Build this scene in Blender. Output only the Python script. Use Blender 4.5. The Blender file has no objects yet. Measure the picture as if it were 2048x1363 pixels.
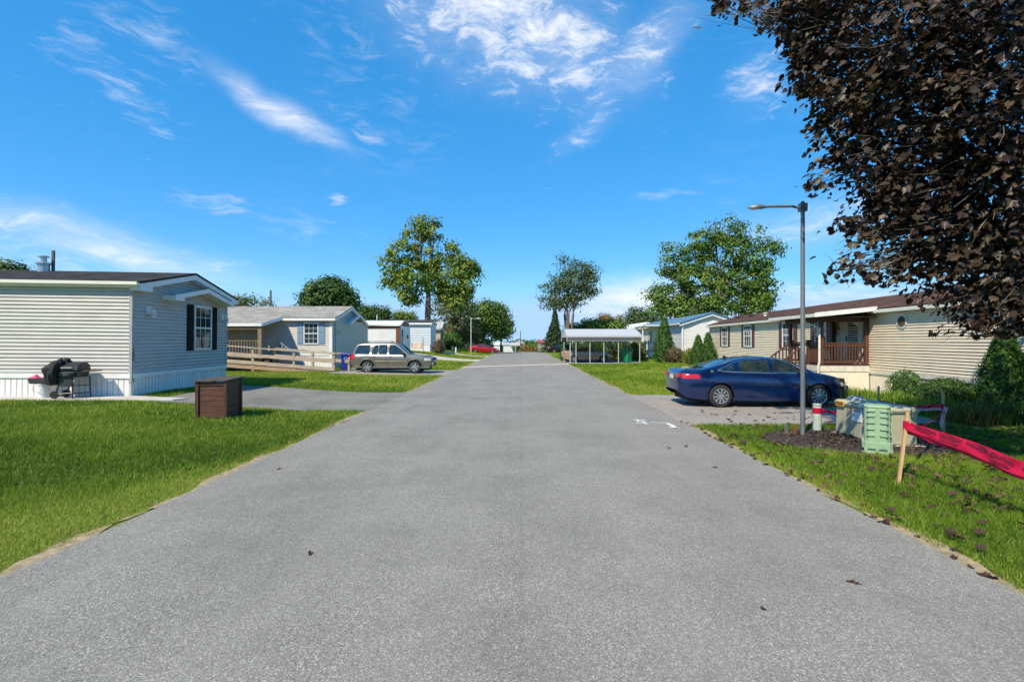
import bpy, bmesh, math, random
import numpy as np
from mathutils import Vector, Matrix

rng = np.random.default_rng(7)
random.seed(7)
SC = bpy.context.scene
COL = SC.collection
R = math.radians

# ------------------------------------------------------------------ camera
CAMH = 1.95
FPX = 1000.0            # focal length in pixels of a 2048 px wide picture
cam_data = bpy.data.cameras.new('camera')
cam_data.sensor_width = 36.0
cam_data.lens = 36.0 * FPX / 2048.0
cam_data.clip_start = 0.05
cam_data.clip_end = 5000.0
cam = bpy.data.objects.new('camera', cam_data)
COL.objects.link(cam)
cam.location = (0, 0, CAMH)
cam.rotation_euler = (R(90), 0, 0)
SC.camera = cam

# ------------------------------------------------------------------ sun, sky, exposure
SUN_AZ = R(36)          # sun stands behind the camera, this far to its left
SUN_EL = R(48)
S = Vector((-math.sin(SUN_AZ) * math.cos(SUN_EL), -math.cos(SUN_AZ) * math.cos(SUN_EL), math.sin(SUN_EL)))
sun_data = bpy.data.lights.new('sun', 'SUN')
sun_data.energy = 3.2
sun_data.angle = R(0.55)
sun_data.color = (1.0, 0.90, 0.72)
sun = bpy.data.objects.new('sun', sun_data)
COL.objects.link(sun)
sun.rotation_euler = S.to_track_quat('Z', 'Y').to_euler()
sun.location = (-20, -30, 40)

SC.view_settings.view_transform = 'Standard'
SC.view_settings.look = 'None'
SC.view_settings.exposure = 0.92
SC.view_settings.gamma = 1.0
SC.cycles.use_denoising = True
SC.cycles.max_bounces = 6
SC.cycles.diffuse_bounces = 5
SC.cycles.adaptive_threshold = 0.02
SC.cycles.transparent_max_bounces = 6
SC.cycles.caustics_reflective = False
SC.cycles.caustics_refractive = False
SC.cycles.sample_clamp_indirect = 6.0

def build_world():
    w = bpy.data.worlds.new('World')
    SC.world = w
    w.use_nodes = True
    nt = w.node_tree
    nd, lk = nt.nodes, nt.links
    nd.clear()
    out = nd.new('ShaderNodeOutputWorld')
    bg = nd.new('ShaderNodeBackground')
    bg.inputs['Strength'].default_value = 0.15
    sky = nd.new('ShaderNodeTexSky')
    sky.sky_type = 'NISHITA'
    sky.sun_disc = False
    sky.sun_elevation = SUN_EL
    sky.sun_rotation = math.pi + SUN_AZ
    sky.altitude = 200
    sky.air_density = 0.6
    sky.dust_density = 0.0
    sky.ozone_density = 5.0
    hs = nd.new('ShaderNodeHueSaturation')
    hs0 = nd.new('ShaderNodeHueSaturation')
    for n_ in (hs0, hs):
        n_.inputs['Saturation'].default_value = 1.44; n_.inputs['Value'].default_value = 1.40; n_.inputs['Hue'].default_value = 0.5005
    gm = nd.new('ShaderNodeGamma'); gm.inputs[1].default_value = 0.42
    lk.new(sky.outputs[0], gm.inputs[0]); lk.new(gm.outputs[0], hs0.inputs['Color']); lk.new(hs0.outputs[0], hs.inputs['Color'])

    tc = nd.new('ShaderNodeTexCoord')
    sep = nd.new('ShaderNodeSeparateXYZ')
    lk.new(tc.outputs['Generated'], sep.inputs[0])
    def math_(op, a, b=None, clamp=False):
        n = nd.new('ShaderNodeMath'); n.operation = op; n.use_clamp = clamp
        for i, v in enumerate((a, b)):
            if v is None: continue
            if isinstance(v, (int, float)): n.inputs[i].default_value = v
            else: lk.new(v, n.inputs[i])
        return n.outputs[0]
    az = math_('ARCTAN2', sep.outputs['X'], sep.outputs['Y'])
    el = math_('ARCSINE', sep.outputs['Z'])
    ae = nd.new('ShaderNodeCombineXYZ')
    lk.new(az, ae.inputs[0]); lk.new(el, ae.inputs[1])
    # warp the sky coordinates so that no cloud keeps a regular outline
    wn = nd.new('ShaderNodeTexNoise'); wn.inputs['Scale'].default_value = 9.0; wn.inputs['Detail'].default_value = 5.0
    lk.new(ae.outputs[0], wn.inputs['Vector'])
    ws = nd.new('ShaderNodeVectorMath'); ws.operation = 'SUBTRACT'; ws.inputs[1].default_value = (0.5, 0.5, 0.5)
    lk.new(wn.outputs['Color'], ws.inputs[0])
    wm = nd.new('ShaderNodeVectorMath'); wm.operation = 'MULTIPLY'; wm.inputs[1].default_value = (0.07, 0.05, 0.0)
    lk.new(ws.outputs[0], wm.inputs[0])
    wa = nd.new('ShaderNodeVectorMath'); wa.operation = 'ADD'
    lk.new(ae.outputs[0], wa.inputs[0]); lk.new(wm.outputs[0], wa.inputs[1])
    AE = wa.outputs[0]
    def fibre(rot, sx, sy, scale, detail=10.0, dist=0.35):
        mp = nd.new('ShaderNodeMapping')
        mp.inputs['Rotation'].default_value = (0, 0, R(rot))
        mp.inputs['Scale'].default_value = (sx, sy, 1)
        lk.new(AE, mp.inputs['Vector'])
        n = nd.new('ShaderNodeTexNoise')
        n.inputs['Scale'].default_value = scale; n.inputs['Detail'].default_value = detail
        n.inputs['Roughness'].default_value = 0.68; n.inputs['Distortion'].default_value = dist
        lk.new(mp.outputs[0], n.inputs['Vector'])
        return n.outputs['Fac']
    fibA = fibre(20, 1.0, 4.0, 13.0)
    fibB = fibre(-35, 1.0, 3.0, 14.0)
    fibD = fibre(30, 1.0, 2.4, 12.0, 12.0, 0.3)
    fibC = fibre(4, 0.9, 4.0, 13.0)
    def ramp(v, lo, hi):
        n = nd.new('ShaderNodeMapRange'); n.interpolation_type = 'SMOOTHSTEP'
        n.inputs['From Min'].default_value = lo; n.inputs['From Max'].default_value = hi
        lk.new(v, n.inputs['Value'])
        return n.outputs['Result']
    total = None
    def cloud(px, py, hw, hh, rot, fib, amount, lo, hi, soft=0.0):
        nonlocal total
        a = math.atan((px - 1024) / FPX); e = math.atan((681.5 - py) / math.hypot(FPX, px - 1024))
        hw *= 1.3; hh *= 1.35
        sx = FPX / hw * (1 + ((px - 1024) / FPX) ** 2) ** 0.9
        sy = FPX / hh * (1 + ((px - 1024) / FPX) ** 2) ** 0.45
        sub = nd.new('ShaderNodeVectorMath'); sub.operation = 'SUBTRACT'; sub.inputs[1].default_value = (a, e, 0)
        lk.new(AE, sub.inputs[0])
        rt = nd.new('ShaderNodeMapping'); rt.inputs['Rotation'].default_value = (0, 0, R(-rot))
        lk.new(sub.outputs[0], rt.inputs['Vector'])
        mu = nd.new('ShaderNodeVectorMath'); mu.operation = 'MULTIPLY'; mu.inputs[1].default_value = (sx, sy, 0)
        lk.new(rt.outputs[0], mu.inputs[0])
        ln = nd.new('ShaderNodeVectorMath'); ln.operation = 'LENGTH'
        lk.new(mu.outputs[0], ln.inputs[0])
        m = ramp(ln.outputs['Value'], 1.45, 0.0)
        f = ramp(math_('ADD', fib, math_('MULTIPLY', math_('SUBTRACT', m, 1.0), 0.36)), lo, hi)
        v = math_('MULTIPLY', f, amount)
        if soft:
            sm = math_('MULTIPLY', math_('MULTIPLY', m, m), math_('MULTIPLY', ramp(fib, 0.15, 0.62), soft))
            v = math_('MAXIMUM', v, sm)
        total = v if total is None else math_('MAXIMUM', total, v)
    cloud(1000, 40, 270, 105, -14, fibD, 0.95, 0.27, 0.68, 0.38)     # large plume at the top
    cloud(1110, 80, 140, 70, -20, fibD, 0.92, 0.29, 0.68, 0.38)
    cloud(570, 225, 135, 24, -24, fibA, 0.9, 0.30, 0.72, 0.75)     # bright streak
    cloud(1275, 115, 150, 50, 32, fibB, 0.8, 0.32, 0.75, 0.3)
    cloud(1515, 165, 75, 50, 45, fibB, 0.7, 0.28, 0.72, 0.1)
    cloud(230, 500, 330, 42, -11, fibA, 0.8, 0.27, 0.78, 0.5)     # long bank low on the left
    cloud(40, 520, 160, 60, -8, fibC, 0.6, 0.30, 0.75)
    cloud(300, 60, 190, 60, -28, fibA, 0.34, 0.36, 0.80)
    cloud(230, 160, 200, 70, -30, fibA, 0.42, 0.38, 0.80)
    cloud(740, 270, 60, 22, -10, fibC, 0.5, 0.35, 0.75)
    cloud(680, 388, 26, 16, 0, fibC, 0.7, 0.30, 0.70)
    cloud(430, 402, 130, 28, -4, fibC, 0.42, 0.35, 0.75)
    cloud(1270, 600, 130, 45, 0, fibC, 0.8, 0.26, 0.70, 0.9)      # low bank right of the road
    cloud(1640, 440, 230, 45, 6, fibC, 0.6, 0.30, 0.75, 0.3)
    cloud(1330, 395, 110, 22, 6, fibB, 0.32, 0.36, 0.78)
    cloud(1175, 262, 75, 22, 24, fibB, 0.5, 0.28, 0.70, 0.2)
    cloud(1640, 600, 240, 40, 4, fibC, 0.6, 0.32, 0.75)
    cloud(620, 450, 200, 40, -6, fibC, 0.22, 0.36, 0.80)
    # the same thin cirrus goes on over the rest of the sky
    pl = nd.new('ShaderNodeTexNoise'); pl.inputs['Scale'].default_value = 2.1; pl.inputs['Detail'].default_value = 3
    lk.new(tc.outputs['Generated'], pl.inputs['Vector'])
    veil = math_('MULTIPLY', math_('MULTIPLY', ramp(pl.outputs['Fac'], 0.52, 0.76), ramp(fibA, 0.45, 0.8)), 0.22)
    total = math_('MAXIMUM', total, veil)
    up = ramp(sep.outputs['Z'], 0.0, 0.05)
    total = math_('MULTIPLY', total, up, True)
    mix = nd.new('ShaderNodeMixRGB')
    lk.new(total, mix.inputs['Fac'])
    mn = nd.new('ShaderNodeVectorMath'); mn.operation = 'MINIMUM'; mn.inputs[1].default_value = (1.65, 2.6, 3.9)
    lk.new(hs.outputs[0], mn.inputs[0]); lk.new(mn.outputs[0], mix.inputs['Color1'])
    mix.inputs['Color2'].default_value = (3.7, 3.75, 3.9, 1)
    lk.new(mix.outputs[0], bg.inputs['Color'])
    lk.new(bg.outputs[0], out.inputs[0])
build_world()

# ------------------------------------------------------------------ materials
MATS = {}
def mat(name, col, rough=0.6, metal=0.0, var=0.12, scale=6.0, bump=0.0, bscale=60.0, coat=0.0, spec=0.5, stretch=None, col2=None, dirt=0.0):
    if name in MATS: return MATS[name]
    m = bpy.data.materials.new(name); m.use_nodes = True
    nt = m.node_tree; nd, lk = nt.nodes, nt.links
    b = nd['Principled BSDF']
    b.inputs['Roughness'].default_value = rough
    b.inputs['Metallic'].default_value = metal
    b.inputs['Specular IOR Level'].default_value = spec
    b.inputs['Coat Weight'].default_value = coat
    b.inputs['Coat Roughness'].default_value = 0.04
    tc = nd.new('ShaderNodeTexCoord')
    vec = tc.outputs['Object']
    if stretch:
        mp = nd.new('ShaderNodeMapping'); mp.inputs['Scale'].default_value = stretch
        lk.new(vec, mp.inputs['Vector']); vec = mp.outputs[0]
    n = nd.new('ShaderNodeTexNoise'); n.inputs['Scale'].default_value = scale; n.inputs['Detail'].default_value = 6
    n.inputs['Roughness'].default_value = 0.6
    lk.new(vec, n.inputs['Vector'])
    rp = nd.new('ShaderNodeValToRGB')
    c = np.array(col[:3]); c2 = np.array(col2) if col2 is not None else c
    lo = np.clip(c * (1 - var * 1.6), 0, 1); hi = np.clip(c2 * (1 + var), 0, 1)
    rp.color_ramp.elements[0].position = 0.3; rp.color_ramp.elements[1].position = 0.7
    rp.color_ramp.elements[0].color = (*lo, 1); rp.color_ramp.elements[1].color = (*hi, 1)
    lk.new(n.outputs['Fac'], rp.inputs['Fac'])
    cout = rp.outputs['Color']
    if dirt > 0:
        n3 = nd.new('ShaderNodeTexNoise'); n3.inputs['Scale'].default_value = 1.3; n3.inputs['Detail'].default_value = 8
        lk.new(tc.outputs['Object'], n3.inputs['Vector'])
        mr = nd.new('ShaderNodeMapRange'); mr.inputs['From Min'].default_value = 0.48; mr.inputs['From Max'].default_value = 0.75
        mr.inputs['To Max'].default_value = dirt
        lk.new(n3.outputs['Fac'], mr.inputs['Value'])
        mx = nd.new('ShaderNodeMixRGB'); mx.inputs['Color2'].default_value = (*(c * 0.45 * np.array([1.0, 0.93, 0.8])), 1)
        lk.new(mr.outputs[0], mx.inputs['Fac']); lk.new(cout, mx.inputs['Color1']); cout = mx.outputs[0]
    lk.new(cout, b.inputs['Base Color'])
    if bump > 0:
        n2 = nd.new('ShaderNodeTexNoise'); n2.inputs['Scale'].default_value = bscale; n2.inputs['Detail'].default_value = 4
        lk.new(vec, n2.inputs['Vector'])
        bp = nd.new('ShaderNodeBump'); bp.inputs['Strength'].default_value = bump; bp.inputs['Distance'].default_value = 0.01
        lk.new(n2.outputs['Fac'], bp.inputs['Height']); lk.new(bp.outputs[0], b.inputs['Normal'])
    MATS[name] = m
    return m

def leafmat(name, cols, rough=0.5, trans=0.3, spec=0.3):
    """cols: colours along the per-leaf 'tint' attribute 0..1"""
    if name in MATS: return MATS[name]
    m = bpy.data.materials.new(name); m.use_nodes = True
    nt = m.node_tree; nd, lk = nt.nodes, nt.links
    b = nd['Principled BSDF']
    b.inputs['Roughness'].default_value = rough; b.inputs['Specular IOR Level'].default_value = spec
    at = nd.new('ShaderNodeAttribute'); at.attribute_name = 'tint'
    rp = nd.new('ShaderNodeValToRGB')
    e = rp.color_ramp.elements
    while len(e) < len(cols): e.new(0.5)
    for i, c in enumerate(cols):
        e[i].position = i / (len(cols) - 1); e[i].color = (*c, 1)
    lk.new(at.outputs['Fac'], rp.inputs['Fac'])
    lk.new(rp.outputs[0], b.inputs['Base Color'])
    tr = nd.new('ShaderNodeBsdfTranslucent'); lk.new(rp.outputs[0], tr.inputs['Color'])
    mx = nd.new('ShaderNodeMixShader'); mx.inputs['Fac'].default_value = trans
    lk.new(b.outputs[0], mx.inputs[1]); lk.new(tr.outputs[0], mx.inputs[2])
    lk.new(mx.outputs[0], nd['Material Output'].inputs['Surface'])
    MATS[name] = m
    return m

# ------------------------------------------------------------------ terrain
def sst(a, b, x):
    t = np.clip((np.asarray(x, float) - a) / (b - a), 0, 1)
    return t * t * (3 - 2 * t)
RS = 0.0195
def road_l(y): return -4.28 + RS * y
def road_r(y): return 3.86 + RS * y
def gz(x, y):
    x = np.asarray(x, float); y = np.asarray(y, float)
    yy = np.clip(y, 70, 200)
    z = -0.0003 * (yy - 70) ** 2
    d = np.maximum(road_l(y) - x, 0); dr = np.maximum(x - road_r(y), 0)
    z = z + 0.28 * sst(1.2, 7.0, d) * (1 - sst(20, 27, y))
    z = z + 0.12 * sst(2, 8, d) * sst(20, 27, y) * (1 - sst(38, 56, y))
    z = z + 0.80 * sst(0.5, 8.5, d) * sst(38, 56, y)
    z = z + 0.16 * sst(3, 9, dr) * sst(24, 40, y)
    return z
def P(px, py, Y): return Vector(((px - 1024) / FPX * Y, Y, CAMH - (py - 681.5) / FPX * Y))
def G(px, py, z=0.0):
    Y = (CAMH - z) * FPX / (py - 681.5)
    return Vector(((px - 1024) / FPX * Y, Y, z))
def gnd(x, y, dz=0.0): return Vector((x, y, float(gz(x, y)) + dz))

# ------------------------------------------------------------------ mesh helpers
class MB:
    def __init__(s, T=None): s.v = []; s.f = []; s.T = T
    def add(s, vs, fs):
        o = len(s.v)
        s.v += [(s.T @ Vector(p)) if s.T is not None else Vector(p) for p in vs]
        s.f += [tuple(i + o for i in f) for f in fs]
        return s
    def box(s, x0, x1, y0, y1, z0, z1):
        return s.add([(x0, y0, z0), (x1, y0, z0), (x1, y1, z0), (x0, y1, z0), (x0, y0, z1), (x1, y0, z1), (x1, y1, z1), (x0, y1, z1)],
                     [(0, 3, 2, 1), (4, 5, 6, 7), (0, 1, 5, 4), (1, 2, 6, 5), (2, 3, 7, 6), (3, 0, 4, 7)])
    def bar(s, p, q, w, h, up=(0, 0, 1)):
        p, q = Vector(p), Vector(q); d = (q - p).normalized(); up = Vector(up)
        a = d.cross(up)
        if a.length < 1e-4: a = d.cross(Vector((0, 1, 0)))
        a.normalize(); b = a.cross(d).normalized()
        vs = []
        for c in (p, q):
            for i, j in ((-1, -1), (1, -1), (1, 1), (-1, 1)): vs.append(c + a * (w / 2 * i) + b * (h / 2 * j))
        return s.add(vs, [(0, 1, 2, 3), (7, 6, 5, 4), (0, 4, 5, 1), (1, 5, 6, 2), (2, 6, 7, 3), (3, 7, 4, 0)])
    def prism(s, pts, off):
        n = len(pts); off = Vector(off); pts = [Vector(p) for p in pts]
        return s.add(pts + [p + off for p in pts], [tuple(range(n)), tuple(reversed(range(n, 2 * n)))] +
                     [(i, i + n, (i + 1) % n + n, (i + 1) % n) for i in range(n)])
    def tube(s, pts, r, n=8, cap=True):
        pts = [Vector(p) for p in pts]
        rs = r if isinstance(r, (list, tuple)) else [r] * len(pts)
        vs, fs = [], []; ref = None
        for i, p in enumerate(pts):
            d = (pts[min(i + 1, len(pts) - 1)] - pts[max(i - 1, 0)]).normalized()
            if ref is None:
                ref = d.cross(Vector((0, 0, 1)))
                if ref.length < 0.05: ref = d.cross(Vector((1, 0, 0)))
            a = (ref - d * ref.dot(d)).normalized(); ref = a; b = d.cross(a)
            for k in range(n):
                t = 2 * math.pi * k / n
                vs.append(p + (a * math.cos(t) + b * math.sin(t)) * rs[i])
        for i in range(len(pts) - 1):
            for k in range(n):
                fs.append((i * n + k, i * n + (k + 1) % n, (i + 1) * n + (k + 1) % n, (i + 1) * n + k))
        if cap:
            fs.append(tuple(reversed(range(n)))); fs.append(tuple(range((len(pts) - 1) * n, len(pts) * n)))
        return s.add(vs, fs)
    def lathe(s, prof, c=(0, 0, 0), n=20, axis='Z', cap=True):
        vs, fs = [], []; c = Vector(c)
        for r, h in prof:
            for k in range(n):
                t = 2 * math.pi * k / n
                if axis == 'Z': vs.append(c + Vector((r * math.cos(t), r * math.sin(t), h)))
                else: vs.append(c + Vector((r * math.cos(t), h, r * math.sin(t))))
        for i in range(len(prof) - 1):
            for k in range(n): fs.append((i * n + k, i * n + (k + 1) % n, (i + 1) * n + (k + 1) % n, (i + 1) * n + k))
        if cap: fs.append(tuple(range(n))); fs.append(tuple(range((len(prof) - 1) * n, len(prof) * n)))
        return s.add(vs, fs)
    def grid(s, fn, nu, nv):
        vs = [fn(i / nu, j / nv) for i in range(nu + 1) for j in range(nv + 1)]
        fs = [(i * (nv + 1) + j, (i + 1) * (nv + 1) + j, (i + 1) * (nv + 1) + j + 1, i * (nv + 1) + j + 1) for i in range(nu) for j in range(nv)]
        return s.add(vs, fs)
    def build(s, name, material, parent=None, smooth=0, local=False, recalc=True, bevel=0.0):
        me = bpy.data.meshes.new(name)
        me.from_pydata([tuple(v) for v in s.v], [], s.f)
        if recalc:
            bm = bmesh.new(); bm.from_mesh(me); bmesh.ops.recalc_face_normals(bm, faces=bm.faces); bm.to_mesh(me); bm.free()
        me.materials.append(material)
        if smooth:
            me.polygons.foreach_set('use_smooth', [True] * len(me.polygons))
            me.set_sharp_from_angle(angle=R(smooth))
        o = link(name, me, parent, local)
        if bevel > 0:
            md = o.modifiers.new('bevel', 'BEVEL'); md.width = bevel; md.segments = 2; md.limit_method = 'ANGLE'; md.angle_limit = R(40)
        return o
ORIG = {}
def link(name, data, parent=None, local=False):
    o = bpy.data.objects.new(name, data)
    COL.objects.link(o)
    if parent is not None:
        o.parent = parent
        if not local:
            o.matrix_parent_inverse = Matrix.Translation(-ORIG.get(parent.name, Vector((0, 0, 0))))
    return o
def tag(o, label=None, cat=None, group=None, kind=None):
    if label: o['label'] = label
    if cat: o['category'] = cat
    if group: o['group'] = group
    if kind: o['kind'] = kind
    return o
def thing(name, label, cat, loc=(0, 0, 0), rotz=0.0, group=None):
    o = bpy.data.objects.new(name, None); COL.objects.link(o)
    o.location = loc; o.rotation_euler = (0, 0, rotz); o.empty_display_size = 0.3
    ORIG[o.name] = Vector(loc)
    return tag(o, label, cat, group)
def np_mesh(name, V, F, material, parent=None, tint=None, local=False, smooth=False):
    me = bpy.data.meshes.new(name)
    V = np.ascontiguousarray(V, dtype=np.float32); F = np.ascontiguousarray(F, dtype=np.int32)
    m, k = F.shape
    me.vertices.add(len(V)); me.vertices.foreach_set('co', V.ravel())
    me.loops.add(m * k); me.loops.foreach_set('vertex_index', F.ravel())
    me.polygons.add(m); me.polygons.foreach_set('loop_start', np.arange(0, m * k, k, dtype=np.int32))
    me.update(calc_edges=True); me.validate()
    if smooth: me.polygons.foreach_set('use_smooth', np.ones(m, dtype=bool))
    if tint is not None:
        a = me.attributes.new('tint', 'FLOAT', 'POINT'); a.data.foreach_set('value', np.ascontiguousarray(tint, dtype=np.float32))
    me.materials.append(material)
    return link(name, me, parent, local)
FONT_ID = [0]
def text(name, body, size, M, material, parent=None, extrude=0.002, bold=0.0, local=False, space=1.0):
    c = bpy.data.curves.new(name, 'FONT'); c.body = body; c.size = size; c.align_x = 'CENTER'; c.align_y = 'CENTER'
    c.extrude = extrude; c.offset = bold; c.materials.append(material); c.resolution_u = 3; c.space_character = space
    tmp = bpy.data.objects.new(name, c); me = bpy.data.meshes.new_from_object(tmp); bpy.data.objects.remove(tmp); bpy.data.curves.remove(c)
    me.name = name
    if not me.materials: me.materials.append(material)
    o = link(name, me, parent)
    if local:
        o.matrix_parent_inverse = Matrix.Identity(4); o.matrix_local = M
    elif parent is not None:
        off = -o.matrix_parent_inverse.translation
        o.matrix_parent_inverse = Matrix.Identity(4)
        o.matrix_local = Matrix.Translation(-off) @ M
    else: o.matrix_world = M
    return o
def frame(o, u, n, z=(0, 0, 1)):
    """matrix with local x along u, local y along n, local z along z"""
    u, n, z, o = Vector(u), Vector(n), Vector(z), Vector(o)
    return Matrix(((u.x, n.x, z.x, o.x), (u.y, n.y, z.y, o.y), (u.z, n.z, z.z, o.z), (0, 0, 0, 1)))
def text_on(T, u, z, d=0.01):
    """matrix that stands a text on a wall frame T (u right, n outward, z up)"""
    U = T.to_3x3().col[0].normalized(); N = T.to_3x3().col[1].normalized(); Z = T.to_3x3().col[2].normalized()
    o = T @ Vector((u, d, z))
    return frame(o, U, Z, N)
# ------------------------------------------------------------------ the ground, road and pavements
def ground_mat():
    m = bpy.data.materials.new('lawn_soil'); m.use_nodes = True
    nt = m.node_tree; nd, lk = nt.nodes, nt.links
    b = nd['Principled BSDF']; b.inputs['Roughness'].default_value = 0.95; b.inputs['Specular IOR Level'].default_value = 0.1
    tc = nd.new('ShaderNodeTexCoord')
    def noise(s, d=6, rgh=0.6):
        n = nd.new('ShaderNodeTexNoise'); n.inputs['Scale'].default_value = s; n.inputs['Detail'].default_value = d; n.inputs['Roughness'].default_value = rgh
        lk.new(tc.outputs['Object'], n.inputs['Vector']); return n.outputs['Fac']
    def ramp(v, a, ca, bb, cb):
        r = nd.new('ShaderNodeValToRGB'); r.color_ramp.elements[0].position = a; r.color_ramp.elements[1].position = bb
        r.color_ramp.elements[0].color = (*ca, 1); r.color_ramp.elements[1].color = (*cb, 1); lk.new(v, r.inputs[0]); return r.outputs[0]
    fine = ramp(noise(38, 8, 0.75), 0.35, (0.075, 0.135, 0.014), 0.68, (0.205, 0.275, 0.036))
    dry = ramp(noise(30, 8, 0.75), 0.35, (0.18, 0.19, 0.034), 0.68, (0.37, 0.33, 0.08))
    mx = nd.new('ShaderNodeMixRGB'); mr = nd.new('ShaderNodeMapRange')
    mr.inputs['From Min'].default_value = 0.42; mr.inputs['From Max'].default_value = 0.68
    lk.new(noise(0.35, 5), mr.inputs['Value'])
    lk.new(mr.outputs[0], mx.inputs['Fac']); lk.new(fine, mx.inputs['Color1']); lk.new(dry, mx.inputs['Color2'])
    lk.new(mx.outputs[0], b.inputs['Base Color'])
    bp = nd.new('ShaderNodeBump'); bp.inputs['Strength'].default_value = 0.8; bp.inputs['Distance'].default_value = 0.03
    lk.new(noise(55, 5), bp.inputs['Height']); lk.new(bp.outputs[0], b.inputs['Normal'])
    return m

def asphalt_mat(name, lo, hi, seam=False, speck=0.8, stain=0.4, mud=0.0):
    m = bpy.data.materials.new(name); m.use_nodes = True
    nt = m.node_tree; nd, lk = nt.nodes, nt.links
    b = nd['Principled BSDF']; b.inputs['Roughness'].default_value = 0.88; b.inputs['Specular IOR Level'].default_value = 0.25
    tc = nd.new('ShaderNodeTexCoord'); V = tc.outputs['Object']
    def noise(s, d=4, rgh=0.6, vec=None):
        n = nd.new('ShaderNodeTexNoise'); n.inputs['Scale'].default_value = s; n.inputs['Detail'].default_value = d; n.inputs['Roughness'].default_value = rgh
        lk.new(vec or V, n.inputs['Vector']); return n.outputs['Fac']
    def mr(v, a, c, lo_=0.0, hi_=1.0):
        n = nd.new('ShaderNodeMapRange'); n.inputs['From Min'].default_value = a; n.inputs['From Max'].default_value = c
        n.inputs['To Min'].default_value = lo_; n.inputs['To Max'].default_value = hi_; lk.new(v, n.inputs['Value']); return n.outputs[0]
    def mix(f, a, c, mode='MIX'):
        n = nd.new('ShaderNodeMixRGB'); n.blend_type = mode
        for i, v in ((0, f), (1, a), (2, c)):
            if isinstance(v, (int, float)): n.inputs[i].default_value = v
            elif isinstance(v, tuple): n.inputs[i].default_value = (*v, 1)
            else: lk.new(v, n.inputs[i])
        return n.outputs[0]
    vo = nd.new('ShaderNodeTexVoronoi'); vo.inputs['Scale'].default_value = 150.0; lk.new(V, vo.inputs['Vector'])
    vs = nd.new('ShaderNodeSeparateColor'); lk.new(vo.outputs['Color'], vs.inputs[0])
    vo2 = nd.new('ShaderNodeTexVoronoi'); vo2.inputs['Scale'].default_value = 120.0; lk.new(V, vo2.inputs['Vector'])
    vs2 = nd.new('ShaderNodeSeparateColor'); lk.new(vo2.outputs['Color'], vs2.inputs[0])
    base = mix(mr(noise(140, 3, 0.7), 0.3, 0.7), lo, hi)
    base = mix(mr(vs.outputs[0], 0.0, 1.0, 0.0, speck), base, mix(vs.outputs[1], tuple(0.45 * v for v in lo), tuple(min(1, 1.75 * v) for v in hi)))
    base = mix(mr(vs2.outputs[0], 0.84, 0.88, 0.0, 0.75), base, tuple(min(1, 2.0 * v) for v in hi))   # pale stones
    base = mix(mr(vs2.outputs[1], 0.80, 0.86, 0.0, 0.62), base, tuple(0.4 * v for v in lo))          # dark pits
    base = mix(mr(noise(0.55, 7, 0.65), 0.42, 0.75, 0.0, stain), base, tuple(0.62 * v for v in lo))
    base = mix(mr(noise(2.6, 7, 0.7), 0.5, 0.8, 0.0, stain * 0.7), base, tuple(0.7 * v for v in lo))
    mp = nd.new('ShaderNodeMapping'); mp.inputs['Scale'].default_value = (1.1, 0.06, 1); lk.new(V, mp.inputs['Vector'])
    base = mix(mr(noise(1.2, 5, 0.6, mp.outputs[0]), 0.45, 0.7, 0.0, 0.3), base, tuple(1.18 * v for v in hi))    # worn wheel tracks
    if mud: base = mix(mr(noise(1.9, 6, 0.7), 0.5, 0.72, 0.0, mud), base, (0.20, 0.16, 0.115))
    if seam:
        sp = nd.new('ShaderNodeSeparateXYZ'); lk.new(V, sp.inputs[0])
        ma = nd.new('ShaderNodeMath'); ma.operation = 'MULTIPLY_ADD'; ma.inputs[1].default_value = -RS; lk.new(sp.outputs[1], ma.inputs[0]); lk.new(sp.outputs[0], ma.inputs[2])
        ab = nd.new('ShaderNodeMath'); ab.operation = 'ABSOLUTE'; lk.new(ma.outputs[0], ab.inputs[0])
        base = mix(mr(ab.outputs[0], 0.03, 0.01, 0.0, 0.10), base, tuple(0.62 * v for v in lo))
        base = mix(mr(ma.outputs[0], 0.0, 0.05, 0.0, 0.10), base, tuple(1.2 * v for v in hi))
    if seam:
        cv = nd.new('ShaderNodeTexVoronoi'); cv.feature = 'DISTANCE_TO_EDGE'; cv.inputs['Scale'].default_value = 0.33
        wv = nd.new('ShaderNodeTexNoise'); wv.inputs['Scale'].default_value = 1.4; wv.inputs['Detail'].default_value = 6
        lk.new(V, wv.inputs['Vector'])
        av = nd.new('ShaderNodeVectorMath'); av.operation = 'MULTIPLY_ADD'; av.inputs[1].default_value = (1.3, 1.3, 0)
        lk.new(wv.outputs['Color'], av.inputs[0]); lk.new(V, av.inputs[2]); lk.new(av.outputs[0], cv.inputs['Vector'])
        ck = nd.new('ShaderNodeMath'); ck.operation = 'MULTIPLY'
        lk.new(mr(cv.outputs['Distance'], 0.0035, 0.0015), ck.inputs[0]); lk.new(mr(noise(0.23, 3), 0.53, 0.6, 0.0, 0.5), ck.inputs[1])
        base = mix(ck.outputs[0], base, tuple(0.45 * v for v in lo))                                  # hairline cracks
        base = mix(mr(noise(0.8, 8, 0.75), 0.66, 0.74, 0.0, 0.35), base, tuple(0.5 * v for v in lo))  # oil spots
    lk.new(base, b.inputs['Base Color'])
    bp = nd.new('ShaderNodeBump'); bp.inputs['Strength'].default_value = 0.55; bp.inputs['Distance'].default_value = 0.006
    lk.new(vo.outputs['Distance'], bp.inputs['Height']); lk.new(bp.outputs[0], b.inputs['Normal'])
    return m

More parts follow.
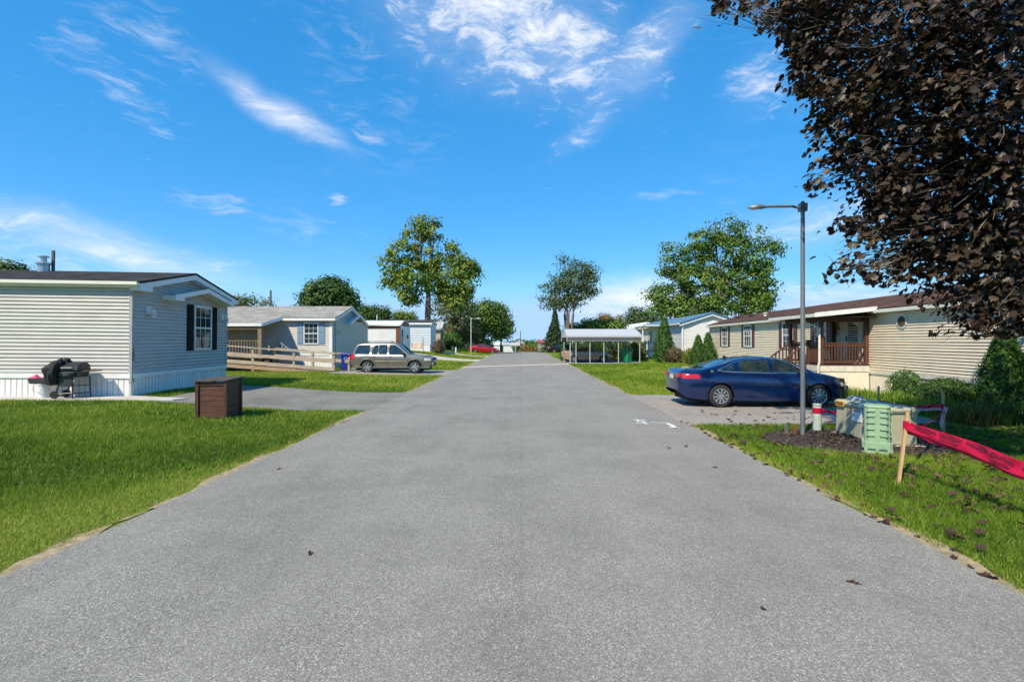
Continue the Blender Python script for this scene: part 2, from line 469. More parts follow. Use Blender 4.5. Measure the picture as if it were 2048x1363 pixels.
def make_ground():
    xs = np.concatenate([[-2500, -900, -350, -150, -90], np.arange(-60, 60.1, 0.75), [90, 150, 350, 900, 2500]])
    ys = np.concatenate([[-900, -250, -80, -30], np.arange(-12, 130.1, 0.75), [150, 175, 200, 300, 600, 1200, 2600]])
    X, Y = np.meshgrid(xs, ys, indexing='ij')
    Z = gz(X, Y) - 0.012
    V = np.stack([X, Y, Z], -1).reshape(-1, 3)
    ny = len(ys)
    i, j = np.meshgrid(np.arange(len(xs) - 1), np.arange(ny - 1), indexing='ij')
    a = (i * ny + j).ravel()
    F = np.stack([a, a + ny, a + ny + 1, a + 1], 1)
    tag(np_mesh('ground', V, F, ground_mat(), smooth=True), kind='structure')

def sheet(name, left, right, y0, y1, dz, material, step=0.4, nx=12, jit=0.0, label=None):
    """a paved sheet between two edges given as functions of y, laid on the terrain"""
    n = max(2, int((y1 - y0) / step))
    ys = np.linspace(y0, y1, n + 1)
    jl = np.convolve(rng.normal(0, 1, n + 1), np.ones(3) / 3, 'same') * jit
    jr = np.convolve(rng.normal(0, 1, n + 1), np.ones(3) / 3, 'same') * jit
    V = []
    for k, y in enumerate(ys):
        a, b_ = left(y) + jl[k], right(y) + jr[k]
        for t in np.linspace(0, 1, nx + 1):
            x = a + (b_ - a) * t
            V.append((x, y, float(gz(x, y)) + dz))
    a = np.array([k * (nx + 1) + q for k in range(n) for q in range(nx)])
    F = np.stack([a, a + 1, a + nx + 2, a + nx + 1], 1)
    return tag(np_mesh(name, np.array(V), F, material, smooth=True), label, kind='structure')

make_ground()
ASPH = asphalt_mat('asphalt_road', (0.196, 0.182, 0.158), (0.266, 0.248, 0.217), seam=True, stain=0.55)
ASPH2 = asphalt_mat('asphalt_drive', (0.165, 0.152, 0.130), (0.245, 0.227, 0.196), speck=0.6, stain=0.8)
STONE = asphalt_mat('pale_drive', (0.245, 0.215, 0.185), (0.34, 0.305, 0.265), speck=0.7, stain=0.5, mud=0.35)
CONC = mat('concrete', (0.52, 0.47, 0.41), 0.9, var=0.10, scale=2.5, bump=0.25, bscale=90, dirt=0.25)
SAND = mat('sandy_verge', (0.34, 0.26, 0.15), 0.95, var=0.3, scale=9, bump=0.5, bscale=80)
sheet('road', road_l, road_r, -14, 132, 0.004, ASPH, step=0.35, nx=10, jit=0.035)
# sandy verge that shows between tarmac and turf
sheet('verge', lambda y: road_l(y) - 0.15 - 0.07 * math.sin(y * 1.7), lambda y: road_l(y) + 0.05, 0, 60, -0.003, SAND, step=0.22, nx=2, jit=0.10)
sheet('verge', lambda y: road_r(y) - 0.05, lambda y: road_r(y) + 0.15 + 0.07 * math.sin(y * 1.3), 0, 60, -0.003, SAND, step=0.22, nx=2, jit=0.10)
# concrete gutter crossing the road
def gutter():
    mb = MB()
    n = 24
    def f(u, v):
        x0, x1 = road_l(37) - 0.1, road_r(43) + 0.1
        x = x0 + (x1 - x0) * u
        y = 36.6 + 5.6 * u ** 0.75 + (v - 0.5) * 1.1
        return (x, y, float(gz(x, y)) + 0.010)
    mb.grid(f, n, 2)
    tag(mb.build('gutter', mat('gutter_concrete', (0.66, 0.56, 0.42), 0.9, var=0.2, scale=5), recalc=True), kind='structure')
gutter()
# driveways
def dl1(y): return -9.6 - 0.25 * (y - 16)
sheet('driveway', lambda y: -10.4 + 0.05 * abs(y - 16.5), lambda y: road_l(y) + 0.03, 13.9, 19.0, 0.002, ASPH2, nx=14, jit=0.05)
sheet('driveway', lambda y: -10.6, lambda y: road_l(y) + 0.03, 28.2, 33.4, 0.002, STONE, nx=14, jit=0.05)
sheet('driveway', lambda y: road_r(y) - 0.03 - (0.5 * max(0, (y - 15.5) / 2.6)), lambda y: 10.5, 11.55, 18.1, 0.002, STONE, nx=14, jit=0.05)
PALE = mat('pale_concrete', (0.50, 0.45, 0.37), 0.9, var=0.12, scale=2.2, bump=0.2, dirt=0.2)
sheet('driveway', lambda y: -15, lambda y: road_l(y) + 0.03, 47.5, 52.5, 0.006, PALE, nx=14, jit=0.05)
sheet('driveway', lambda y: -12, lambda y: road_l(y) + 0.03, 61, 64.5, 0.006, PALE, nx=14, jit=0.05)
sheet('driveway', lambda y: road_r(y) - 0.03, lambda y: 11.2, 42.6, 48.2, 0.006, mat('carport_slab', (0.30, 0.28, 0.25), 0.9, dirt=0.3), nx=10, jit=0.03)
sheet('driveway', lambda y: road_r(y) - 0.03, lambda y: 14, 70.5, 73.0, 0.006, PALE, nx=10, jit=0.03)
# walkway in front of the grey home
def walk():
    mb = MB()
    pts = [(-22, 14.35), (-13.6, 14.05), (-11.9, 13.85), (-9.7, 14.3), (-9.55, 14.75), (-11.3, 15.02), (-22, 15.7)]
    top = [(x, y, float(gz(x, y)) + 0.03) for x, y in pts]
    mb.prism(top, (0, 0, -0.09))
    tag(mb.build('walkway', CONC), kind='structure')
walk()
# mulch bed round the utility boxes
def in_mulch(x, y): return ((x - 6.75) / 1.75) ** 2 + ((y - 9.75) / 1.3) ** 2 < 1
def mulch():
    V = []; F = []
    n = 40
    mb = MB()
    vs = [(6.75, 9.75, 0.05)]
    for ring, h in ((0.5, 0.05), (0.85, 0.035), (1.0, 0.0)):
        for k in range(n):
            t = 2 * math.pi * k / n; q = ring * (1 + 0.05 * math.sin(5 * t) + 0.03 * math.sin(11 * t))
            vs.append((6.75 + 1.75 * q * math.cos(t), 9.75 + 1.3 * q * math.sin(t), h))
    fs = [(0, 1 + k, 1 + (k + 1) % n) for k in range(n)]
    for r in range(2):
        for k in range(n): fs.append((1 + r * n + k, 1 + (r + 1) * n + k, 1 + (r + 1) * n + (k + 1) % n, 1 + r * n + (k + 1) % n))
    mb.add(vs, fs)
    MULCH = mat('mulch', (0.050, 0.034, 0.026), 0.95, var=0.5, scale=30, bump=1.0, bscale=60)
    tag(mb.build('mulch_bed', MULCH, smooth=80), kind='structure')
    # loose wood chips
    N = 2600
    t = rng.uniform(0, 2 * np.pi, N); r = np.sqrt(rng.uniform(0, 1, N)) * 1.0
    c = np.stack([6.75 + 1.75 * r * np.cos(t), 9.75 + 1.3 * r * np.sin(t), 0.055 * (1 - r ** 3) + 0.008], 1)
    a = rng.normal(0, 1, (N, 3)); a[:, 2] *= 0.3; a /= np.linalg.norm(a, axis=1)[:, None]
    b = np.cross(a, [0, 0, 1.0]); b /= np.linalg.norm(b, axis=1)[:, None]
    b[:, 2] += rng.normal(0, 0.35, N)
    la = rng.uniform(0.02, 0.05, N)[:, None]; lb = rng.uniform(0.006, 0.016, N)[:, None]
    V = np.stack([c - a * la - b * lb, c + a * la - b * lb, c + a * la + b * lb, c - a * la + b * lb], 1).reshape(-1, 3)
    V[:, 2] = np.maximum(V[:, 2], 0.004)
    tag(np_mesh('mulch_chips', V, np.arange(N * 4).reshape(-1, 4), leafmat('chips', [(0.025, 0.016, 0.012), (0.07, 0.045, 0.032), (0.17, 0.12, 0.09)], 0.9, 0.0), tint=np.repeat(rng.uniform(0, 1, N) ** 2, 4)),
        'loose dark wood chips of the mulch bed', 'mulch', kind='stuff')
mulch()
# white utility paint on the tarmac
def paint():
    W = mat('white_paint', (0.80, 0.80, 0.80), 0.8, var=0.2, scale=30)
    mb = MB()
    def stroke(pts, w):
        q = [G(*p) for p in pts]
        for a, b in zip(q[:-1], q[1:]):
            d = (b - a).normalized(); n = Vector((-d.y, d.x, 0)) * w / 2
            vs = [a - n, b - n, b + n, a + n]
            mb.add([(v.x, v.y, 0.0088) for v in vs], [(0, 1, 2, 3)])
    stroke([(1267, 839.4), (1290, 840.4)], 0.06)
    stroke([(1274, 840.2), (1277, 843.0)], 0.05)
    stroke([(1277, 842.6), (1294, 843.4)], 0.06)
    stroke([(1271, 845.2), (1284, 846.2)], 0.06)
    stroke([(1285, 843.6), (1292, 847.2)], 0.05)
    stroke([(1288, 847.4), (1297, 847.5)], 0.06)
    stroke([(1299, 844.4), (1322, 845.2), (1340, 847)], 0.045)
    stroke([(1334, 847), (1343, 850), (1350, 855), (1358, 857)], 0.09)
    stroke([(1337, 853.4), (1358, 857)], 0.06)
    tag(mb.build('road_marking', W, recalc=False), kind='structure')
paint()
# ------------------------------------------------------------------ houses
WHITE = mat('white_vinyl', (0.78, 0.77, 0.74), 0.45, var=0.05, scale=3, dirt=0.12)
CREAM = mat('cream_aluminium', (0.72, 0.70, 0.62), 0.4, var=0.05, scale=3)
GREYS = mat('grey_siding', (0.46, 0.445, 0.42), 0.55, var=0.05, scale=2.0, dirt=0.10)
GREYS2 = mat('taupe_siding', (0.56, 0.51, 0.46), 0.55, var=0.05, scale=2.0, dirt=0.10)
BEIGE = mat('beige_siding', (0.74, 0.62, 0.46), 0.55, var=0.05, scale=2.0, dirt=0.10)
SKIRT = mat('white_skirting', (0.80, 0.79, 0.77), 0.5, var=0.06, scale=2.5, dirt=0.22)
SKIRTB = mat('beige_skirting', (0.78, 0.69, 0.58), 0.5, var=0.06, scale=2.5, dirt=0.18)
SHUT_K = mat('black_shutter', (0.014, 0.014, 0.014), 0.85, var=0.2, spec=0.15)
SHUT_B = mat('blue_shutter', (0.19, 0.29, 0.40), 0.5, var=0.1)
SHUT_M = mat('maroon_shutter', (0.115, 0.045, 0.055), 0.5, var=0.15)
SHUT_N = mat('navy_shutter', (0.02, 0.085, 0.14), 0.5, var=0.1)
DARKIN = mat('painted_dark_interior', (0.02, 0.022, 0.024), 0.9)
def glass_mat(name, col, rough=0.03):
    m = mat(name, col, rough, var=0.25, scale=1.2, spec=1.0)
    return m
GLASS = glass_mat('window_glass', (0.030, 0.045, 0.055))
GLASSG = glass_mat('curtained_glass', (0.10, 0.12, 0.11))
IRON = mat('dark_iron', (0.03, 0.03, 0.032), 0.5, metal=0.6)

def shingles(name, lo, hi, sx=9.0):
    if name in MATS: return MATS[name]
    m = bpy.data.materials.new(name); m.use_nodes = True
    nt = m.node_tree; nd, lk = nt.nodes, nt.links
    b = nd['Principled BSDF']; b.inputs['Roughness'].default_value = 0.95; b.inputs['Specular IOR Level'].default_value = 0.15
    tc = nd.new('ShaderNodeTexCoord')
    bk = nd.new('ShaderNodeTexBrick'); bk.inputs['Scale'].default_value = 1.0
    bk.inputs['Brick Width'].default_value = 0.32; bk.inputs['Row Height'].default_value = 0.14; bk.inputs['Mortar Size'].default_value = 0.006
    bk.inputs['Color1'].default_value = (*lo, 1); bk.inputs['Color2'].default_value = (*hi, 1)
    bk.inputs['Mortar'].default_value = (*(0.4 * np.array(lo)), 1)
    lk.new(tc.outputs['UV'], bk.inputs['Vector'])
    n = nd.new('ShaderNodeTexNoise'); n.inputs['Scale'].default_value = 1.2; n.inputs['Detail'].default_value = 8; lk.new(tc.outputs['Object'], n.inputs['Vector'])
    mr = nd.new('ShaderNodeMapRange'); mr.inputs['From Min'].default_value = 0.35; mr.inputs['From Max'].default_value = 0.75; mr.inputs['To Min'].default_value = 0.75; mr.inputs['To Max'].default_value = 1.2
    lk.new(n.outputs['Fac'], mr.inputs['Value'])
    mx = nd.new('ShaderNodeMixRGB'); mx.blend_type = 'MULTIPLY'; mx.inputs[0].default_value = 1.0
    lk.new(bk.outputs['Color'], mx.inputs[1]); lk.new(mr.outputs[0], mx.inputs[2])
    lk.new(mx.outputs[0], b.inputs['Base Color'])
    bp = nd.new('ShaderNodeBump'); bp.inputs['Strength'].default_value = 0.6; bp.inputs['Distance'].default_value = 0.02
    lk.new(bk.outputs['Fac'], bp.inputs['Height']); bp.invert = True
    lk.new(bp.outputs[0], b.inputs['Normal'])
    MATS[name] = m
    return m

def roof_slab(name, c, material, parent, thick=0.07):
    """c: four corners (eave a, eave b, ridge b, ridge a); UV in metres along eave / up slope"""
    c = [Vector(p) for p in c]
    n = (c[1] - c[0]).cross(c[3] - c[0]).normalized()
    if n.z < 0: n = -n
    me = bpy.data.meshes.new(name)
    vs = c + [p - n * thick for p in c]
    me.from_pydata([tuple(v) for v in vs], [], [(0, 1, 2, 3), (7, 6, 5, 4), (0, 4, 5, 1), (1, 5, 6, 2), (2, 6, 7, 3), (3, 7, 4, 0)])
    uv = me.uv_layers.new(name='UVMap')
    u = (c[1] - c[0]).normalized(); w = n.cross(u)
    for lp in me.loops:
        p = Vector(me.vertices[lp.vertex_index].co) - c[0]
        uv.data[lp.index].uv = (p.dot(u), abs(p.dot(w)))
    bm = bmesh.new(); bm.from_mesh(me); bmesh.ops.recalc_face_normals(bm, faces=bm.faces); bm.to_mesh(me); bm.free()
    me.materials.append(material)
    return link(name, me, parent)

def siding(T, x0, x1, z0, z1, course, material, wall, gable=None, each=True, holes=()):
    """lapped boards on the wall frame T (local x along the wall, y outward, z up).
    gable=(xa, za, xr, zr, xb, zb): roof line left eave - ridge - right eave that trims the boards"""
    n = int(math.ceil((z1 - z0) / course - 1e-6))
    joined = MB(T)
    def span(z):
        if gable is None: return x0, x1
        xa, za, xr, zr, xb, zb = gable
        lo = x0 if z <= za else xa + (xr - xa) * (z - za) / (zr - za)
        hi = x1 if z <= zb else xb + (xr - xb) * (z - zb) / (zr - zb)
        return max(lo, x0), min(hi, x1)
    for i in range(n):
        a, b = z0 + i * course, min(z0 + (i + 1) * course, z1)
        l0, h0 = span(a); l1, h1 = span(b)
        if h0 - l0 < 0.08 or h1 <= l1: continue
        mb = MB(T) if each else joined
        m_ = a + (b - a) * 0.42
        lm, hm = span(m_)
        cuts = [l0]
        if each and h0 - l0 > 4:
            c_ = l0 + ((i * 1.37 + 0.6) % 3.66)
            while c_ < h1 - 0.3:
                if c_ > l1 + 0.3: cuts.append(c_)
                c_ += 3.66
        cuts.append(h0)
        for q in range(len(cuts) - 1):
            e = 0.0012 * (i % 3) + 0.0022 * (q % 2)
            first, last = q == 0, q == len(cuts) - 2
            A0, B0 = cuts[q], cuts[q + 1] + (0.0 if last else 0.03)
            Am, Bm = (lm if first else A0), (hm if last else B0)
            A1, B1 = (l1 if first else A0), (h1 if last else B0)
            vs = [(A0, 0.003, a), (B0, 0.003, a), (A0, 0.034 + e, a + 0.2 * (b - a)), (B0, 0.034 + e, a + 0.2 * (b - a)), (Am, 0.030 + e, m_ + 0.012), (Bm, 0.030 + e, m_ + 0.012), (A1, 0.004 + e, b), (B1, 0.004 + e, b)]
            mb.add(vs, [(0, 1, 3, 2), (2, 3, 5, 4), (4, 5, 7, 6), (0, 2, 4, 6), (1, 7, 5, 3)])
        if each: mb.build('siding_board', material, wall)
    if not each: return joined
    return None

def wall_core(T, x0, x1, z0, z1, thick, gable=None):
    mb = MB(T)
    if gable is None: mb.box(x0, x1, -thick, 0.002, z0, z1)
    else:
        xa, za, xr, zr, xb, zb = gable
        mb.prism([(x0, 0.002, z0), (x1, 0.002, z0), (x1, 0.002, zb), (xr, 0.002, zr), (x0, 0.002, za)], T.to_3x3() @ Vector((0, -thick, 0)) if False else (0, -thick, 0))
    return mb

def skirting(T, x0, x1, z0, z1, material, parent, rib=0.2):
    mb = MB(T)
    x = x0
    mb.box(x0, x1, -0.03, -0.004, z0, z1)
    while x < x1 - 1e-3:
        b = min(x + rib, x1)
        w = (b - x)
        mb.add([(x + 0.006, -0.004, z0), (x + 0.02, 0.008, z0), (b - 0.02, 0.008, z0), (b - 0.006, -0.004, z0),
                (x + 0.006, -0.004, z1), (x + 0.02, 0.008, z1), (b - 0.02, 0.008, z1), (b - 0.006, -0.004, z1)],
               [(0, 1, 5, 4), (1, 2, 6, 5), (2, 3, 7, 6)])
        x = b
    return mb.build('skirting', material, parent, recalc=False)

def window(T, x0, x1, z0, z1, parent, fmat=None, gmat=None, shutter=None, sw=0.36, cols=3, rows=2, fr=0.065, d=0.040, split=True, name='window'):
    fmat = fmat or WHITE; gmat = gmat or GLASS
    mb = MB(T)
    mb.box(x0, x0 + fr, 0, d + 0.035, z0, z1).box(x1 - fr, x1, 0, d + 0.035, z0, z1)
    mb.box(x0 + fr, x1 - fr, 0, d + 0.034, z1 - fr, z1).box(x0 + fr, x1 - fr, 0, d + 0.045, z0, z0 + fr)
    zm = (z0 + z1) / 2
    if split: mb.box(x0 + fr, x1 - fr, 0, d + 0.026, zm - 0.03, zm + 0.03)
    w = mb.build(name, fmat, parent)
    halves = [(z0 + fr, zm - 0.03), (zm + 0.03, z1 - fr)] if split else [(z0 + fr, z1 - fr)]
    for k, (a, b) in enumerate(halves):
        dd = d + (0.004 if k == 0 else 0.010)
        MB(T).box(x0 + fr, x1 - fr, 0.0, dd, a, b).build('pane', gmat, w)
        mu = MB(T)
        for i in range(1, cols):
            x = x0 + fr + (x1 - x0 - 2 * fr) * i / cols
            mu.box(x - 0.009, x + 0.009, dd, dd + 0.008, a, b)
        for j in range(1, rows):
            z = a + (b - a) * j / rows
            mu.box(x0 + fr, x1 - fr, dd, dd + 0.007, z - 0.009, z + 0.009)
        if cols > 1 or rows > 1: mu.build('muntin', fmat, w)
    if shutter is not None:
        for a in (x0 - sw - 0.02, x1 + 0.02):
            sb = MB(T)
            sb.box(a, a + sw, 0, d + 0.012, z0 - 0.02, z1 + 0.02)
            for p, q in ((0.06, 0.47), (0.53, 0.94)):
                h = z1 - z0
                sb.box(a + 0.06, a + sw - 0.06, d + 0.012, d + 0.024, z0 + h * p, z0 + h * q)
            sb.build('shutter', shutter, parent)
    return w

def wall_lantern(T, x, z, parent, material):
    mb = MB(T)
    mb.box(x - 0.10, x + 0.10, 0.02, 0.045, z - 0.02, z + 0.20)
    mb.tube([(x, 0.04, z + 0.13), (x, 0.12, z + 0.17), (x, 0.19, z + 0.10)], 0.014, 6)
    lo = mb.build('wall_lamp', material, parent)
    l2 = MB(T)
    c = (x, 0.19, z - 0.14)
    l2.lathe([(0.012, 0.27), (0.03, 0.25), (0.085, 0.17), (0.088, 0.16)], c, 6)
    l2.lathe([(0.075, 0.0), (0.075, 0.018)], c, 6)
    for k in range(6):
        t = 2 * math.pi * k / 6
        l2.tube([(x + 0.07 * math.cos(t), 0.19 + 0.07 * math.sin(t), z - 0.14), (x + 0.078 * math.cos(t), 0.19 + 0.078 * math.sin(t), z + 0.025)], 0.006, 4)
    l2.build('lamp_cage', material, lo)
    MB(T).lathe([(0.055, 0.018), (0.06, 0.15)], c, 8).build('lamp_glass', mat('frosted', (0.55, 0.56, 0.55), 0.2), lo)

def rake(T, pa, pb, parent, material, h=0.16, d0=0.02, d1=0.3, name='rake_board'):
    """fascia board along a gable edge with its soffit, pa/pb in (x,z) at the underside of the roof"""
    mb = MB(T)
    (xa, za), (xb, zb) = pa, pb
    mb.prism([(xa, d1, za - h), (xb, d1, zb - h), (xb, d1, zb), (xa, d1, za)], (0, 0.03, 0))
    mb.prism([(xa, d0, za - h * 0.9), (xb, d0, zb - h * 0.9), (xb, d0, zb - h * 0.9 + 0.02), (xa, d0, za - h * 0.9 + 0.02)], (0, d1 - d0, 0))
    return mb.build(name, material, parent)

# ---- the grey home on the left ------------------------------------------------
def grey_home():
    A = Vector((-11.43, 15.0, 0.0))
    g = Vector((-0.06, 0.998, 0)).normalized()
    f = Vector((-g.y, g.x, 0))                     # towards the left along the long wall
    zb = 0.27
    h = thing('mobile_home', 'grey vinyl-sided mobile home with black shutters and white skirting, charcoal shingle roof', 'mobile home', (A.x, A.y, zb))
    L, Wd = 17.0, 5.55
    TL = frame(A + f * L, -f, Vector((g.x, g.y, 0)) * -1)      # long wall: x from far left (0) to the corner (L), outward towards the camera
    TG = frame(A, g, Vector((-f.x, -f.y, 0)))                   # gable wall: x from the near corner, outward to the road
    ze, zr = 3.62, 4.22
    zs, zt = 0.97, 0.83
    wl = wall_core(TL, 0.02, L, 0.3, ze, Wd).build('wall', GREYS, h)
    gb = (0, ze, Wd / 2, zr, Wd, ze)
    wg = wall_core(TG, 0, Wd, 0.3, ze, 0.06, gb).build('wall', GREYS, h)
    siding(TL, 0, L - 0.02, zs, ze - 0.02, 0.1115, GREYS, wl)
    siding(TG, 0.02, Wd - 0.02, zs, zr, 0.1115, GREYS, wg, gable=gb)
    for T, a, b in ((TL, 0, L), (TG, 0, Wd)):
        MB(T).box(a, b, 0.004, 0.045, zt, zs).build('trim_band', WHITE, h)
        skirting(T, a, b, zb - 0.05, zt, SKIRT, h, 0.16)
    post = MB(TG).box(-0.035, 0.09, -0.05, 0.035, zt - 0.12, ze).build('corner_post', mat('grey_trim', (0.36, 0.36, 0.36), 0.5), h)
    MB(TG).box(Wd - 0.09, Wd + 0.03, -0.05, 0.035, zt - 0.05, ze).build('corner_post', MATS['grey_trim'], h)
    # roof
    SH = shingles('charcoal_shingle', (0.030, 0.029, 0.031), (0.065, 0.058, 0.052))
    ov = 0.30; ove = 0.13
    def rp(x_along, t, z): return A + f * x_along + g * t + Vector((0, 0, z))
    sl = (zr - ze) / (Wd / 2)
    roof = roof_slab('roof', [rp(L, -ove, ze - sl * ove + 0.14), rp(-ov - 0.03, -ove, ze - sl * ove + 0.14), rp(-ov - 0.03, Wd / 2, zr + 0.14), rp(L, Wd / 2, zr + 0.14)], SH, h)
    roof_slab('roof', [rp(-ov - 0.03, Wd + ov, ze - sl * ov + 0.14), rp(L, Wd + ov, ze - sl * ov + 0.14), rp(L, Wd / 2, zr + 0.141), rp(-ov - 0.03, Wd / 2, zr + 0.141)], SH, h)
    zf = ze - sl * ove + 0.07
    MB().bar(rp(L, -ove - 0.012, zf - 0.055), rp(-ov, -ove - 0.012, zf - 0.055), 0.03, 0.13).build('fascia', CREAM, h)
    gu = MB()
    a, b = rp(L, -ove - 0.08, zf - 0.01), rp(-ov, -ove - 0.08, zf - 0.01)
    gu.bar(a, b, 0.10, 0.07); gu.bar(a - g * 0.03 + Vector((0, 0, 0.045)), b - g * 0.03 + Vector((0, 0, 0.045)), 0.03, 0.025)
    gu.build('gutter', CREAM, h)
    MB().bar(rp(L, -ove / 2, zf - 0.12), rp(-ov, -ove / 2, zf - 0.12), ove, 0.012).build('soffit', CREAM, h)
    zo = zf + 0.0
    rake(TG, (-ove, zo), (Wd / 2, zr + 0.07), h, WHITE, 0.17, 0.024, ov - 0.01)
    rake(TG, (Wd / 2, zr + 0.071), (Wd + ov, zo + 0.001), h, WHITE, 0.17, 0.026, ov - 0.012)
    MB(TG).box(-ove, 0.42, 0.03, ov + 0.035, zo - 0.20, zo - 0.04).build('eave_return', WHITE, h)
    MB(TG).box(Wd - 0.25, Wd + ov, 0.03, ov + 0.035, zo - 0.20, zo - 0.04).build('eave_return', WHITE, h)
    # the small brow gable under the big one
    xa, xm, xb2 = 1.35, 3.35, 5.25
    za, zm = 3.46, 3.86
    rake(TG, (xa, za), (xm, zm), h, WHITE, 0.15, 0.025, 0.44, 'brow_board')
    rake(TG, (xm, zm + 0.001), (xb2, za), h, WHITE, 0.15, 0.027, 0.438, 'brow_board')
    MB(TG).box(xa, xa + 0.5, 0.03, 0.475, za - 0.17, za - 0.03).build('eave_return', WHITE, h)
    window(TG, 3.17, 4.33, 1.62, 3.24, h, shutter=SHUT_K, sw=0.40, cols=3, rows=2)
    wall_lantern(TG, 0.70, 2.82, h, WHITE); wall_lantern(TG, 5.2, 2.80, h, WHITE)
    # roof jack and flue
    vb = rp(10.45, 0.95, ze + sl * 0.95 + 0.16) if False else None
    c = P(85, 548, 17.3)
    zc = ze + sl * 2.2 + 0.10
    mb = MB().lathe([(0.17, 0), (0.17, 0.36), (0.16, 0.37)], (c.x, c.y, zc), 14).lathe([(0.23, 0.36), (0.23, 0.39), (0.18, 0.43)], (c.x, c.y, zc), 14)
    mb.lathe([(0.09, 0.42), (0.09, 0.60)], (c.x, c.y, zc), 12).lathe([(0.16, 0.60), (0.16, 0.625), (0.10, 0.66)], (c.x, c.y, zc), 14)
    mb.build('flue', mat('galvanised', (0.50, 0.52, 0.54), 0.35, metal=0.7, var=0.2), roof)
    MB().box(c.x + 0.17, c.x + 0.25, c.y + 0.1, c.y + 0.16, zc, zc + 0.86).build('mast', mat('green_wood', (0.10, 0.12, 0.09), 0.8), roof)
    # house number down the corner post
    K = mat('black_vinyl', (0.02, 0.02, 0.02), 0.4)
    for i, ch in enumerate('19'):
        text('house_number', ch, 0.155, text_on(TG, 0.035, 1.68 - 0.125 * i, 0.037), K, post, bold=0.004)
    MB(TG).box(-0.01, 0.08, 0.035, 0.041, 1.375, 1.485).build('number_sticker', mat('navy_sticker', (0.02, 0.05, 0.14), 0.4), post)
    text('house_number', '5', 0.10, text_on(TG, 0.035, 1.43, 0.043), mat('sticker_white', (0.7, 0.72, 0.75), 0.5), post)
    h.rotation_euler = (0, R(0.55), 0)
grey_home()

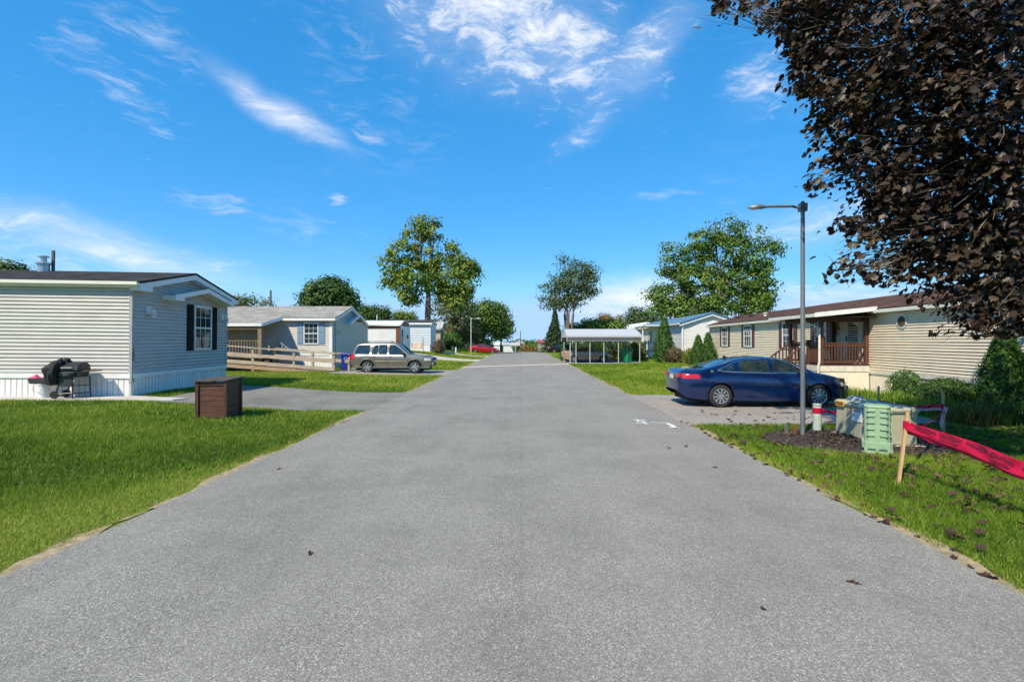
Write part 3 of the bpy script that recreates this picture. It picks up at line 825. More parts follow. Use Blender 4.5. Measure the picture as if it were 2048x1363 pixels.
# ---- second house on the left: blue shutters, porch and ramp -------------------
def taupe_home():
    A = Vector((-11.88, 33.0, 0)); g = Vector((-0.06, 0.998, 0)).normalized(); f = Vector((-1, 0, 0))
    h = thing('mobile_home', 'taupe-sided home with light blue shutters, arched gable window and covered porch beside wooden ramp', 'mobile home', (A.x, A.y, 0.1))
    L, Wd = 15.0, 8.2
    TL = frame(A + f * L, (1, 0, 0), (0, -1, 0))
    TG = frame(A, g, (g.y, -g.x, 0))
    ze, zr, zs = 3.42, 4.38, 1.14
    gb = (0, ze, Wd / 2, zr, Wd, ze)
    wl = wall_core(TL, 0.02, L, 0.25, ze, Wd).build('wall', GREYS2, h)
    wg = wall_core(TG, 0, Wd, 0.25, ze, 0.06, gb).build('wall', GREYS2, h)
    siding(TL, 0, L - 0.02, zs, ze, 0.115, GREYS2, wl, each=False).build('siding', GREYS2, wl)
    siding(TG, 0.02, Wd - 0.02, zs - 0.05, zr, 0.115, GREYS2, wg, gable=gb, each=False).build('siding', GREYS2, wg)
    for T, a, b in ((TL, 0, L), (TG, 0, Wd)):
        MB(T).box(a, b, 0.004, 0.04, zs - 0.14, zs - 0.002).build('trim_band', WHITE, h)
        skirting(T, a, b, 0.0, zs - 0.14, SKIRT, h, 0.2)
    MB(TL).box(L - 0.16, L + 0.03, -0.02, 0.05, 0.2, ze).build('corner_post', WHITE, h)
    MB(TG).box(0.5, 0.62, 0.02, 0.09, 0.4, ze - 0.05).build('downspout', mat('grey_spout', (0.42, 0.40, 0.38), 0.5), h)
    SH = shingles('grey_shingle', (0.30, 0.28, 0.24), (0.40, 0.375, 0.33))
    ov = 0.3; sl = (zr - ze) / (Wd / 2)
    def rp(x, t, z): return A + f * x + g * t + Vector((0, 0, z))
    roof = roof_slab('roof', [rp(L, -ov, ze - sl * ov + 0.14), rp(-ov - 0.03, -ov, ze - sl * ov + 0.14), rp(-ov - 0.03, Wd / 2, zr + 0.14), rp(L, Wd / 2, zr + 0.14)], SH, h)
    roof_slab('roof', [rp(-ov - 0.03, Wd + ov, ze - sl * ov + 0.14), rp(L, Wd + ov, ze - sl * ov + 0.14), rp(L, Wd / 2, zr + 0.141), rp(-ov - 0.03, Wd / 2, zr + 0.141)], SH, h)
    zf = ze - sl * ov + 0.07
    MB().bar(rp(3.2, -ov - 0.015, zf - 0.06), rp(-ov, -ov - 0.015, zf - 0.06), 0.03, 0.16).build('fascia', WHITE, h)
    rake(TG, (-ov, zf), (Wd / 2, zr + 0.07), h, WHITE, 0.2, 0.024, ov - 0.01)
    rake(TG, (Wd / 2, zr + 0.071), (Wd + ov, zf + 0.001), h, WHITE, 0.2, 0.026, ov - 0.012)
    # gable bump-out trim with the arched window
    rake(TG, (2.6, 3.28), (5.3, 3.98), h, WHITE, 0.18, 0.025, 0.55, 'brow_board')
    rake(TG, (5.3, 3.981), (8.1, 3.28), h, WHITE, 0.18, 0.027, 0.548, 'brow_board')
    MB(TG).box(2.6, 2.72, 0.02, 0.06, zs, 3.2).build('corner_trim', WHITE, h)
    w = window(TG, 4.2, 6.6, 1.70, 3.12, h, shutter=SHUT_B, sw=0.62, cols=2, rows=2, fr=0.12)
    MB(TG).box(5.31, 5.49, 0.03, 0.085, 1.82, 3.0).build('mullion', WHITE, w)
    arch = [(5.4 + 1.25 * math.cos(t), 0.03, 3.14 + 0.52 * math.sin(t)) for t in np.linspace(0, math.pi, 15)]
    ar = MB(TG).prism(arch, (0, 0.04, 0)).build('window', SHUT_B, h)
    for k in range(1, 5):
        t = math.pi * k / 5
        MB(TG).bar((5.4, 0.075, 3.15), (5.4 + 1.2 * math.cos(t), 0.075, 3.15 + 0.49 * math.sin(t)), 0.05, 0.012, up=(0, 1, 0)).build('sunburst_rib', mat('pale_blue', (0.30, 0.40, 0.50), 0.5), ar)
    x0 = L - (-11.88 + 13.73)
    window(TL, x0, x0 + 0.98, 1.74, 3.15, h, shutter=SHUT_B, sw=0.40, cols=3, rows=2)
    wall_lantern(TG, 1.2, 2.55, h, WHITE); wall_lantern(TG, 7.75, 2.55, h, WHITE)
    # covered porch
    px0, px1, py0 = -27.0, -15.2, 30.4
    zpo = 2.93
    roof2 = roof_slab('porch_roof', [(px0, py0 - 0.05, zpo + 0.12), (px1, py0 - 0.05, zpo + 0.12), (px1 + 0.12, 33.6, ze + sl * 0.6 + 0.152), (px0, 33.6, ze + sl * 0.6 + 0.152)], SH, h, 0.05)
    MB().bar((px0, py0 - 0.075, zpo + 0.01), (px1, py0 - 0.075, zpo + 0.01), 0.03, 0.19).build('fascia', WHITE, h)
    MB().bar((px1 + 0.02, py0 - 0.06, zpo + 0.012), (px1 + 0.13, 32.72, ze + 0.0), 0.03, 0.20).build('fascia', WHITE, h)
    CED = mat('weathered_cedar', (0.27, 0.19, 0.12), 0.85, var=0.3, scale=5, stretch=(3, 3, 0.6), bump=0.3)
    GREYW = mat('grey_wood', (0.33, 0.29, 0.25), 0.9, var=0.25, scale=6, stretch=(1, 1, 0.5), bump=0.3)
    MB().box(px0, px1 - 0.05, py0 + 0.02, py0 + 0.12, zpo - 0.26, zpo - 0.09).build('porch_beam', CED, h)
    for x in (-15.35, -19.5):
        MB().box(x - 0.11, x + 0.11, py0 + 0.0, py0 + 0.20, 0.0, zpo - 0.262).build('porch_post', CED, h)
    dz = 1.05
    MB().box(px0, -14.8, py0 + 0.02, 32.95, dz - 0.14, dz).build('porch_deck', GREYW, h)
    MB().box(px0, -14.85, py0 + 0.15, py0 + 0.18, 0.15, dz - 0.14).build('porch_skirt', mat('dark_skirt_wood', (0.16, 0.12, 0.09), 0.9), h)  # dark brown board closing the space below the deck
    def balustrade(p, q, hgt, n, material, low=0.08):
        p, q = Vector(p), Vector(q)
        MB().bar(p + Vector((0, 0, hgt)), q + Vector((0, 0, hgt)), 0.09, 0.045).build('handrail', material, h)
        MB().bar(p + Vector((0, 0, low)), q + Vector((0, 0, low)), 0.04, 0.07).build('bottom_rail', material, h)
        for i in range(n + 1):
            c = p.lerp(q, i / n)
            wv = 0.045 if i not in (0, n) else 0.10
            MB().box(c.x - wv / 2, c.x + wv / 2, c.y - wv / 2, c.y + wv / 2, c.z + (low if 0 < i < n else 0.0), c.z + hgt - 0.02 + (0.0 if 0 < i < n else 0.04)).build('baluster' if 0 < i < n else 'newel_post', material, h)
    balustrade((-19.4, py0 + 0.22, dz), (-15.5, py0 + 0.22, dz), 0.92, 22, CED)
    balustrade((-15.15, 31.2, dz), (-14.75, 31.9, dz), 0.92, 7, GREYW)
    # porch stairs going down to the right
    for i in range(5):
        x = -14.75 + 0.26 * i
        MB().box(x, x + 0.30, 31.4, 32.6, dz - 0.19 * (i + 1) - 0.04, dz - 0.19 * (i + 1)).build('stair_tread', GREYW, h)
    MB().bar((-14.8, 31.35, dz - 0.2), (-13.45, 31.35, 0.15), 0.05, 0.25).build('stringer', GREYW, h)
    MB().bar((-14.75, 31.35, dz + 0.95), (-13.4, 31.35, 0.12 + 0.92), 0.09, 0.05).build('handrail', GREYW, h)
    for i in range(7):
        x = -14.6 + 0.19 * i; z = dz - 0.69 * (x + 14.75)
        MB().box(x - 0.02, x + 0.02, 31.33, 31.37, z - 0.1, z + 0.88).build('baluster', GREYW, h)
    return h
taupe_home()

# ---- the wooden ramp in front of it ------------------------------------------
def ramp():
    W = mat('bleached_wood', (0.46, 0.37, 0.28), 0.9, var=0.25, scale=3, stretch=(0.6, 4, 6), bump=0.4, bscale=30)
    WP = mat('bleached_post', (0.40, 0.32, 0.23), 0.9, var=0.3, scale=4, stretch=(5, 5, 0.8), bump=0.4, bscale=30)
    RED = mat('reddish_board', (0.42, 0.27, 0.17), 0.9, var=0.2, scale=3, stretch=(0.6, 4, 6))
    h = thing('wheelchair_ramp', 'weathered wooden wheelchair ramp with three-rail fence beside the taupe home', 'ramp', (-13.5, 30, 0.1))
    xr, xl = -10.58, -20.5
    def z(x): return 0.09 + (xr - x) * 0.078
    for y, posts in ((29.75, (-10.62, -13.0, -15.45, -17.9, -20.4)), (31.05, (-10.15, -12.4, -14.8))):
        last = posts[-1]
        for x in posts:
            MB().box(x - 0.065, x + 0.065, y + 0.02, y + 0.15, float(gz(x, y)) - 0.1, z(x) + 1.02).build('post', WP, h)
        for k, (dzz, hh) in enumerate(((1.07, 0.06), (0.62, 0.19), (0.18, 0.19))):
            if y > 30 and k == 2: continue
            xs = list(posts)
            for a, b in zip(xs[:-1], xs[1:]):
                j = random.uniform(-0.015, 0.015)
                if k == 0: MB().bar((a + 0.06, y + 0.05, z(a) + dzz), (b + 0.055, y + 0.05, z(b) + dzz + j), 0.17, hh).build('rail', W, h)
                else: MB().bar((a + 0.06, y - 0.002, z(a) + dzz), (b + 0.055, y - 0.002, z(b) + dzz + j), 0.04, hh).build('rail', W, h)
    n = 46
    for i in range(n):
        x = xr - 0.2 - i * 0.21
        MB().box(x - 0.1, x + 0.1, 29.95, 31.0, z(x) - 0.02, z(x) + 0.02).build('deck_plank', W, h)
    MB().bar((xr, 29.78, z(xr) - 0.10), (xl, 29.78, z(xl) - 0.10), 0.05, 0.2).build('side_beam', RED, h)
    MB().bar((xr, 31.05, z(xr) - 0.12), (xl, 31.05, z(xl) - 0.12), 0.05, 0.2).build('side_beam', RED, h)
    MB().box(-9.9, -10.05, 29.9, 31.0, 0.02, 0.1).build('toe_plank', W, h)
ramp()

# ---- brown and white trailer ---------------------------------------------------
def brown_trailer():
    Y0 = 45.0; xc = -10.1; xl = -24.0
    h = thing('mobile_home', 'white trailer with brown corner trim and rounded roof behind the parked silver vehicle', 'mobile home', (xc, Y0, 0.2))
    BR = mat('brown_trim', (0.17, 0.06, 0.035), 0.6, var=0.15)
    WW = mat('white_panel', (0.76, 0.75, 0.73), 0.5, var=0.06, scale=1.5, dirt=0.15)
    g = Vector((-0.035, 1, 0)).normalized()
    TL = frame((xl, Y0, 0), (1, 0, 0), (0, -1, 0)); TG = frame((xc, Y0, 0), g, (g.y, -g.x, 0))
    Lx = xc - xl; Wd = 4.6; ze = 3.32
    MB(TL).box(0, Lx, -Wd, 0, 0.1, ze).build('wall', WW, h)
    mb = MB(TL)
    x = 0
    while x < Lx - 0.35:
        mb.box(x + 0.012, x + 0.29, 0.0, 0.012, 0.4, ze - 0.28); x += 0.30
    mb.build('wall_panel', WW, h)
    MB(TL).box(0, Lx + 0.03, 0.0, 0.03, ze - 0.28, ze).build('trim_band', BR, h)
    MB(TL).box(Lx - 0.34, Lx + 0.03, 0.002, 0.028, 0.1, ze - 0.28).build('corner_trim', BR, h)
    MB(TG).box(0.0, 0.12, 0.0, 0.03, 0.1, ze).build('corner_trim', BR, h)
    MB(TG).box(0.12, 2.9, 0.0, 0.02, 0.4, ze).build('end_panel', mat('pale_end', (0.55, 0.57, 0.58), 0.5), h)
    MB(TG).box(2.9, Wd, 0.0, 0.03, 0.1, ze).build('corner_trim', BR, h)
    arc = [(t * Wd, 0.0, ze + 0.42 * math.sin(math.pi * t) ** 0.8) for t in np.linspace(0, 1, 12)]
    MB(TG).prism(arc, (0, 0.03, 0)).build('gable_panel', BR, h)
    arc2 = [(-0.12 + t * (Wd + 0.24), 0.15, ze + 0.03 + 0.46 * math.sin(math.pi * t) ** 0.8) for t in np.linspace(0, 1, 12)]
    rb = MB(TG)
    for a, b in zip(arc2[:-1], arc2[1:]):
        rb.add([a, b, (b[0], b[1] - Lx, b[2]), (a[0], a[1] - Lx, a[2]), (a[0], a[1], a[2] + 0.06), (b[0], b[1], b[2] + 0.06), (b[0], b[1] - Lx, b[2] + 0.06), (a[0], a[1] - Lx, a[2] + 0.06)],
               [(0, 1, 2, 3), (4, 5, 6, 7), (0, 1, 5, 4), (0, 3, 7, 4), (1, 2, 6, 5), (2, 3, 7, 6)])
    rb.build('roof', mat('white_metal_roof', (0.66, 0.65, 0.62), 0.5), h)
    MB().bar((xl, Y0 - 0.13, ze + 0.06), (xc + 0.05, Y0 - 0.13, ze + 0.06), 0.06, 0.17).build('fascia', WHITE, h)
    window(TG, 0.5, 2.3, 1.55, 3.05, h, gmat=GLASSG, cols=2, rows=2, fr=0.08)
    MB(TG).box(0.4, 2.0, 0.02, 0.2, 1.35, 1.45).build('window_box', IRON, h)
    MB(TG).lathe([(0.1, 0), (0.13, 0.2), (0.05, 0.32)], (3.1, 0.14, 2.2), 8).build('wall_lamp', mat('copper_lamp', (0.12, 0.05, 0.03), 0.5), h)
    skirting(TG, 0, Wd, 0.0, 0.42, SKIRT, h, 0.3)
brown_trailer()

# ---- pale blue home further on ---------------------------------------------------
def blue_home():
    Y0 = 58.0; xc = -9.5; xl = -26.0; z0 = 0.75
    BL = mat('pale_blue_siding', (0.54, 0.59, 0.64), 0.55, var=0.05, dirt=0.1)
    h = thing('mobile_home', 'pale blue sided home with dark flat roof and porch swing in front', 'mobile home', (xc, Y0, z0))
    g = Vector((-0.03, 1, 0)).normalized()
    TL = frame((xl, Y0, 0), (1, 0, 0), (0, -1, 0)); TG = frame((xc, Y0, 0), g, (g.y, -g.x, 0))
    Lx = xc - xl; Wd = 4.4; zs, ze, zr = z0 + 0.72, 3.98, 4.38
    gb = (0, ze, Wd / 2, zr, Wd, ze)
    wl = wall_core(TL, 0, Lx, z0, ze, Wd).build('wall', BL, h)
    wg = wall_core(TG, 0, Wd, z0, ze, 0.05, gb).build('wall', BL, h)
    siding(TL, 0, Lx - 0.02, zs, ze, 0.20, BL, wl, each=False).build('siding', BL, wl)
    siding(TG, 0.02, Wd - 0.02, zs, zr, 0.20, BL, wg, gable=gb, each=False).build('siding', BL, wg)
    skirting(TL, 0, Lx, z0 - 0.1, zs, SKIRT, h, 0.3); skirting(TG, 0, Wd, z0 - 0.1, zs, SKIRT, h, 0.3)
    MB(TG).box(-0.03, 0.14, -0.02, 0.05, zs, ze).build('corner_post', WHITE, h)
    DK = shingles('slate_shingle', (0.045, 0.047, 0.05), (0.08, 0.08, 0.082))
    def rp(x, t, z): return Vector((xc - x, Y0, 0)) + g * t + Vector((0, 0, z))
    sl = (zr - ze) / (Wd / 2)
    rf = roof_slab('roof', [rp(Lx, -0.25, ze - sl * .25 + 0.12), rp(-0.25, -0.25, ze - sl * .25 + 0.12), rp(-0.25, Wd / 2, zr + 0.12), rp(Lx, Wd / 2, zr + 0.12)], DK, h)
    roof_slab('roof', [rp(-0.25, Wd + .25, ze - sl * .25 + 0.12), rp(Lx, Wd + .25, ze - sl * .25 + 0.12), rp(Lx, Wd / 2, zr + 0.121), rp(-0.25, Wd / 2, zr + 0.121)], DK, h)
    MB().bar(rp(Lx, -0.27, ze - 0.04), rp(-0.25, -0.27, ze - 0.04), 0.03, 0.2).build('fascia', WHITE, h)
    rake(TG, (-0.25, ze + 0.02), (Wd / 2, zr + 0.05), h, WHITE, 0.2, 0.02, 0.22); rake(TG, (Wd / 2, zr + 0.051), (Wd + 0.25, ze + 0.02), h, WHITE, 0.2, 0.022, 0.218)
    window(TG, 1.5, 2.5, 1.9, 3.5, h, cols=1, rows=1, fr=0.1)
    MB().lathe([(0.06, 0), (0.06, 0.75)], (-16.2, 60, zr - 0.05), 8).build('vent_pipe', WHITE, rf)
blue_home()

def stone_annex():
    Y0 = 68.0; z0 = 0.72
    h = thing('cottage', 'small tan cottage with pale metal roof next to pale blue home', 'house', (-9.6, Y0, z0))
    TAN = mat('tan_stucco', (0.52, 0.43, 0.30), 0.85, var=0.25, scale=4)
    T = frame((-16, Y0, 0), (1, 0, 0), (0, -1, 0)); TG = frame((-9.75, Y0, 0), (-0.02, 1, 0), (1, 0.02, 0))
    MB(T).box(0, 6.25, -3.6, 0, z0, 3.75).build('wall', TAN, h)
    roof = MB(T)
    roof.prism([(-0.2, 0.35, 3.70), (-0.2, -1.8, 4.65), (-0.2, -3.95, 3.70), (-0.2, -3.95, 3.62), (-0.2, -1.8, 4.55), (-0.2, 0.35, 3.62)], (6.75, 0, 0))
    x = -0.2
    while x < 6.5:
        roof.bar((x, 0.35, 3.73), (x, -1.8, 4.68), 0.05, 0.04); x += 0.42
    roof.build('roof', mat('galv_roof', (0.55, 0.55, 0.53), 0.45, metal=0.2, var=0.15), h)
    MB(T).box(0, 6.3, 0.0, 0.36, 3.46, 3.60).build('fascia', mat('grey_fascia', (0.4, 0.41, 0.42), 0.6), h)
    MB(TG).box(0.0, 3.6, 0.0, 0.03, z0, 2.0).build('panel', mat('grey_panel', (0.45, 0.48, 0.52), 0.6), h)
    window(TG, 0.6, 2.4, 2.0, 3.45, h, fmat=mat('brown_frame', (0.08, 0.05, 0.035), 0.6), cols=2, rows=1, fr=0.12)
stone_annex()
# ---- white house with the blue metal roof ------------------------------------------
def white_home():
    A = Vector((14.62, 43.0, 0)); g = Vector((0.066, 1, 0)).normalized(); e = Vector((1, 0, 0))
    z0 = 0.12
    h = thing('mobile_home', 'white sided house with blue metal roof, navy shutters and navy deck stairs', 'mobile home', (A.x, A.y, z0))
    WS = mat('white_siding', (0.70, 0.68, 0.64), 0.5, var=0.04, dirt=0.08)
    TF = frame(A, e, (0, -1, 0))
    TS = frame(A + g * 23, -g, (-g.y, g.x, 0))
    Wd, L, zs, ze, zr = 5.0, 23.0, 0.98, 3.48, 4.28
    gb = (0, ze, Wd / 2, zr, Wd, ze)
    wf = wall_core(TF, 0, Wd, z0, ze, 0.06, gb).build('wall', WS, h)
    ws = wall_core(TS, 0, L - 0.02, z0, ze, Wd - 0.1).build('wall', WS, h)
    siding(TF, 0.02, Wd - 0.02, zs, zr, 0.115, WS, wf, gable=gb, each=False).build('siding', WS, wf)
    siding(TS, 0, L - 0.02, zs, ze, 0.115, WS, ws, each=False).build('siding', WS, ws)
    GS = mat('grey_skirting', (0.58, 0.58, 0.57), 0.5, dirt=0.15)
    skirting(TF, 0, Wd, z0 - 0.1, zs, GS, h, 0.2); skirting(TS, 0, L, z0 - 0.1, zs, GS, h, 0.2)
    MB(TF).box(-0.04, 0.14, -0.03, 0.05, z0, ze).build('corner_post', WHITE, h)
    BR = mat('blue_metal_roof', (0.20, 0.33, 0.45), 0.35, metal=0.35, var=0.08)
    ov = 0.3; sl = (zr - ze) / (Wd / 2)
    def rp(x, t, z): return A + e * x + g * t + Vector((0, 0, z))
    for x0_, x1_, zz in ((-ov, Wd / 2, 0.0), (Wd + ov, Wd / 2, 0.001)):
        rf = roof_slab('roof', [rp(x0_, -ov, ze - sl * ov + 0.12), rp(x0_, L, ze - sl * ov + 0.12), rp(x1_, L, zr + 0.12 + zz), rp(x1_, -ov, zr + 0.12 + zz)], BR, h, 0.05)
        ribs = MB()
        for k in range(58):
            t = -ov + 0.02 + k * 0.4
            ribs.bar(rp(x0_, t, ze - sl * ov + 0.135), rp(x1_, t, zr + 0.135), 0.05, 0.03)
        ribs.build('seam', BR, rf)
    BT = mat('blue_trim', (0.05, 0.13, 0.20), 0.4, var=0.1)
    rake(TF, (-ov, ze - sl * ov + 0.10), (Wd / 2, zr + 0.10), h, BT, 0.14, 0.024, ov - 0.01, 'drip_edge'); rake(TF, (Wd / 2, zr + 0.101), (Wd + ov, ze - sl * ov + 0.10), h, BT, 0.14, 0.026, ov - 0.012, 'drip_edge')
    rake(TF, (-ov, ze - sl * ov - 0.045), (Wd / 2, zr - 0.045), h, WHITE, 0.12, 0.028, ov - 0.03); rake(TF, (Wd / 2, zr - 0.044), (Wd + ov, ze - sl * ov - 0.045), h, WHITE, 0.12, 0.03, ov - 0.032)
    MB().bar(rp(-ov - 0.05, -ov, ze - sl * ov + 0.03), rp(-ov - 0.05, L, ze - sl * ov + 0.03), 0.12, 0.11).build('gutter', WHITE, h)
    MB(TF).tube([(-0.2, 0.2, ze - 0.1), (0.02, 0.1, ze - 0.35), (0.02, 0.09, 0.3)], 0.055, 8).build('downspout', WHITE, h)
    window(TF, 3.05, 4.3, 1.6, 3.1, h, shutter=SHUT_N, sw=0.55, cols=3, rows=2)
    for t in (4.4, 6.9, 12.5):
        window(TS, L - t - 0.9, L - t, 1.65, 3.05, h, shutter=SHUT_N, sw=0.3, cols=1, rows=1)
    # side porch: posts, deck, navy stairs
    NV = mat('navy_deck', (0.018, 0.06, 0.09), 0.6, var=0.2)
    def sp(t, d, z): return A + g * t + Vector((-d, 0, z))
    for t in (7.6, 11.0):
        MB().bar(sp(t, 1.9, 0.1), sp(t, 1.9, ze - 0.05), 0.1, 0.1).build('porch_post', WHITE, h)
    MB().bar(sp(5.5, 1.05, ze - 0.03), sp(12, 1.05, ze - 0.03), 2.0, 0.1).build('porch_roof', WHITE, h)
    dz = 1.0
    MB().bar(sp(4.6, 0.95, dz - 0.06), sp(9.0, 0.95, dz - 0.06), 1.9, 0.12).build('deck', NV, h)
    MB().bar(sp(4.62, 0.1, dz + 0.9), sp(4.62, 1.85, dz + 0.9), 0.09, 0.07).build('handrail', NV, h)
    MB().bar(sp(4.62, 0.1, dz + 0.12), sp(4.62, 1.85, dz + 0.12), 0.05, 0.08).build('bottom_rail', NV, h)
    for i in range(10):
        d = 0.15 + i * 0.188
        MB().bar(sp(4.62, d, dz), sp(4.62, d, dz + 0.9), 0.04, 0.04).build('baluster', NV, h)
    for t in (4.7, 6.2):
        MB().bar(sp(t, 1.9, 0.1), sp(t, 1.9, dz + 1.0), 0.11, 0.11).build('newel_post', NV, h)
        MB().bar(sp(t, 3.2, 0.1), sp(t, 3.2, 1.05), 0.11, 0.11).build('newel_post', NV, h)
        MB().prism([sp(t, 1.9, dz + 0.98), sp(t, 1.9, dz + 0.80), sp(t, 3.2, 0.82), sp(t, 3.2, 1.0)], (0, 0.06, 0)).build('stair_rail', NV, h)
        MB().prism([sp(t, 1.85, dz), sp(t, 1.85, dz - 0.3), sp(t, 3.2, 0.05), sp(t, 3.2, 0.3)], (0, 0.06, 0)).build('stringer', NV, h)
    MB().prism([sp(6.3, 1.9, dz + 0.9), sp(6.3, 1.9, 0.15), sp(6.3, 3.3, 0.15), sp(6.3, 3.3, 0.5)], (0, 0.04, 0)).build('stair_panel', NV, h)
    for i in range(5):
        d = 1.95 + 0.26 * i
        MB().bar(sp(4.75, d + 0.13, dz - 0.19 * (i + 0.7)), sp(6.2, d + 0.13, dz - 0.19 * (i + 0.7)), 0.28, 0.04).build('stair_tread', NV, h)
white_home()

def far_roof_house():
    h = thing('mobile_home', 'white gable end peeking over the carport roof beside the blue-roofed house', 'mobile home', (18.8, 70, 0.1))
    WS = MATS['white_siding']
    T = frame((16.4, 70, 0), (1, 0, 0), (0, -1, 0))
    gb = (0, 3.5, 2.5, 4.5, 5, 3.5)
    w = wall_core(T, 0, 5, 0.1, 3.5, 12, gb).build('wall', WS, h)
    for a, b, zz in ((-0.3, 2.5, 0), (5.3, 2.5, 0.001)):
        rp = lambda x, y, z: T @ Vector((x, y, z))
        roof_slab('roof', [rp(a, 0.4, 3.48), rp(a, -12, 3.48), rp(b, -12, 4.6 + zz), rp(b, 0.4, 4.6 + zz)], WHITE, h, 0.16)
    rake(T, (0.8, 3.7), (2.5, 4.35), h, WHITE, 0.18, 0.02, 0.6, 'brow_board'); rake(T, (2.5, 4.351), (4.2, 3.7), h, WHITE, 0.18, 0.02, 0.598, 'brow_board')
far_roof_house()

# ---- the beige home on the right ---------------------------------------------------
def beige_home():
    g = Vector((0.075, 1, 0)).normalized()
    def W(y): return Vector((12.45 + 0.075 * y, y, 0))
    Yn, Yf = 9.5, 38.8
    L = (Yf - Yn) / g.y
    h = thing('mobile_home', 'long beige-sided mobile home with brown shingle roof, maroon shutters and brown porch', 'mobile home', W(Yf))
    N = Vector((-g.y, g.x, 0))
    T = frame(W(Yf), -g, N)                      # x from the far end towards the camera, outward to the road
    def X(y): return (Yf - y) / g.y
    zt, zs, ze, zr = 0.70, 0.84, 3.10, 3.78
    Wd = 4.4
    w = wall_core(T, 0, L, 0.05, ze, Wd).build('wall', BEIGE, h)
    siding(T, 0, L, zs, ze, 0.0965, BEIGE, w)
    MB(T).box(0, L, 0.004, 0.05, zt, zs).build('trim_band', mat('pale_trim', (0.68, 0.64, 0.56), 0.5), h)
    skirting(T, 0, L, -0.05, zt, SKIRTB, h, 0.17)
    SH = shingles('brown_shingle', (0.085, 0.045, 0.032), (0.125, 0.07, 0.05))
    ov = 0.15; sl = (zr - ze) / (Wd / 2)
    def rp(x, d, z): return T @ Vector((x, -d, z))
    rf = roof_slab('roof', [rp(-0.3, -ov, ze - sl * ov + 0.12), rp(L, -ov, ze - sl * ov + 0.12), rp(L, Wd / 2, zr + 0.12), rp(-0.3, Wd / 2, zr + 0.12)], SH, h)
    roof_slab('roof', [rp(-0.3, Wd + ov, ze - sl * ov + 0.12), rp(L, Wd + ov, ze - sl * ov + 0.12), rp(L, Wd / 2, zr + 0.121), rp(-0.3, Wd / 2, zr + 0.121)], SH, h)
    zf = ze - sl * ov + 0.04
    MB().bar(rp(-0.3, -ov - 0.05, zf - 0.03), rp(L, -ov - 0.05, zf - 0.03), 0.10, 0.12).build('gutter', CREAM, h)
    MB().bar(rp(-0.3, -ov / 2, zf - 0.11), rp(L, -ov / 2, zf - 0.11), ov, 0.012).build('soffit', CREAM, h)
    MB(T).box(-0.03, 0.10, -0.02, 0.04, 0.1, ze).build('corner_post', mat('pale_trim', (0.68, 0.64, 0.56)), h)
    vp = rp(X(31), 0.9, ze + sl * 0.9 + 0.1)
    MB().lathe([(0.09, 0), (0.09, 0.16), (0.14, 0.17), (0.14, 0.22)], vp, 10).build('roof_vent', CREAM, rf)
    for y in (36.6, 34.2):
        vp = rp(X(y), 1.4, ze + sl * 1.4 + 0.1)
        MB().box(vp.x - 0.2, vp.x + 0.2, vp.y - 0.25, vp.y + 0.25, vp.z, vp.z + 0.1).build('roof_vent', mat('brown_vent', (0.05, 0.03, 0.025), 0.7), rf)
    # windows along the wall
    for yc, ww in ((35.4, 1.15), (31.3, 1.2), (26.05, 1.15), (22.85, 1.0)):
        window(T, X(yc) - ww / 2, X(yc) + ww / 2, 1.58, 2.93, h, gmat=GLASSG if yc > 30 else GLASS, shutter=SHUT_M, sw=0.40, cols=3, rows=2)
    # octagonal window
    xo, zo = X(17.6), 2.64
    oc = [(xo + 0.27 * math.cos(R(22.5 + 45 * k)), 0.02, zo + 0.27 * math.sin(R(22.5 + 45 * k))) for k in range(8)]
    ic = [(xo + 0.205 * math.cos(R(22.5 + 45 * k)), 0.062, zo + 0.205 * math.sin(R(22.5 + 45 * k))) for k in range(8)]
    ow = MB(T).prism(oc, (0, 0.04, 0)).build('window', WHITE, h)
    MB(T).prism(ic, (0, 0.008, 0)).build('pane', mat('amber_glass', (0.16, 0.11, 0.05), 0.15, var=0.3, scale=12), ow)
    for a in (45, 135):
        c, s_ = math.cos(R(a)) * 0.19, math.sin(R(a)) * 0.19
        for off in (-0.07, 0.07):
            MB(T).bar((xo - c + off, 0.073, zo - s_), (xo + c + off, 0.073, zo + s_), 0.008, 0.01, up=(0, 1, 0)).build('lead_came', IRON, ow)
    # ---- porch
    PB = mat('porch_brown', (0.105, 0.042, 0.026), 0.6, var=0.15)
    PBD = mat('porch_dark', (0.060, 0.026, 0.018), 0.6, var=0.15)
    yn, yf = 19.4, 22.1
    xn, xf = X(yn), X(yf)
    D = 1.85; dz = 1.02
    # deck and its skirt
    n = 13
    for i in range(n):
        a = 0.02 + D / n * i
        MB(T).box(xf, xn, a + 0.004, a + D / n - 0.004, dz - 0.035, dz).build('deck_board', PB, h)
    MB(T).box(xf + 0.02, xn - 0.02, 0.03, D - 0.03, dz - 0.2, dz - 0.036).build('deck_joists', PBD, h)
    tr = MATS['pale_trim']
    TPn = frame(T @ Vector((xn, D, 0)), T.to_3x3() @ Vector((0, -1, 0)), T.to_3x3() @ Vector((1, 0, 0)))   # near side of the porch
    skirting(TPn, 0, D - 0.05, -0.05, dz - 0.26, SKIRTB, h, 0.13)
    MB(TPn).box(-0.04, D - 0.05, -0.05, 0.03, dz - 0.26, dz - 0.04).build('trim_band', tr, h)
    skirting(T, xn - 1.05, xn, -0.05, dz - 0.26, SKIRTB, h, 0.13)
    # (front panel of the porch base stands at the outer edge)
    TPf = frame(T @ Vector((0, D, 0)), T.to_3x3() @ Vector((1, 0, 0)), N)
    skirting(TPf, xn - 1.0, xn, -0.05, dz - 0.26, SKIRTB, h, 0.13)
    MB(TPf).box(xn - 1.0, xn + 0.03, -0.03, 0.032, dz - 0.26, dz - 0.04).build('trim_band', tr, h)
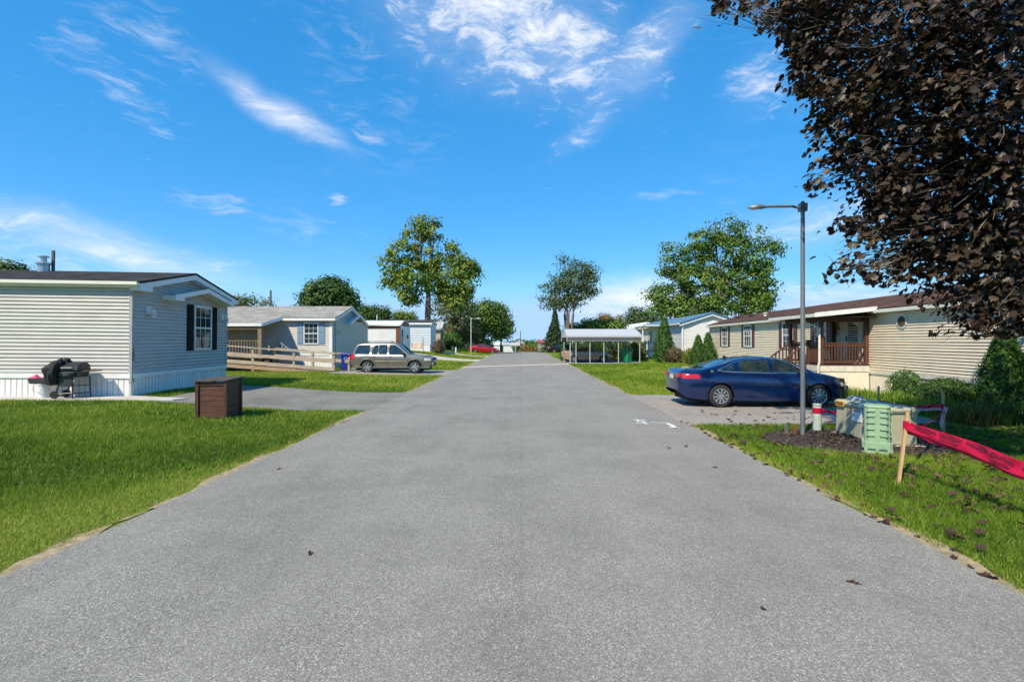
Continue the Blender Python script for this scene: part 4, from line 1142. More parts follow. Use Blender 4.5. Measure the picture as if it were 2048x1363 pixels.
    RS_ = mat('red_print', (0.55, 0.03, 0.08), 0.6)
    sg = MB(TPf).box(xn - 0.62, xn - 0.36, 0.012, 0.018, 0.38, 0.76).build('notice', mat('notice_white', (0.7, 0.66, 0.62), 0.6), h)
    for z in (0.68, 0.56, 0.44):
        MB(TPf).prism([(xn - 0.49 + 0.09 * math.cos(t), 0.019, z + 0.045 * math.sin(t)) for t in np.linspace(0, 6.0, 9)], (0, 0.004, 0)).build('notice_print', RS_, sg)
    # posts
    def post(x, d, z0_, z1_, w_=0.13, m_=PB, nm='porch_post'): return MB(T).box(x - w_ / 2, x + w_ / 2, d - w_ / 2, d + w_ / 2, z0_, z1_).build(nm, m_, h)
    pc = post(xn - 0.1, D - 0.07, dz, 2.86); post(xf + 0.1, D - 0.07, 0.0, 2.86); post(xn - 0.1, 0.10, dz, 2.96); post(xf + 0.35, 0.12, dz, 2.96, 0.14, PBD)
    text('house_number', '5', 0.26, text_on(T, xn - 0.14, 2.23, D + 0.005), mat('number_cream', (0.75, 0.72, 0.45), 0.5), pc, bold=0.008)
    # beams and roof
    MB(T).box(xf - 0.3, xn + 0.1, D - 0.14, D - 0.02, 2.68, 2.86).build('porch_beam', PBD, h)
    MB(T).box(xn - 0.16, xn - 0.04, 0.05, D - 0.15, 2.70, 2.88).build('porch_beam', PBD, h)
    zo2, zi2 = 2.93, 3.16
    pr = roof_slab('porch_roof', [rp(xf - 0.7, -D - 0.45, zo2 + 0.10), rp(xn + 0.55, -D - 0.45, zo2 + 0.10), rp(xn + 0.55, -0.1, zi2 + 0.10), rp(xf - 0.7, -0.1, zi2 + 0.10)], SH, h, 0.05)
    MB().bar(rp(xf - 0.72, -D - 0.48, zo2 + 0.0), rp(xn + 0.57, -D - 0.48, zo2 + 0.0), 0.09, 0.13).build('gutter', CREAM, h)
    MB().bar(rp(xn + 0.57, -D - 0.50, zo2 + 0.012), rp(xn + 0.57, -0.1, zi2 + 0.012), 0.035, 0.17).build('fascia', WHITE, h)
    MB().bar(rp(xf - 0.72, -D - 0.42, zo2 + 0.0), rp(xf - 0.72, -0.1, zi2 + 0.0), 0.035, 0.16).build('fascia', WHITE, h)
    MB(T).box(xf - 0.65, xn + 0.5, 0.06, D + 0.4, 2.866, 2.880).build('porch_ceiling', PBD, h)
    ds = [T @ Vector(p) for p in ((xn - 0.35, D + 0.44, 2.86), (xn - 0.33, D + 0.42, 2.70), (xn + 0.03, D + 0.06, 2.45), (xn + 0.03, D + 0.06, 1.12), (xn + 0.06, D + 0.12, 0.95), (xn + 0.06, D + 0.12, 0.05))]
    MB().tube(ds, 0.045, 8).build('downspout', mat('beige_spout', (0.64, 0.57, 0.46), 0.45), h, smooth=50)
    # railings
    def rail(p, q, hgt, n_, skip_ends=True):
        p, q = T @ Vector(p), T @ Vector(q)
        up = Vector((0, 0, 1))
        MB().bar(p + up * hgt, q + up * hgt, 0.09, 0.05).build('handrail', PB, h)
        MB().bar(p + up * (hgt - 0.09), q + up * (hgt - 0.09), 0.045, 0.08).build('top_rail', PB, h)
        MB().bar(p + up * 0.10, q + up * 0.10, 0.045, 0.08).build('bottom_rail', PB, h)
        for i in range(1, n_):
            c = p.lerp(q, i / n_)
            MB().bar(c + up * 0.08, c + up * (hgt - 0.06), 0.042, 0.042).build('baluster', PB, h)
    rail((xn - 0.1, D - 0.14, dz), (xn - 0.1, 0.17, dz), 0.84, 14)
    rail((xn - 0.17, D - 0.07, dz), (xn - 0.95, D - 0.07, dz), 0.84, 7)
    rail((xf + 0.17, 0.17, dz), (xf + 0.1, D - 0.14, dz), 0.84, 12)
    # stairs towards the road
    s0, s1 = xn - 1.02, xf + 0.20
    run, steps = 0.27, 5
    for sx in (s0, s1):
        post(sx, D - 0.05, dz - 0.9, dz + 0.92, 0.115, PB, 'newel_post')
        MB(T).box(sx - 0.085, sx + 0.085, D - 0.135, D + 0.035, dz + 0.92, dz + 0.965).build('post_cap', PB, h)
        de = D + run * steps
        post(sx, de, 0.0, 0.93, 0.115, PB, 'newel_post')
        MB(T).box(sx - 0.085, sx + 0.085, de - 0.085, de + 0.085, 0.93, 0.975).build('post_cap', PB, h)
        a, b = T @ Vector((sx, D, dz + 0.84)), T @ Vector((sx, de, 0.84))
        up = Vector((0, 0, 1))
        MB().bar(a, b, 0.10, 0.05).build('handrail', PB, h)
        MB().bar(a - up * 0.68, b - up * 0.68, 0.045, 0.08).build('bottom_rail', PB, h)
        for i in range(1, 9):
            c = a.lerp(b, i / 9)
            MB().bar(c - up * 0.68, c - up * 0.02, 0.04, 0.04).build('baluster', PB, h)
        MB(T).prism([(sx - 0.02, D, dz - 0.02), (sx - 0.02, D, dz - 0.34), (sx - 0.02, de, -0.02), (sx - 0.02, de, 0.18)], T.to_3x3() @ Vector((0, 0, 0)) + Vector((0.04, 0, 0))).build('stringer', PB, h)
    for i in range(steps):
        d = D + run * i
        MB(T).box(s0 - 0.02 if s0 < s1 else s1, s1 if s0 < s1 else s0, d, d + run + 0.02, dz - 0.19 * (i + 1) - 0.04, dz - 0.19 * (i + 1)).build('stair_tread', PB, h)
        MB(T).box(min(s0, s1), max(s0, s1), d, d + 0.02, dz - 0.19 * (i + 1), dz - 0.19 * i - 0.04).build('stair_riser', tr, h)
    # storm door
    x0, x1 = X(21.05), X(19.85)
    dw = mat('door_white', (0.66, 0.63, 0.57), 0.5)
    dr = MB(T)
    dr.box(x0, x0 + 0.14, 0.0, 0.06, dz, 3.04).box(x1 - 0.14, x1, 0.0, 0.06, dz, 3.04).box(x0 + 0.14, x1 - 0.14, 0.0, 0.06, 2.9, 3.04)
    fr_ = dr.build('door_frame', dw, h)
    d2 = MB(T)
    a, b = x0 + 0.14, x1 - 0.14
    d2.box(a, a + 0.11, 0.0, 0.05, dz, 2.9).box(b - 0.11, b, 0.0, 0.05, dz, 2.9).box(a + 0.11, b - 0.11, 0, 0.05, 2.78, 2.9).box(a + 0.11, b - 0.11, 0, 0.05, dz, dz + 0.14).box(a + 0.11, b - 0.11, 0, 0.045, 1.92, 1.96)
    door = d2.build('door', dw, h)
    MB(T).box(a + 0.11, b - 0.11, 0.0, 0.03, 1.96, 2.78).build('pane', GLASS, door)
    MB(T).box(a + 0.11, b - 0.11, 0.0, 0.032, dz + 0.14, 1.92).build('pane', GLASS, door)
    MB(T).box(a + 0.03, a + 0.07, 0.05, 0.09, 1.95, 2.15).build('handle', IRON, door)
    # iron scroll on the wall by the door
    sc = MB()
    ctr = Vector((X(21.55), 0.05, 2.45))
    for k in range(6):
        t0 = k * math.pi / 3
        pts = [T @ (ctr + Vector((q * 0.2 * math.cos(t0 + q * 2.4), 0, q * 0.26 * math.sin(t0 + q * 2.4)))) for q in np.linspace(0.1, 1, 8)]
        sc.tube(pts, 0.008, 5)
    sc.build('wall_ornament', IRON, h)
beige_home()
# ------------------------------------------------------------------ vehicles
RUBBER = mat('tyre_rubber', (0.022, 0.022, 0.023), 0.85, var=0.2, scale=20)
ALLOY = mat('alloy', (0.62, 0.63, 0.65), 0.28, metal=0.85, var=0.05)
CHROME = mat('chrome', (0.75, 0.76, 0.78), 0.12, metal=1.0, var=0.02)
PLAST = mat('black_plastic', (0.018, 0.018, 0.019), 0.6)
UNDER = mat('underbody', (0.012, 0.012, 0.012), 0.9)
REDL = mat('tail_lens', (0.50, 0.012, 0.015), 0.15, var=0.2, scale=14, coat=0.6)
CLEARL = mat('head_lens', (0.60, 0.58, 0.52), 0.12, var=0.2, scale=14, coat=0.5)
AUTOG = mat('auto_glass', (0.022, 0.034, 0.030), 0.02, var=0.5, scale=2.5, spec=1.0, coat=0.5)
def paintm(name, col, metal=0.35, rough=0.3): return mat(name, col, rough, metal=metal, var=0.03, scale=2, coat=1.0)

def pl(pts):
    xs = [p[0] for p in pts]; zs = [p[1] for p in pts]
    return lambda x: float(np.interp(x, xs, zs))
def smooth_pl(pts, it=2):
    pts = [tuple(p) for p in pts]
    for _ in range(it):
        q = [pts[0]]
        for a, b in zip(pts[:-1], pts[1:]):
            q.append((a[0] * .75 + b[0] * .25, a[1] * .75 + b[1] * .25)); q.append((a[0] * .25 + b[0] * .75, a[1] * .25 + b[1] * .75))
        q.append(pts[-1]); pts = q
    return pl(pts)

def car(name, label, cat, loc, rotz, c, paint, group=None):
    """c: dict of side-view curves; local x forward, y left, z up"""
    t = thing(name, label, cat, loc, rotz, group)
    L, W = c['L'], c['W']; h = L / 2
    belt, top, low = smooth_pl(c['belt']), smooth_pl(c['top'], c.get('topsm', 2)), pl(c['low'])
    wr, wx = c['wr'], c['wx']; Ra = wr + c.get('gap', 0.055)
    tum = c.get('tumble', 0.40)
    def plan(x):
        e = c.get('taper', 0.75)
        k = 0.0
        if x > h - e: k = ((x - h + e) / e) ** 2.2 * c.get('nose', 0.26)
        if x < -h + e: k = ((-h + e - x) / e) ** 2.4 * c.get('tail', 0.18)
        return W / 2 * (1 - k)
    def lowz(x):
        z = low(x)
        for cx in wx:
            if abs(x - cx) < Ra: z = max(z, wr + math.sqrt(Ra * Ra - (x - cx) ** 2))
        return z
    def section(x):
        zl, zb, zt, w = lowz(x), belt(x), top(x), plan(x)
        zt = max(zt, zb + 0.015); hg = zt - zb
        f = min(1.0, hg / 0.30)
        full = low(x)
        def side(z):                     # body side below the belt
            q = (z - full) / (zb - full)
            return w * (0.955 + 0.045 * math.sin(min(1, max(0, q * 1.25)) * math.pi / 2) - 0.05 * max(0, (q - 0.55) / 0.45) ** 2)
        P_ = [(side(zl + (zb - zl) * q), zl + (zb - zl) * q) for q in (0, 0.12, 0.3, 0.5, 0.68, 0.8, 0.9, 1.0)]
        yb = P_[-1][0]
        ze = zt - 0.085 * f - 0.02
        ze = max(ze, zb + 0.004)
        def gh(z): return yb - 0.012 * f - tum * (z - zb) * f - 0.05 * (1 - f)
        P_.append((gh(zb + 0.012), zb + 0.012))
        for q in (0.35, 0.7): P_.append((gh(zb + (ze - zb) * q), max(zb + 0.012, zb + (ze - zb) * q) + 0.001 * q))
        ye = gh(ze)
        P_.append((ye, ze + 0.002)); P_.append((ye - 0.05, ze + (zt - ze) * 0.55)); P_.append((ye * 0.75, zt - (zt - ze) * 0.2)); P_.append((ye * 0.4, zt - 0.004)); P_.append((0, zt))
        return P_
    # stations, dense round the arches and at the ends
    xs = list(np.linspace(-h, h, 64))
    for cx in wx: xs += list(cx + Ra * np.cos(np.linspace(0, math.pi, 19))) + [cx - Ra - 1e-3, cx + Ra + 1e-3]
    xs = sorted(x for x in set(np.round(xs, 4)) if -h <= x <= h)
    secs = [section(x) for x in xs]
    def shrink(s_, k, zc): return [(y * k, zc + (z - zc) * k) for y, z in s_]
    zr_, zf_ = (secs[0][0][1] + secs[0][-1][1]) / 2, (secs[-1][0][1] + secs[-1][-1][1]) / 2
    xs = [-h - 0.055, -h - 0.035] + xs + [h + 0.04, h + 0.07]
    secs = [shrink(secs[0], 0.72, zr_), shrink(secs[0], 0.93, zr_)] + secs + [shrink(secs[-1], 0.93, zf_), shrink(secs[-1], 0.72, zf_)]
    n = len(secs[0])
    mb = MB(); vs = []; fs = []
    for x, s_ in zip(xs, secs):
        for y, z in s_: vs.append((x, y, z))
        for y, z in s_[:-1][::-1]: vs.append((x, -y, z))
    m = 2 * n - 1
    for i in range(len(xs) - 1):
        for j in range(m - 1): fs.append((i * m + j, i * m + j + 1, (i + 1) * m + j + 1, (i + 1) * m + j))
    fs.append(tuple(range(m))); fs.append(tuple((len(xs) - 1) * m + j for j in reversed(range(m))))
    mb.add(vs, fs)
    body = mb.build('body', paint, t, smooth=38, local=True)
    # dark underside and wheel wells
    zmid = c['belt'][len(c['belt']) // 2][1]
    ub = MB().box(-h + 0.25, h - 0.25, -W / 2 + 0.24, W / 2 - 0.24, 0.17, zmid - 0.12)
    ub.build('underbody', UNDER, t, local=True)
    def ysurf(x, z):
        s_ = section(min(max(x, -h), h))
        zz = [p[1] for p in s_]; yy = [p[0] for p in s_]
        for k in range(len(s_) - 1):
            if zz[k] <= z <= zz[k + 1] + 1e-6: 
                q = (z - zz[k]) / max(1e-6, zz[k + 1] - zz[k]); return yy[k] + (yy[k + 1] - yy[k]) * q
        return yy[0] if z < zz[0] else yy[-5]
    def patch(nm, x0, x1, zlo, zhi, m_, off=0.006, par=None, nx=14, nz=5, both=True):
        zlo = zlo if callable(zlo) else (lambda x, v=zlo: v); zhi = zhi if callable(zhi) else (lambda x, v=zhi: v)
        for s_ in ((-1, 1) if both else (-1,)):
            def fn(u, v):
                x = x0 + (x1 - x0) * u; a, b_ = zlo(x), zhi(x); z = a + (max(b_, a + 0.002) - a) * v
                return (x, s_ * (ysurf(x, z) + off), z)
            MB().grid(fn, nx, nz).build(nm, m_, par or t, smooth=60, local=True)
    for w_ in c['side']:
        patch('side_window', w_[0], w_[1], pl(w_[2]), pl(w_[3]), AUTOG, 0.007)
    if 'trim' in c:
        for s_ in (-1, 1):
            pts = []
            for x, z in c['trim']: pts.append((x, s_ * (ysurf(x, z) + 0.006), z))
            dense = []
            for a, b_ in zip(pts[:-1], pts[1:]):
                for q in np.linspace(0, 1, 7)[:-1]:
                    x = a[0] + (b_[0] - a[0]) * q; z = a[2] + (b_[2] - a[2]) * q
                    dense.append((x, s_ * (ysurf(x, z) + 0.006), z))
            dense.append(pts[-1])
            MB().tube(dense, c.get('trimr', 0.02), 6).build('window_trim', c.get('trimm', CHROME), t, smooth=60, local=True)
    # windscreen and rear window
    for nm, xa, xb_ in (('windscreen', *c['ws']), ('rear_window', *c['rw'])):
        def fn(u, v):
            x = xa + (xb_ - xa) * u; s_ = section(x); tail_ = s_[-5:]
            ye = tail_[0][0] * 0.93; y = ye * (1 - 2 * v)
            yy = [p[0] for p in tail_][::-1]; zz = [p[1] for p in tail_][::-1]
            return (x, y, float(np.interp(abs(y), yy, zz)) + 0.012)
        MB().grid(fn, 10, 12).build(nm, AUTOG, t, smooth=60, local=True)
    # lights
    if 'tl' in c: patch('tail_light', *c['tl'], REDL, 0.010)
    if 'hl' in c: patch('headlight', *c['hl'], CLEARL, 0.010)
    for r_ in c.get('rear', ()):
        nm, y0, y1, z0, z1, m_ = r_
        for s_ in (-1, 1) if y0 > 0 else (1,):
            MB().box(-h - 0.066, -h + 0.03, s_ * y0 if y0 > 0 else y0, s_ * y1, z0, z1).build(nm, m_, t, local=True, bevel=0.008)
    for r_ in c.get('front', ()):
        nm, y0, y1, z0, z1, m_ = r_
        for s_ in (-1, 1) if y0 > 0 else (1,):
            MB().box(h - 0.03, h + 0.078, s_ * y0 if y0 > 0 else y0, s_ * y1, z0, z1).build(nm, m_, t, local=True, bevel=0.008)
    # door gaps, handles, mirrors, mouldings
    for x, za, zb_ in c.get('gaps', ()):
        for s_ in (-1, 1):
            pts = [(x + 0.02 * math.sin((z - za) * 3), s_ * (ysurf(x, z) + 0.0005), z) for z in np.linspace(za, zb_, 9)]
            MB().tube(pts, 0.0045, 4).build('door_gap', UNDER, t, local=True)
    for x, z in c.get('handles', ()):
        for s_ in (-1, 1):
            y = s_ * (ysurf(x, z) + 0.02)
            MB().tube([(x - 0.11, y - s_ * 0.02, z), (x - 0.07, y, z + 0.004), (x + 0.07, y, z + 0.004), (x + 0.11, y - s_ * 0.02, z)], 0.016, 6).build('door_handle', c.get('hm', paint), t, smooth=60, local=True)
    if 'mirror' in c:
        x, z = c['mirror']
        for s_ in (-1, 1):
            y = s_ * (ysurf(x, z))
            MB().lathe([(0.02, 0), (0.075, 0.03), (0.085, 0.09), (0.07, 0.15), (0.03, 0.18)], (0, 0, 0), 10).add([], [])
            mm = MB(Matrix.Translation((x, y + s_ * 0.03, z)) @ Matrix.Rotation(-s_ * math.pi / 2, 4, 'X') @ Matrix.Scale(1.0, 4))
            mm.lathe([(0.03, 0), (0.075, 0.02), (0.09, 0.09), (0.08, 0.16), (0.035, 0.19)], (0, 0, 0), 12)
            mm.build('wing_mirror', c.get('mm', paint), t, smooth=60, local=True)
    for a, b_, z, r_ in c.get('mould', ()):
        for s_ in (-1, 1):
            pts = [(x, s_ * (ysurf(x, z) + 0.004), z) for x in np.linspace(a, b_, 12)]
            MB().tube(pts, r_, 6).build('side_moulding', c.get('mdm', paint), t, smooth=60, local=True)
    # wheels
    for cx in wx:
        for s_ in (-1, 1):
            yo = s_ * (W / 2 - 0.02); yi = s_ * (W / 2 - 0.24)
            T = Matrix.Translation((cx, yo, wr))
            d = -s_
            tr = MB(T).lathe([(wr * 0.66, 0.018 * d), (wr * 0.72, 0.0), (wr * 0.90, 0.004 * d), (wr * 0.985, 0.03 * d), (wr, 0.06 * d), (wr, 0.17 * d), (wr * 0.97, 0.2 * d), (wr * 0.66, 0.2 * d)], (0, 0, 0), 30, axis='Y', cap=False)
            whl = tr.build('wheel', RUBBER, t, smooth=35, local=True)
            rm = MB(T)
            ro = wr * 0.675
            rm.lathe([(ro, 0.012 * d), (ro, 0.0), (ro * 0.93, 0.004 * d), (ro * 0.90, 0.05 * d)], (0, 0, 0), 30, axis='Y', cap=False)
            ns = c.get('spokes', 7)
            for k in range(ns):
                a = 2 * math.pi * (k + 0.25) / ns
                for da in c.get('split', (0,)):
                    p0 = Vector((math.cos(a) * 0.05, 0.012 * d, math.sin(a) * 0.05)); p1 = Vector((math.cos(a + da) * ro * 0.95, 0.016 * d, math.sin(a + da) * ro * 0.95))
                    rm.bar(p0, p1, c.get('sw', 0.05), 0.03, up=(0, 1, 0))
            rm.lathe([(0.075, 0.02 * d), (0.07, 0.0), (0.02, -0.004 * d)], (0, 0, 0), 14, axis='Y')
            rm.build('rim', ALLOY, whl, smooth=35, local=True)
            MB(T).lathe([(ro * 0.96, 0.055 * d), (ro * 0.96, 0.06 * d)], (0, 0, 0), 20, axis='Y').build('brake_disc', mat('brake_dark', (0.05, 0.05, 0.052), 0.5, metal=0.5), whl, local=True)
    return t, ysurf, section

SEDAN = dict(L=5.08, W=1.85, wr=0.335, wx=(-1.42, 1.42), gap=0.05, taper=1.05, nose=0.50, tail=0.20, tumble=0.42,
    belt=[(-2.54, 0.88), (-2.3, 1.00), (-1.8, 1.03), (-0.8, 1.00), (0.4, 0.955), (1.1, 0.92), (1.8, 0.84), (2.3, 0.72), (2.54, 0.60)],
    top=[(-2.54, 0.97), (-2.47, 1.115), (-2.2, 1.11), (-1.85, 1.125), (-1.55, 1.21), (-1.0, 1.40), (-0.5, 1.475), (0.0, 1.49), (0.4, 1.455), (0.85, 1.30), (1.25, 1.10), (1.42, 1.03), (1.9, 0.945), (2.3, 0.83), (2.48, 0.72), (2.54, 0.63)],
    low=[(-2.54, 0.40), (-2.35, 0.27), (-1.9, 0.22), (0, 0.19), (1.9, 0.20), (2.4, 0.22), (2.54, 0.30)],
    side=[(-1.40, -1.02, [(-1.40, 1.075), (-1.02, 1.055)], [(-1.40, 1.085), (-1.2, 1.18), (-1.02, 1.27)]),
          (-0.86, 0.02, [(-0.86, 1.05), (0.02, 1.02)], [(-0.86, 1.315), (-0.5, 1.375), (0.02, 1.40)]),
          (0.12, 1.06, [(0.12, 1.02), (1.06, 0.995)], [(0.12, 1.40), (0.45, 1.345), (0.8, 1.20), (1.06, 1.03)])],
    trim=[(-1.50, 1.085), (-1.30, 1.165), (-1.02, 1.305), (-0.86, 1.345), (-0.5, 1.405), (0.0, 1.425), (0.35, 1.395), (0.65, 1.30), (0.9, 1.17), (1.12, 1.01), (0.4, 1.0), (-0.4, 1.02), (-1.0, 1.035), (-1.35, 1.06), (-1.50, 1.085)],
    ws=(0.55, 1.30), rw=(-1.78, -0.95), tl=(-2.50, -2.02, lambda x: 0.83 + 0.03 * (x + 2.5), lambda x: 0.985 - 0.05 * (x + 2.5)), hl=(2.12, 2.50, lambda x: 0.62, lambda x: 0.72),
    gaps=((-1.12, 0.30, 1.0), (0.05, 0.25, 0.98), (1.02, 0.30, 0.94)), handles=((-0.72, 0.90), (0.36, 0.875)), mirror=(0.92, 1.04), mm=None, spokes=10, split=(-0.09, 0.09), sw=0.026)
def blue_sedan():
    B = paintm('blue_paint', (0.005, 0.021, 0.098), 0.45, 0.16)
    c = dict(SEDAN); c['mm'] = B
    c['rear'] = (('tail_light', 0.42, 0.70, 0.86, 0.975, REDL), ('licence_plate', -0.16, 0.16, 0.79, 0.93, mat('plate', (0.62, 0.60, 0.48), 0.5, var=0.25, scale=30)), ('rear_trim', -0.42, 0.42, 0.955, 0.985, CHROME), ('rear_trim', -0.36, 0.36, 0.745, 0.765, CHROME))
    t, ys, sec = car('sedan', 'dark blue sedan with chrome window trim parked across the pale driveway', 'car', (7.55, 15.5, 0.005), R(-1.0), c, B)
    # roof fin, badge, door lettering
    MB().prism([(-1.02, -0.02, 1.40), (-0.86, -0.02, 1.45), (-0.99, -0.02, 1.50)], (0, 0.04, 0)).build('antenna_fin', B, t, local=True)
    for s_ in (-1, 1):
        MB().lathe([(0.05, 0), (0.05, 0.006)], (0, 0, 0), 14, axis='Y').add([], [])
        MB(Matrix.Translation((-1.66, s_ * (ys(-1.66, 1.05) + 0.004), 1.05))).lathe([(0.045, 0), (0.045, 0.008 * s_)], (0, 0, 0), 14, axis='Y').build('badge', CHROME, t, local=True)
    y = -(ys(0.98, 0.62) + 0.006)
    text('door_lettering', 'IMPALA', 0.085, frame((0.86, y, 0.58), (1, 0, 0), (0, 0, 1), (0, -1, 0)), CHROME, t, 0.002, 0.0, True, 1.7)
    MB().box(-2.60, -2.58, 0.22, 0.36, 1.0, 1.03).build('badge', CHROME, t, local=True)
blue_sedan()

SUVC = dict(L=4.85, W=1.86, wr=0.365, wx=(-1.42, 1.45), gap=0.075, taper=0.55, nose=0.22, tail=0.10, tumble=0.26, topsm=1,
    belt=[(-2.42, 1.02), (-2.0, 1.07), (-0.5, 1.05), (0.9, 1.04), (1.2, 1.04), (1.9, 1.0), (2.25, 0.93), (2.42, 0.80)],
    top=[(-2.42, 1.08), (-2.40, 1.20), (-2.30, 1.40), (-2.18, 1.70), (-2.04, 1.79), (-1.2, 1.83), (0.0, 1.83), (0.38, 1.78), (0.75, 1.45), (1.12, 1.16), (1.3, 1.12), (1.9, 1.06), (2.25, 0.99), (2.38, 0.93), (2.42, 0.84)],
    low=[(-2.42, 0.48), (-2.2, 0.40), (-1.9, 0.34), (0, 0.33), (1.9, 0.34), (2.3, 0.38), (2.42, 0.45)],
    side=[(-2.20, -1.30, [(-2.20, 1.12), (-1.30, 1.11)], [(-2.20, 1.24), (-2.02, 1.67), (-1.30, 1.705)]),
          (-1.17, -0.79, [(-1.17, 1.11), (-0.79, 1.11)], [(-1.17, 1.30), (-1.02, 1.66), (-0.79, 1.705)]),
          (-0.76, -0.24, [(-0.76, 1.11), (-0.24, 1.105)], [(-0.76, 1.707), (-0.24, 1.707)]),
          (-0.12, 0.94, [(-0.12, 1.10), (0.94, 1.09)], [(-0.12, 1.707), (0.24, 1.685), (0.57, 1.43), (0.94, 1.12)])],
    ws=(0.42, 1.12), rw=(-2.39, -2.14), tl=(-2.41, -2.22, 0.80, 1.13), hl=(2.02, 2.40, 0.74, 0.90),
    gaps=((-1.22, 0.55, 1.1), (-0.20, 0.38, 1.1), (1.02, 0.40, 1.05)), handles=((-1.02, 0.99), (-0.02, 0.985)), mirror=(0.80, 1.13), spokes=6, sw=0.085,
    mould=((-0.95, 0.98, 0.70, 0.016),))
def silver_suv():
    B = paintm('pewter_paint', (0.215, 0.20, 0.165), 0.55, 0.32)
    c = dict(SUVC); c['mm'] = PLAST; c['hm'] = PLAST
    c['front'] = (('grille', -0.55, 0.55, 0.74, 0.90, PLAST), ('fog_lamp', 0.50, 0.66, 0.50, 0.60, CLEARL), ('bumper_insert', -0.5, 0.5, 0.46, 0.60, PLAST))
    c['rear'] = (('tail_light', 0.70, 0.83, 0.80, 1.12, REDL),)
    t, ys, sec = car('sport_utility_vehicle', 'silver pewter four-wheel-drive estate with roof rack parked beside the wooden ramp', 'car', (-7.25, 30.9, 0.03), R(-2), c, B)
    GR = mat('grey_cladding', (0.14, 0.135, 0.12), 0.5)
    MB().box(-2.38, 2.36, -0.90, -0.80, 0.30, 0.40).build('sill_cladding', GR, t, local=True)
    for s_ in (-1, 1):
        y = s_ * 0.60
        MB().tube([(-1.95, y, 1.78), (-1.75, y, 1.885), (-0.1, y, 1.895), (0.1, y, 1.82)], 0.022, 6).build('roof_rail', PLAST, t, local=True)
        for cx in (-1.42, 1.45):
            arc = [(cx + 0.47 * math.cos(a), s_ * 0.925, 0.365 + 0.47 * math.sin(a)) for a in np.linspace(0.15, math.pi - 0.15, 14)]
            MB().tube(arc, 0.035, 6).build('wheel_arch_flare', B, t, smooth=60, local=True)
    for x in (-1.55, -0.35):
        MB().bar((x, -0.6, 1.89), (x, 0.6, 1.89), 0.05, 0.025).build('roof_bar', PLAST, t, local=True)
silver_suv()

SMALL = dict(SEDAN); SMALL.update(L=4.6, W=1.75, wr=0.31, wx=(-1.32, 1.34), spokes=5, sw=0.07, split=(0,),
    belt=[(-2.3, 0.90), (-2.0, 0.97), (-1.5, 0.98), (0.4, 0.93), (1.1, 0.88), (1.7, 0.80), (2.1, 0.68), (2.3, 0.56)],
    top=[(-2.3, 0.98), (-2.22, 1.05), (-1.8, 1.06), (-1.5, 1.14), (-0.9, 1.36), (-0.3, 1.43), (0.2, 1.41), (0.7, 1.22), (1.15, 1.0), (1.7, 0.87), (2.1, 0.75), (2.25, 0.66), (2.3, 0.58)],
    low=[(-2.3, 0.42), (-2.1, 0.28), (-1.7, 0.22), (0, 0.20), (1.7, 0.20), (2.15, 0.22), (2.3, 0.30)],
    side=[(-1.15, -0.08, [(-1.15, 1.0), (-0.08, 0.985)], [(-1.15, 1.06), (-0.75, 1.27), (-0.08, 1.335)]), (0.0, 0.92, [(0.0, 0.985), (0.92, 0.95)], [(0.0, 1.335), (0.35, 1.27), (0.92, 0.99)])],
    trim=[(-1.25, 1.005), (-0.8, 1.29), (-0.3, 1.36), (0.2, 1.34), (0.6, 1.18), (1.0, 0.97)], trimr=0.01, trimm=PLAST,
    ws=(0.42, 1.05), rw=(-1.62, -0.9), tl=(-2.27, -1.95, 0.84, 0.96), hl=(1.85, 2.26, 0.58, 0.68), gaps=((-0.04, 0.25, 0.96), (0.95, 0.28, 0.9), (-1.05, 0.3, 0.95)), handles=((-0.7, 0.88), (0.3, 0.86)), mirror=(0.75, 0.98), mm=None)
def other_cars():
    for nm, lb, loc, rz, col in (
        ('sedan', 'bright red compact sedan parked nose-down on the far left lawn', (-4.35, 78.4, 0.22), R(-2), ('red_paint', (0.45, 0.008, 0.012))),
        ('sedan', 'tan gold sedan parked under the white metal carport', (6.95, 46.3, 0.03), R(0), ('tan_paint', (0.36, 0.27, 0.19))),
        ('sedan', 'black sedan parked on the far right lawn in front of the spruces', (8.4, 86.5, 0.0), R(8), ('black_paint', (0.012, 0.013, 0.017)))):
        p = paintm(*col); c = dict(SMALL); c['mm'] = p
        x, y, _ = loc
        t, _, _ = car(nm, lb, 'car', (x, y, float(gz(x, y)) + 0.01), rz, c, p)
        if 'red' in lb: t.rotation_euler = (0, R(2.2), R(-2))
other_cars()
_p = paintm('far_paint', (0.45, 0.50, 0.52)); _c = dict(SMALL); _c['mm'] = _p
car('sedan', 'pale car roof just showing over the crest of the road', 'car', (5.0, 150, float(gz(5.0, 150)) + 0.01), R(3), _c, _p)
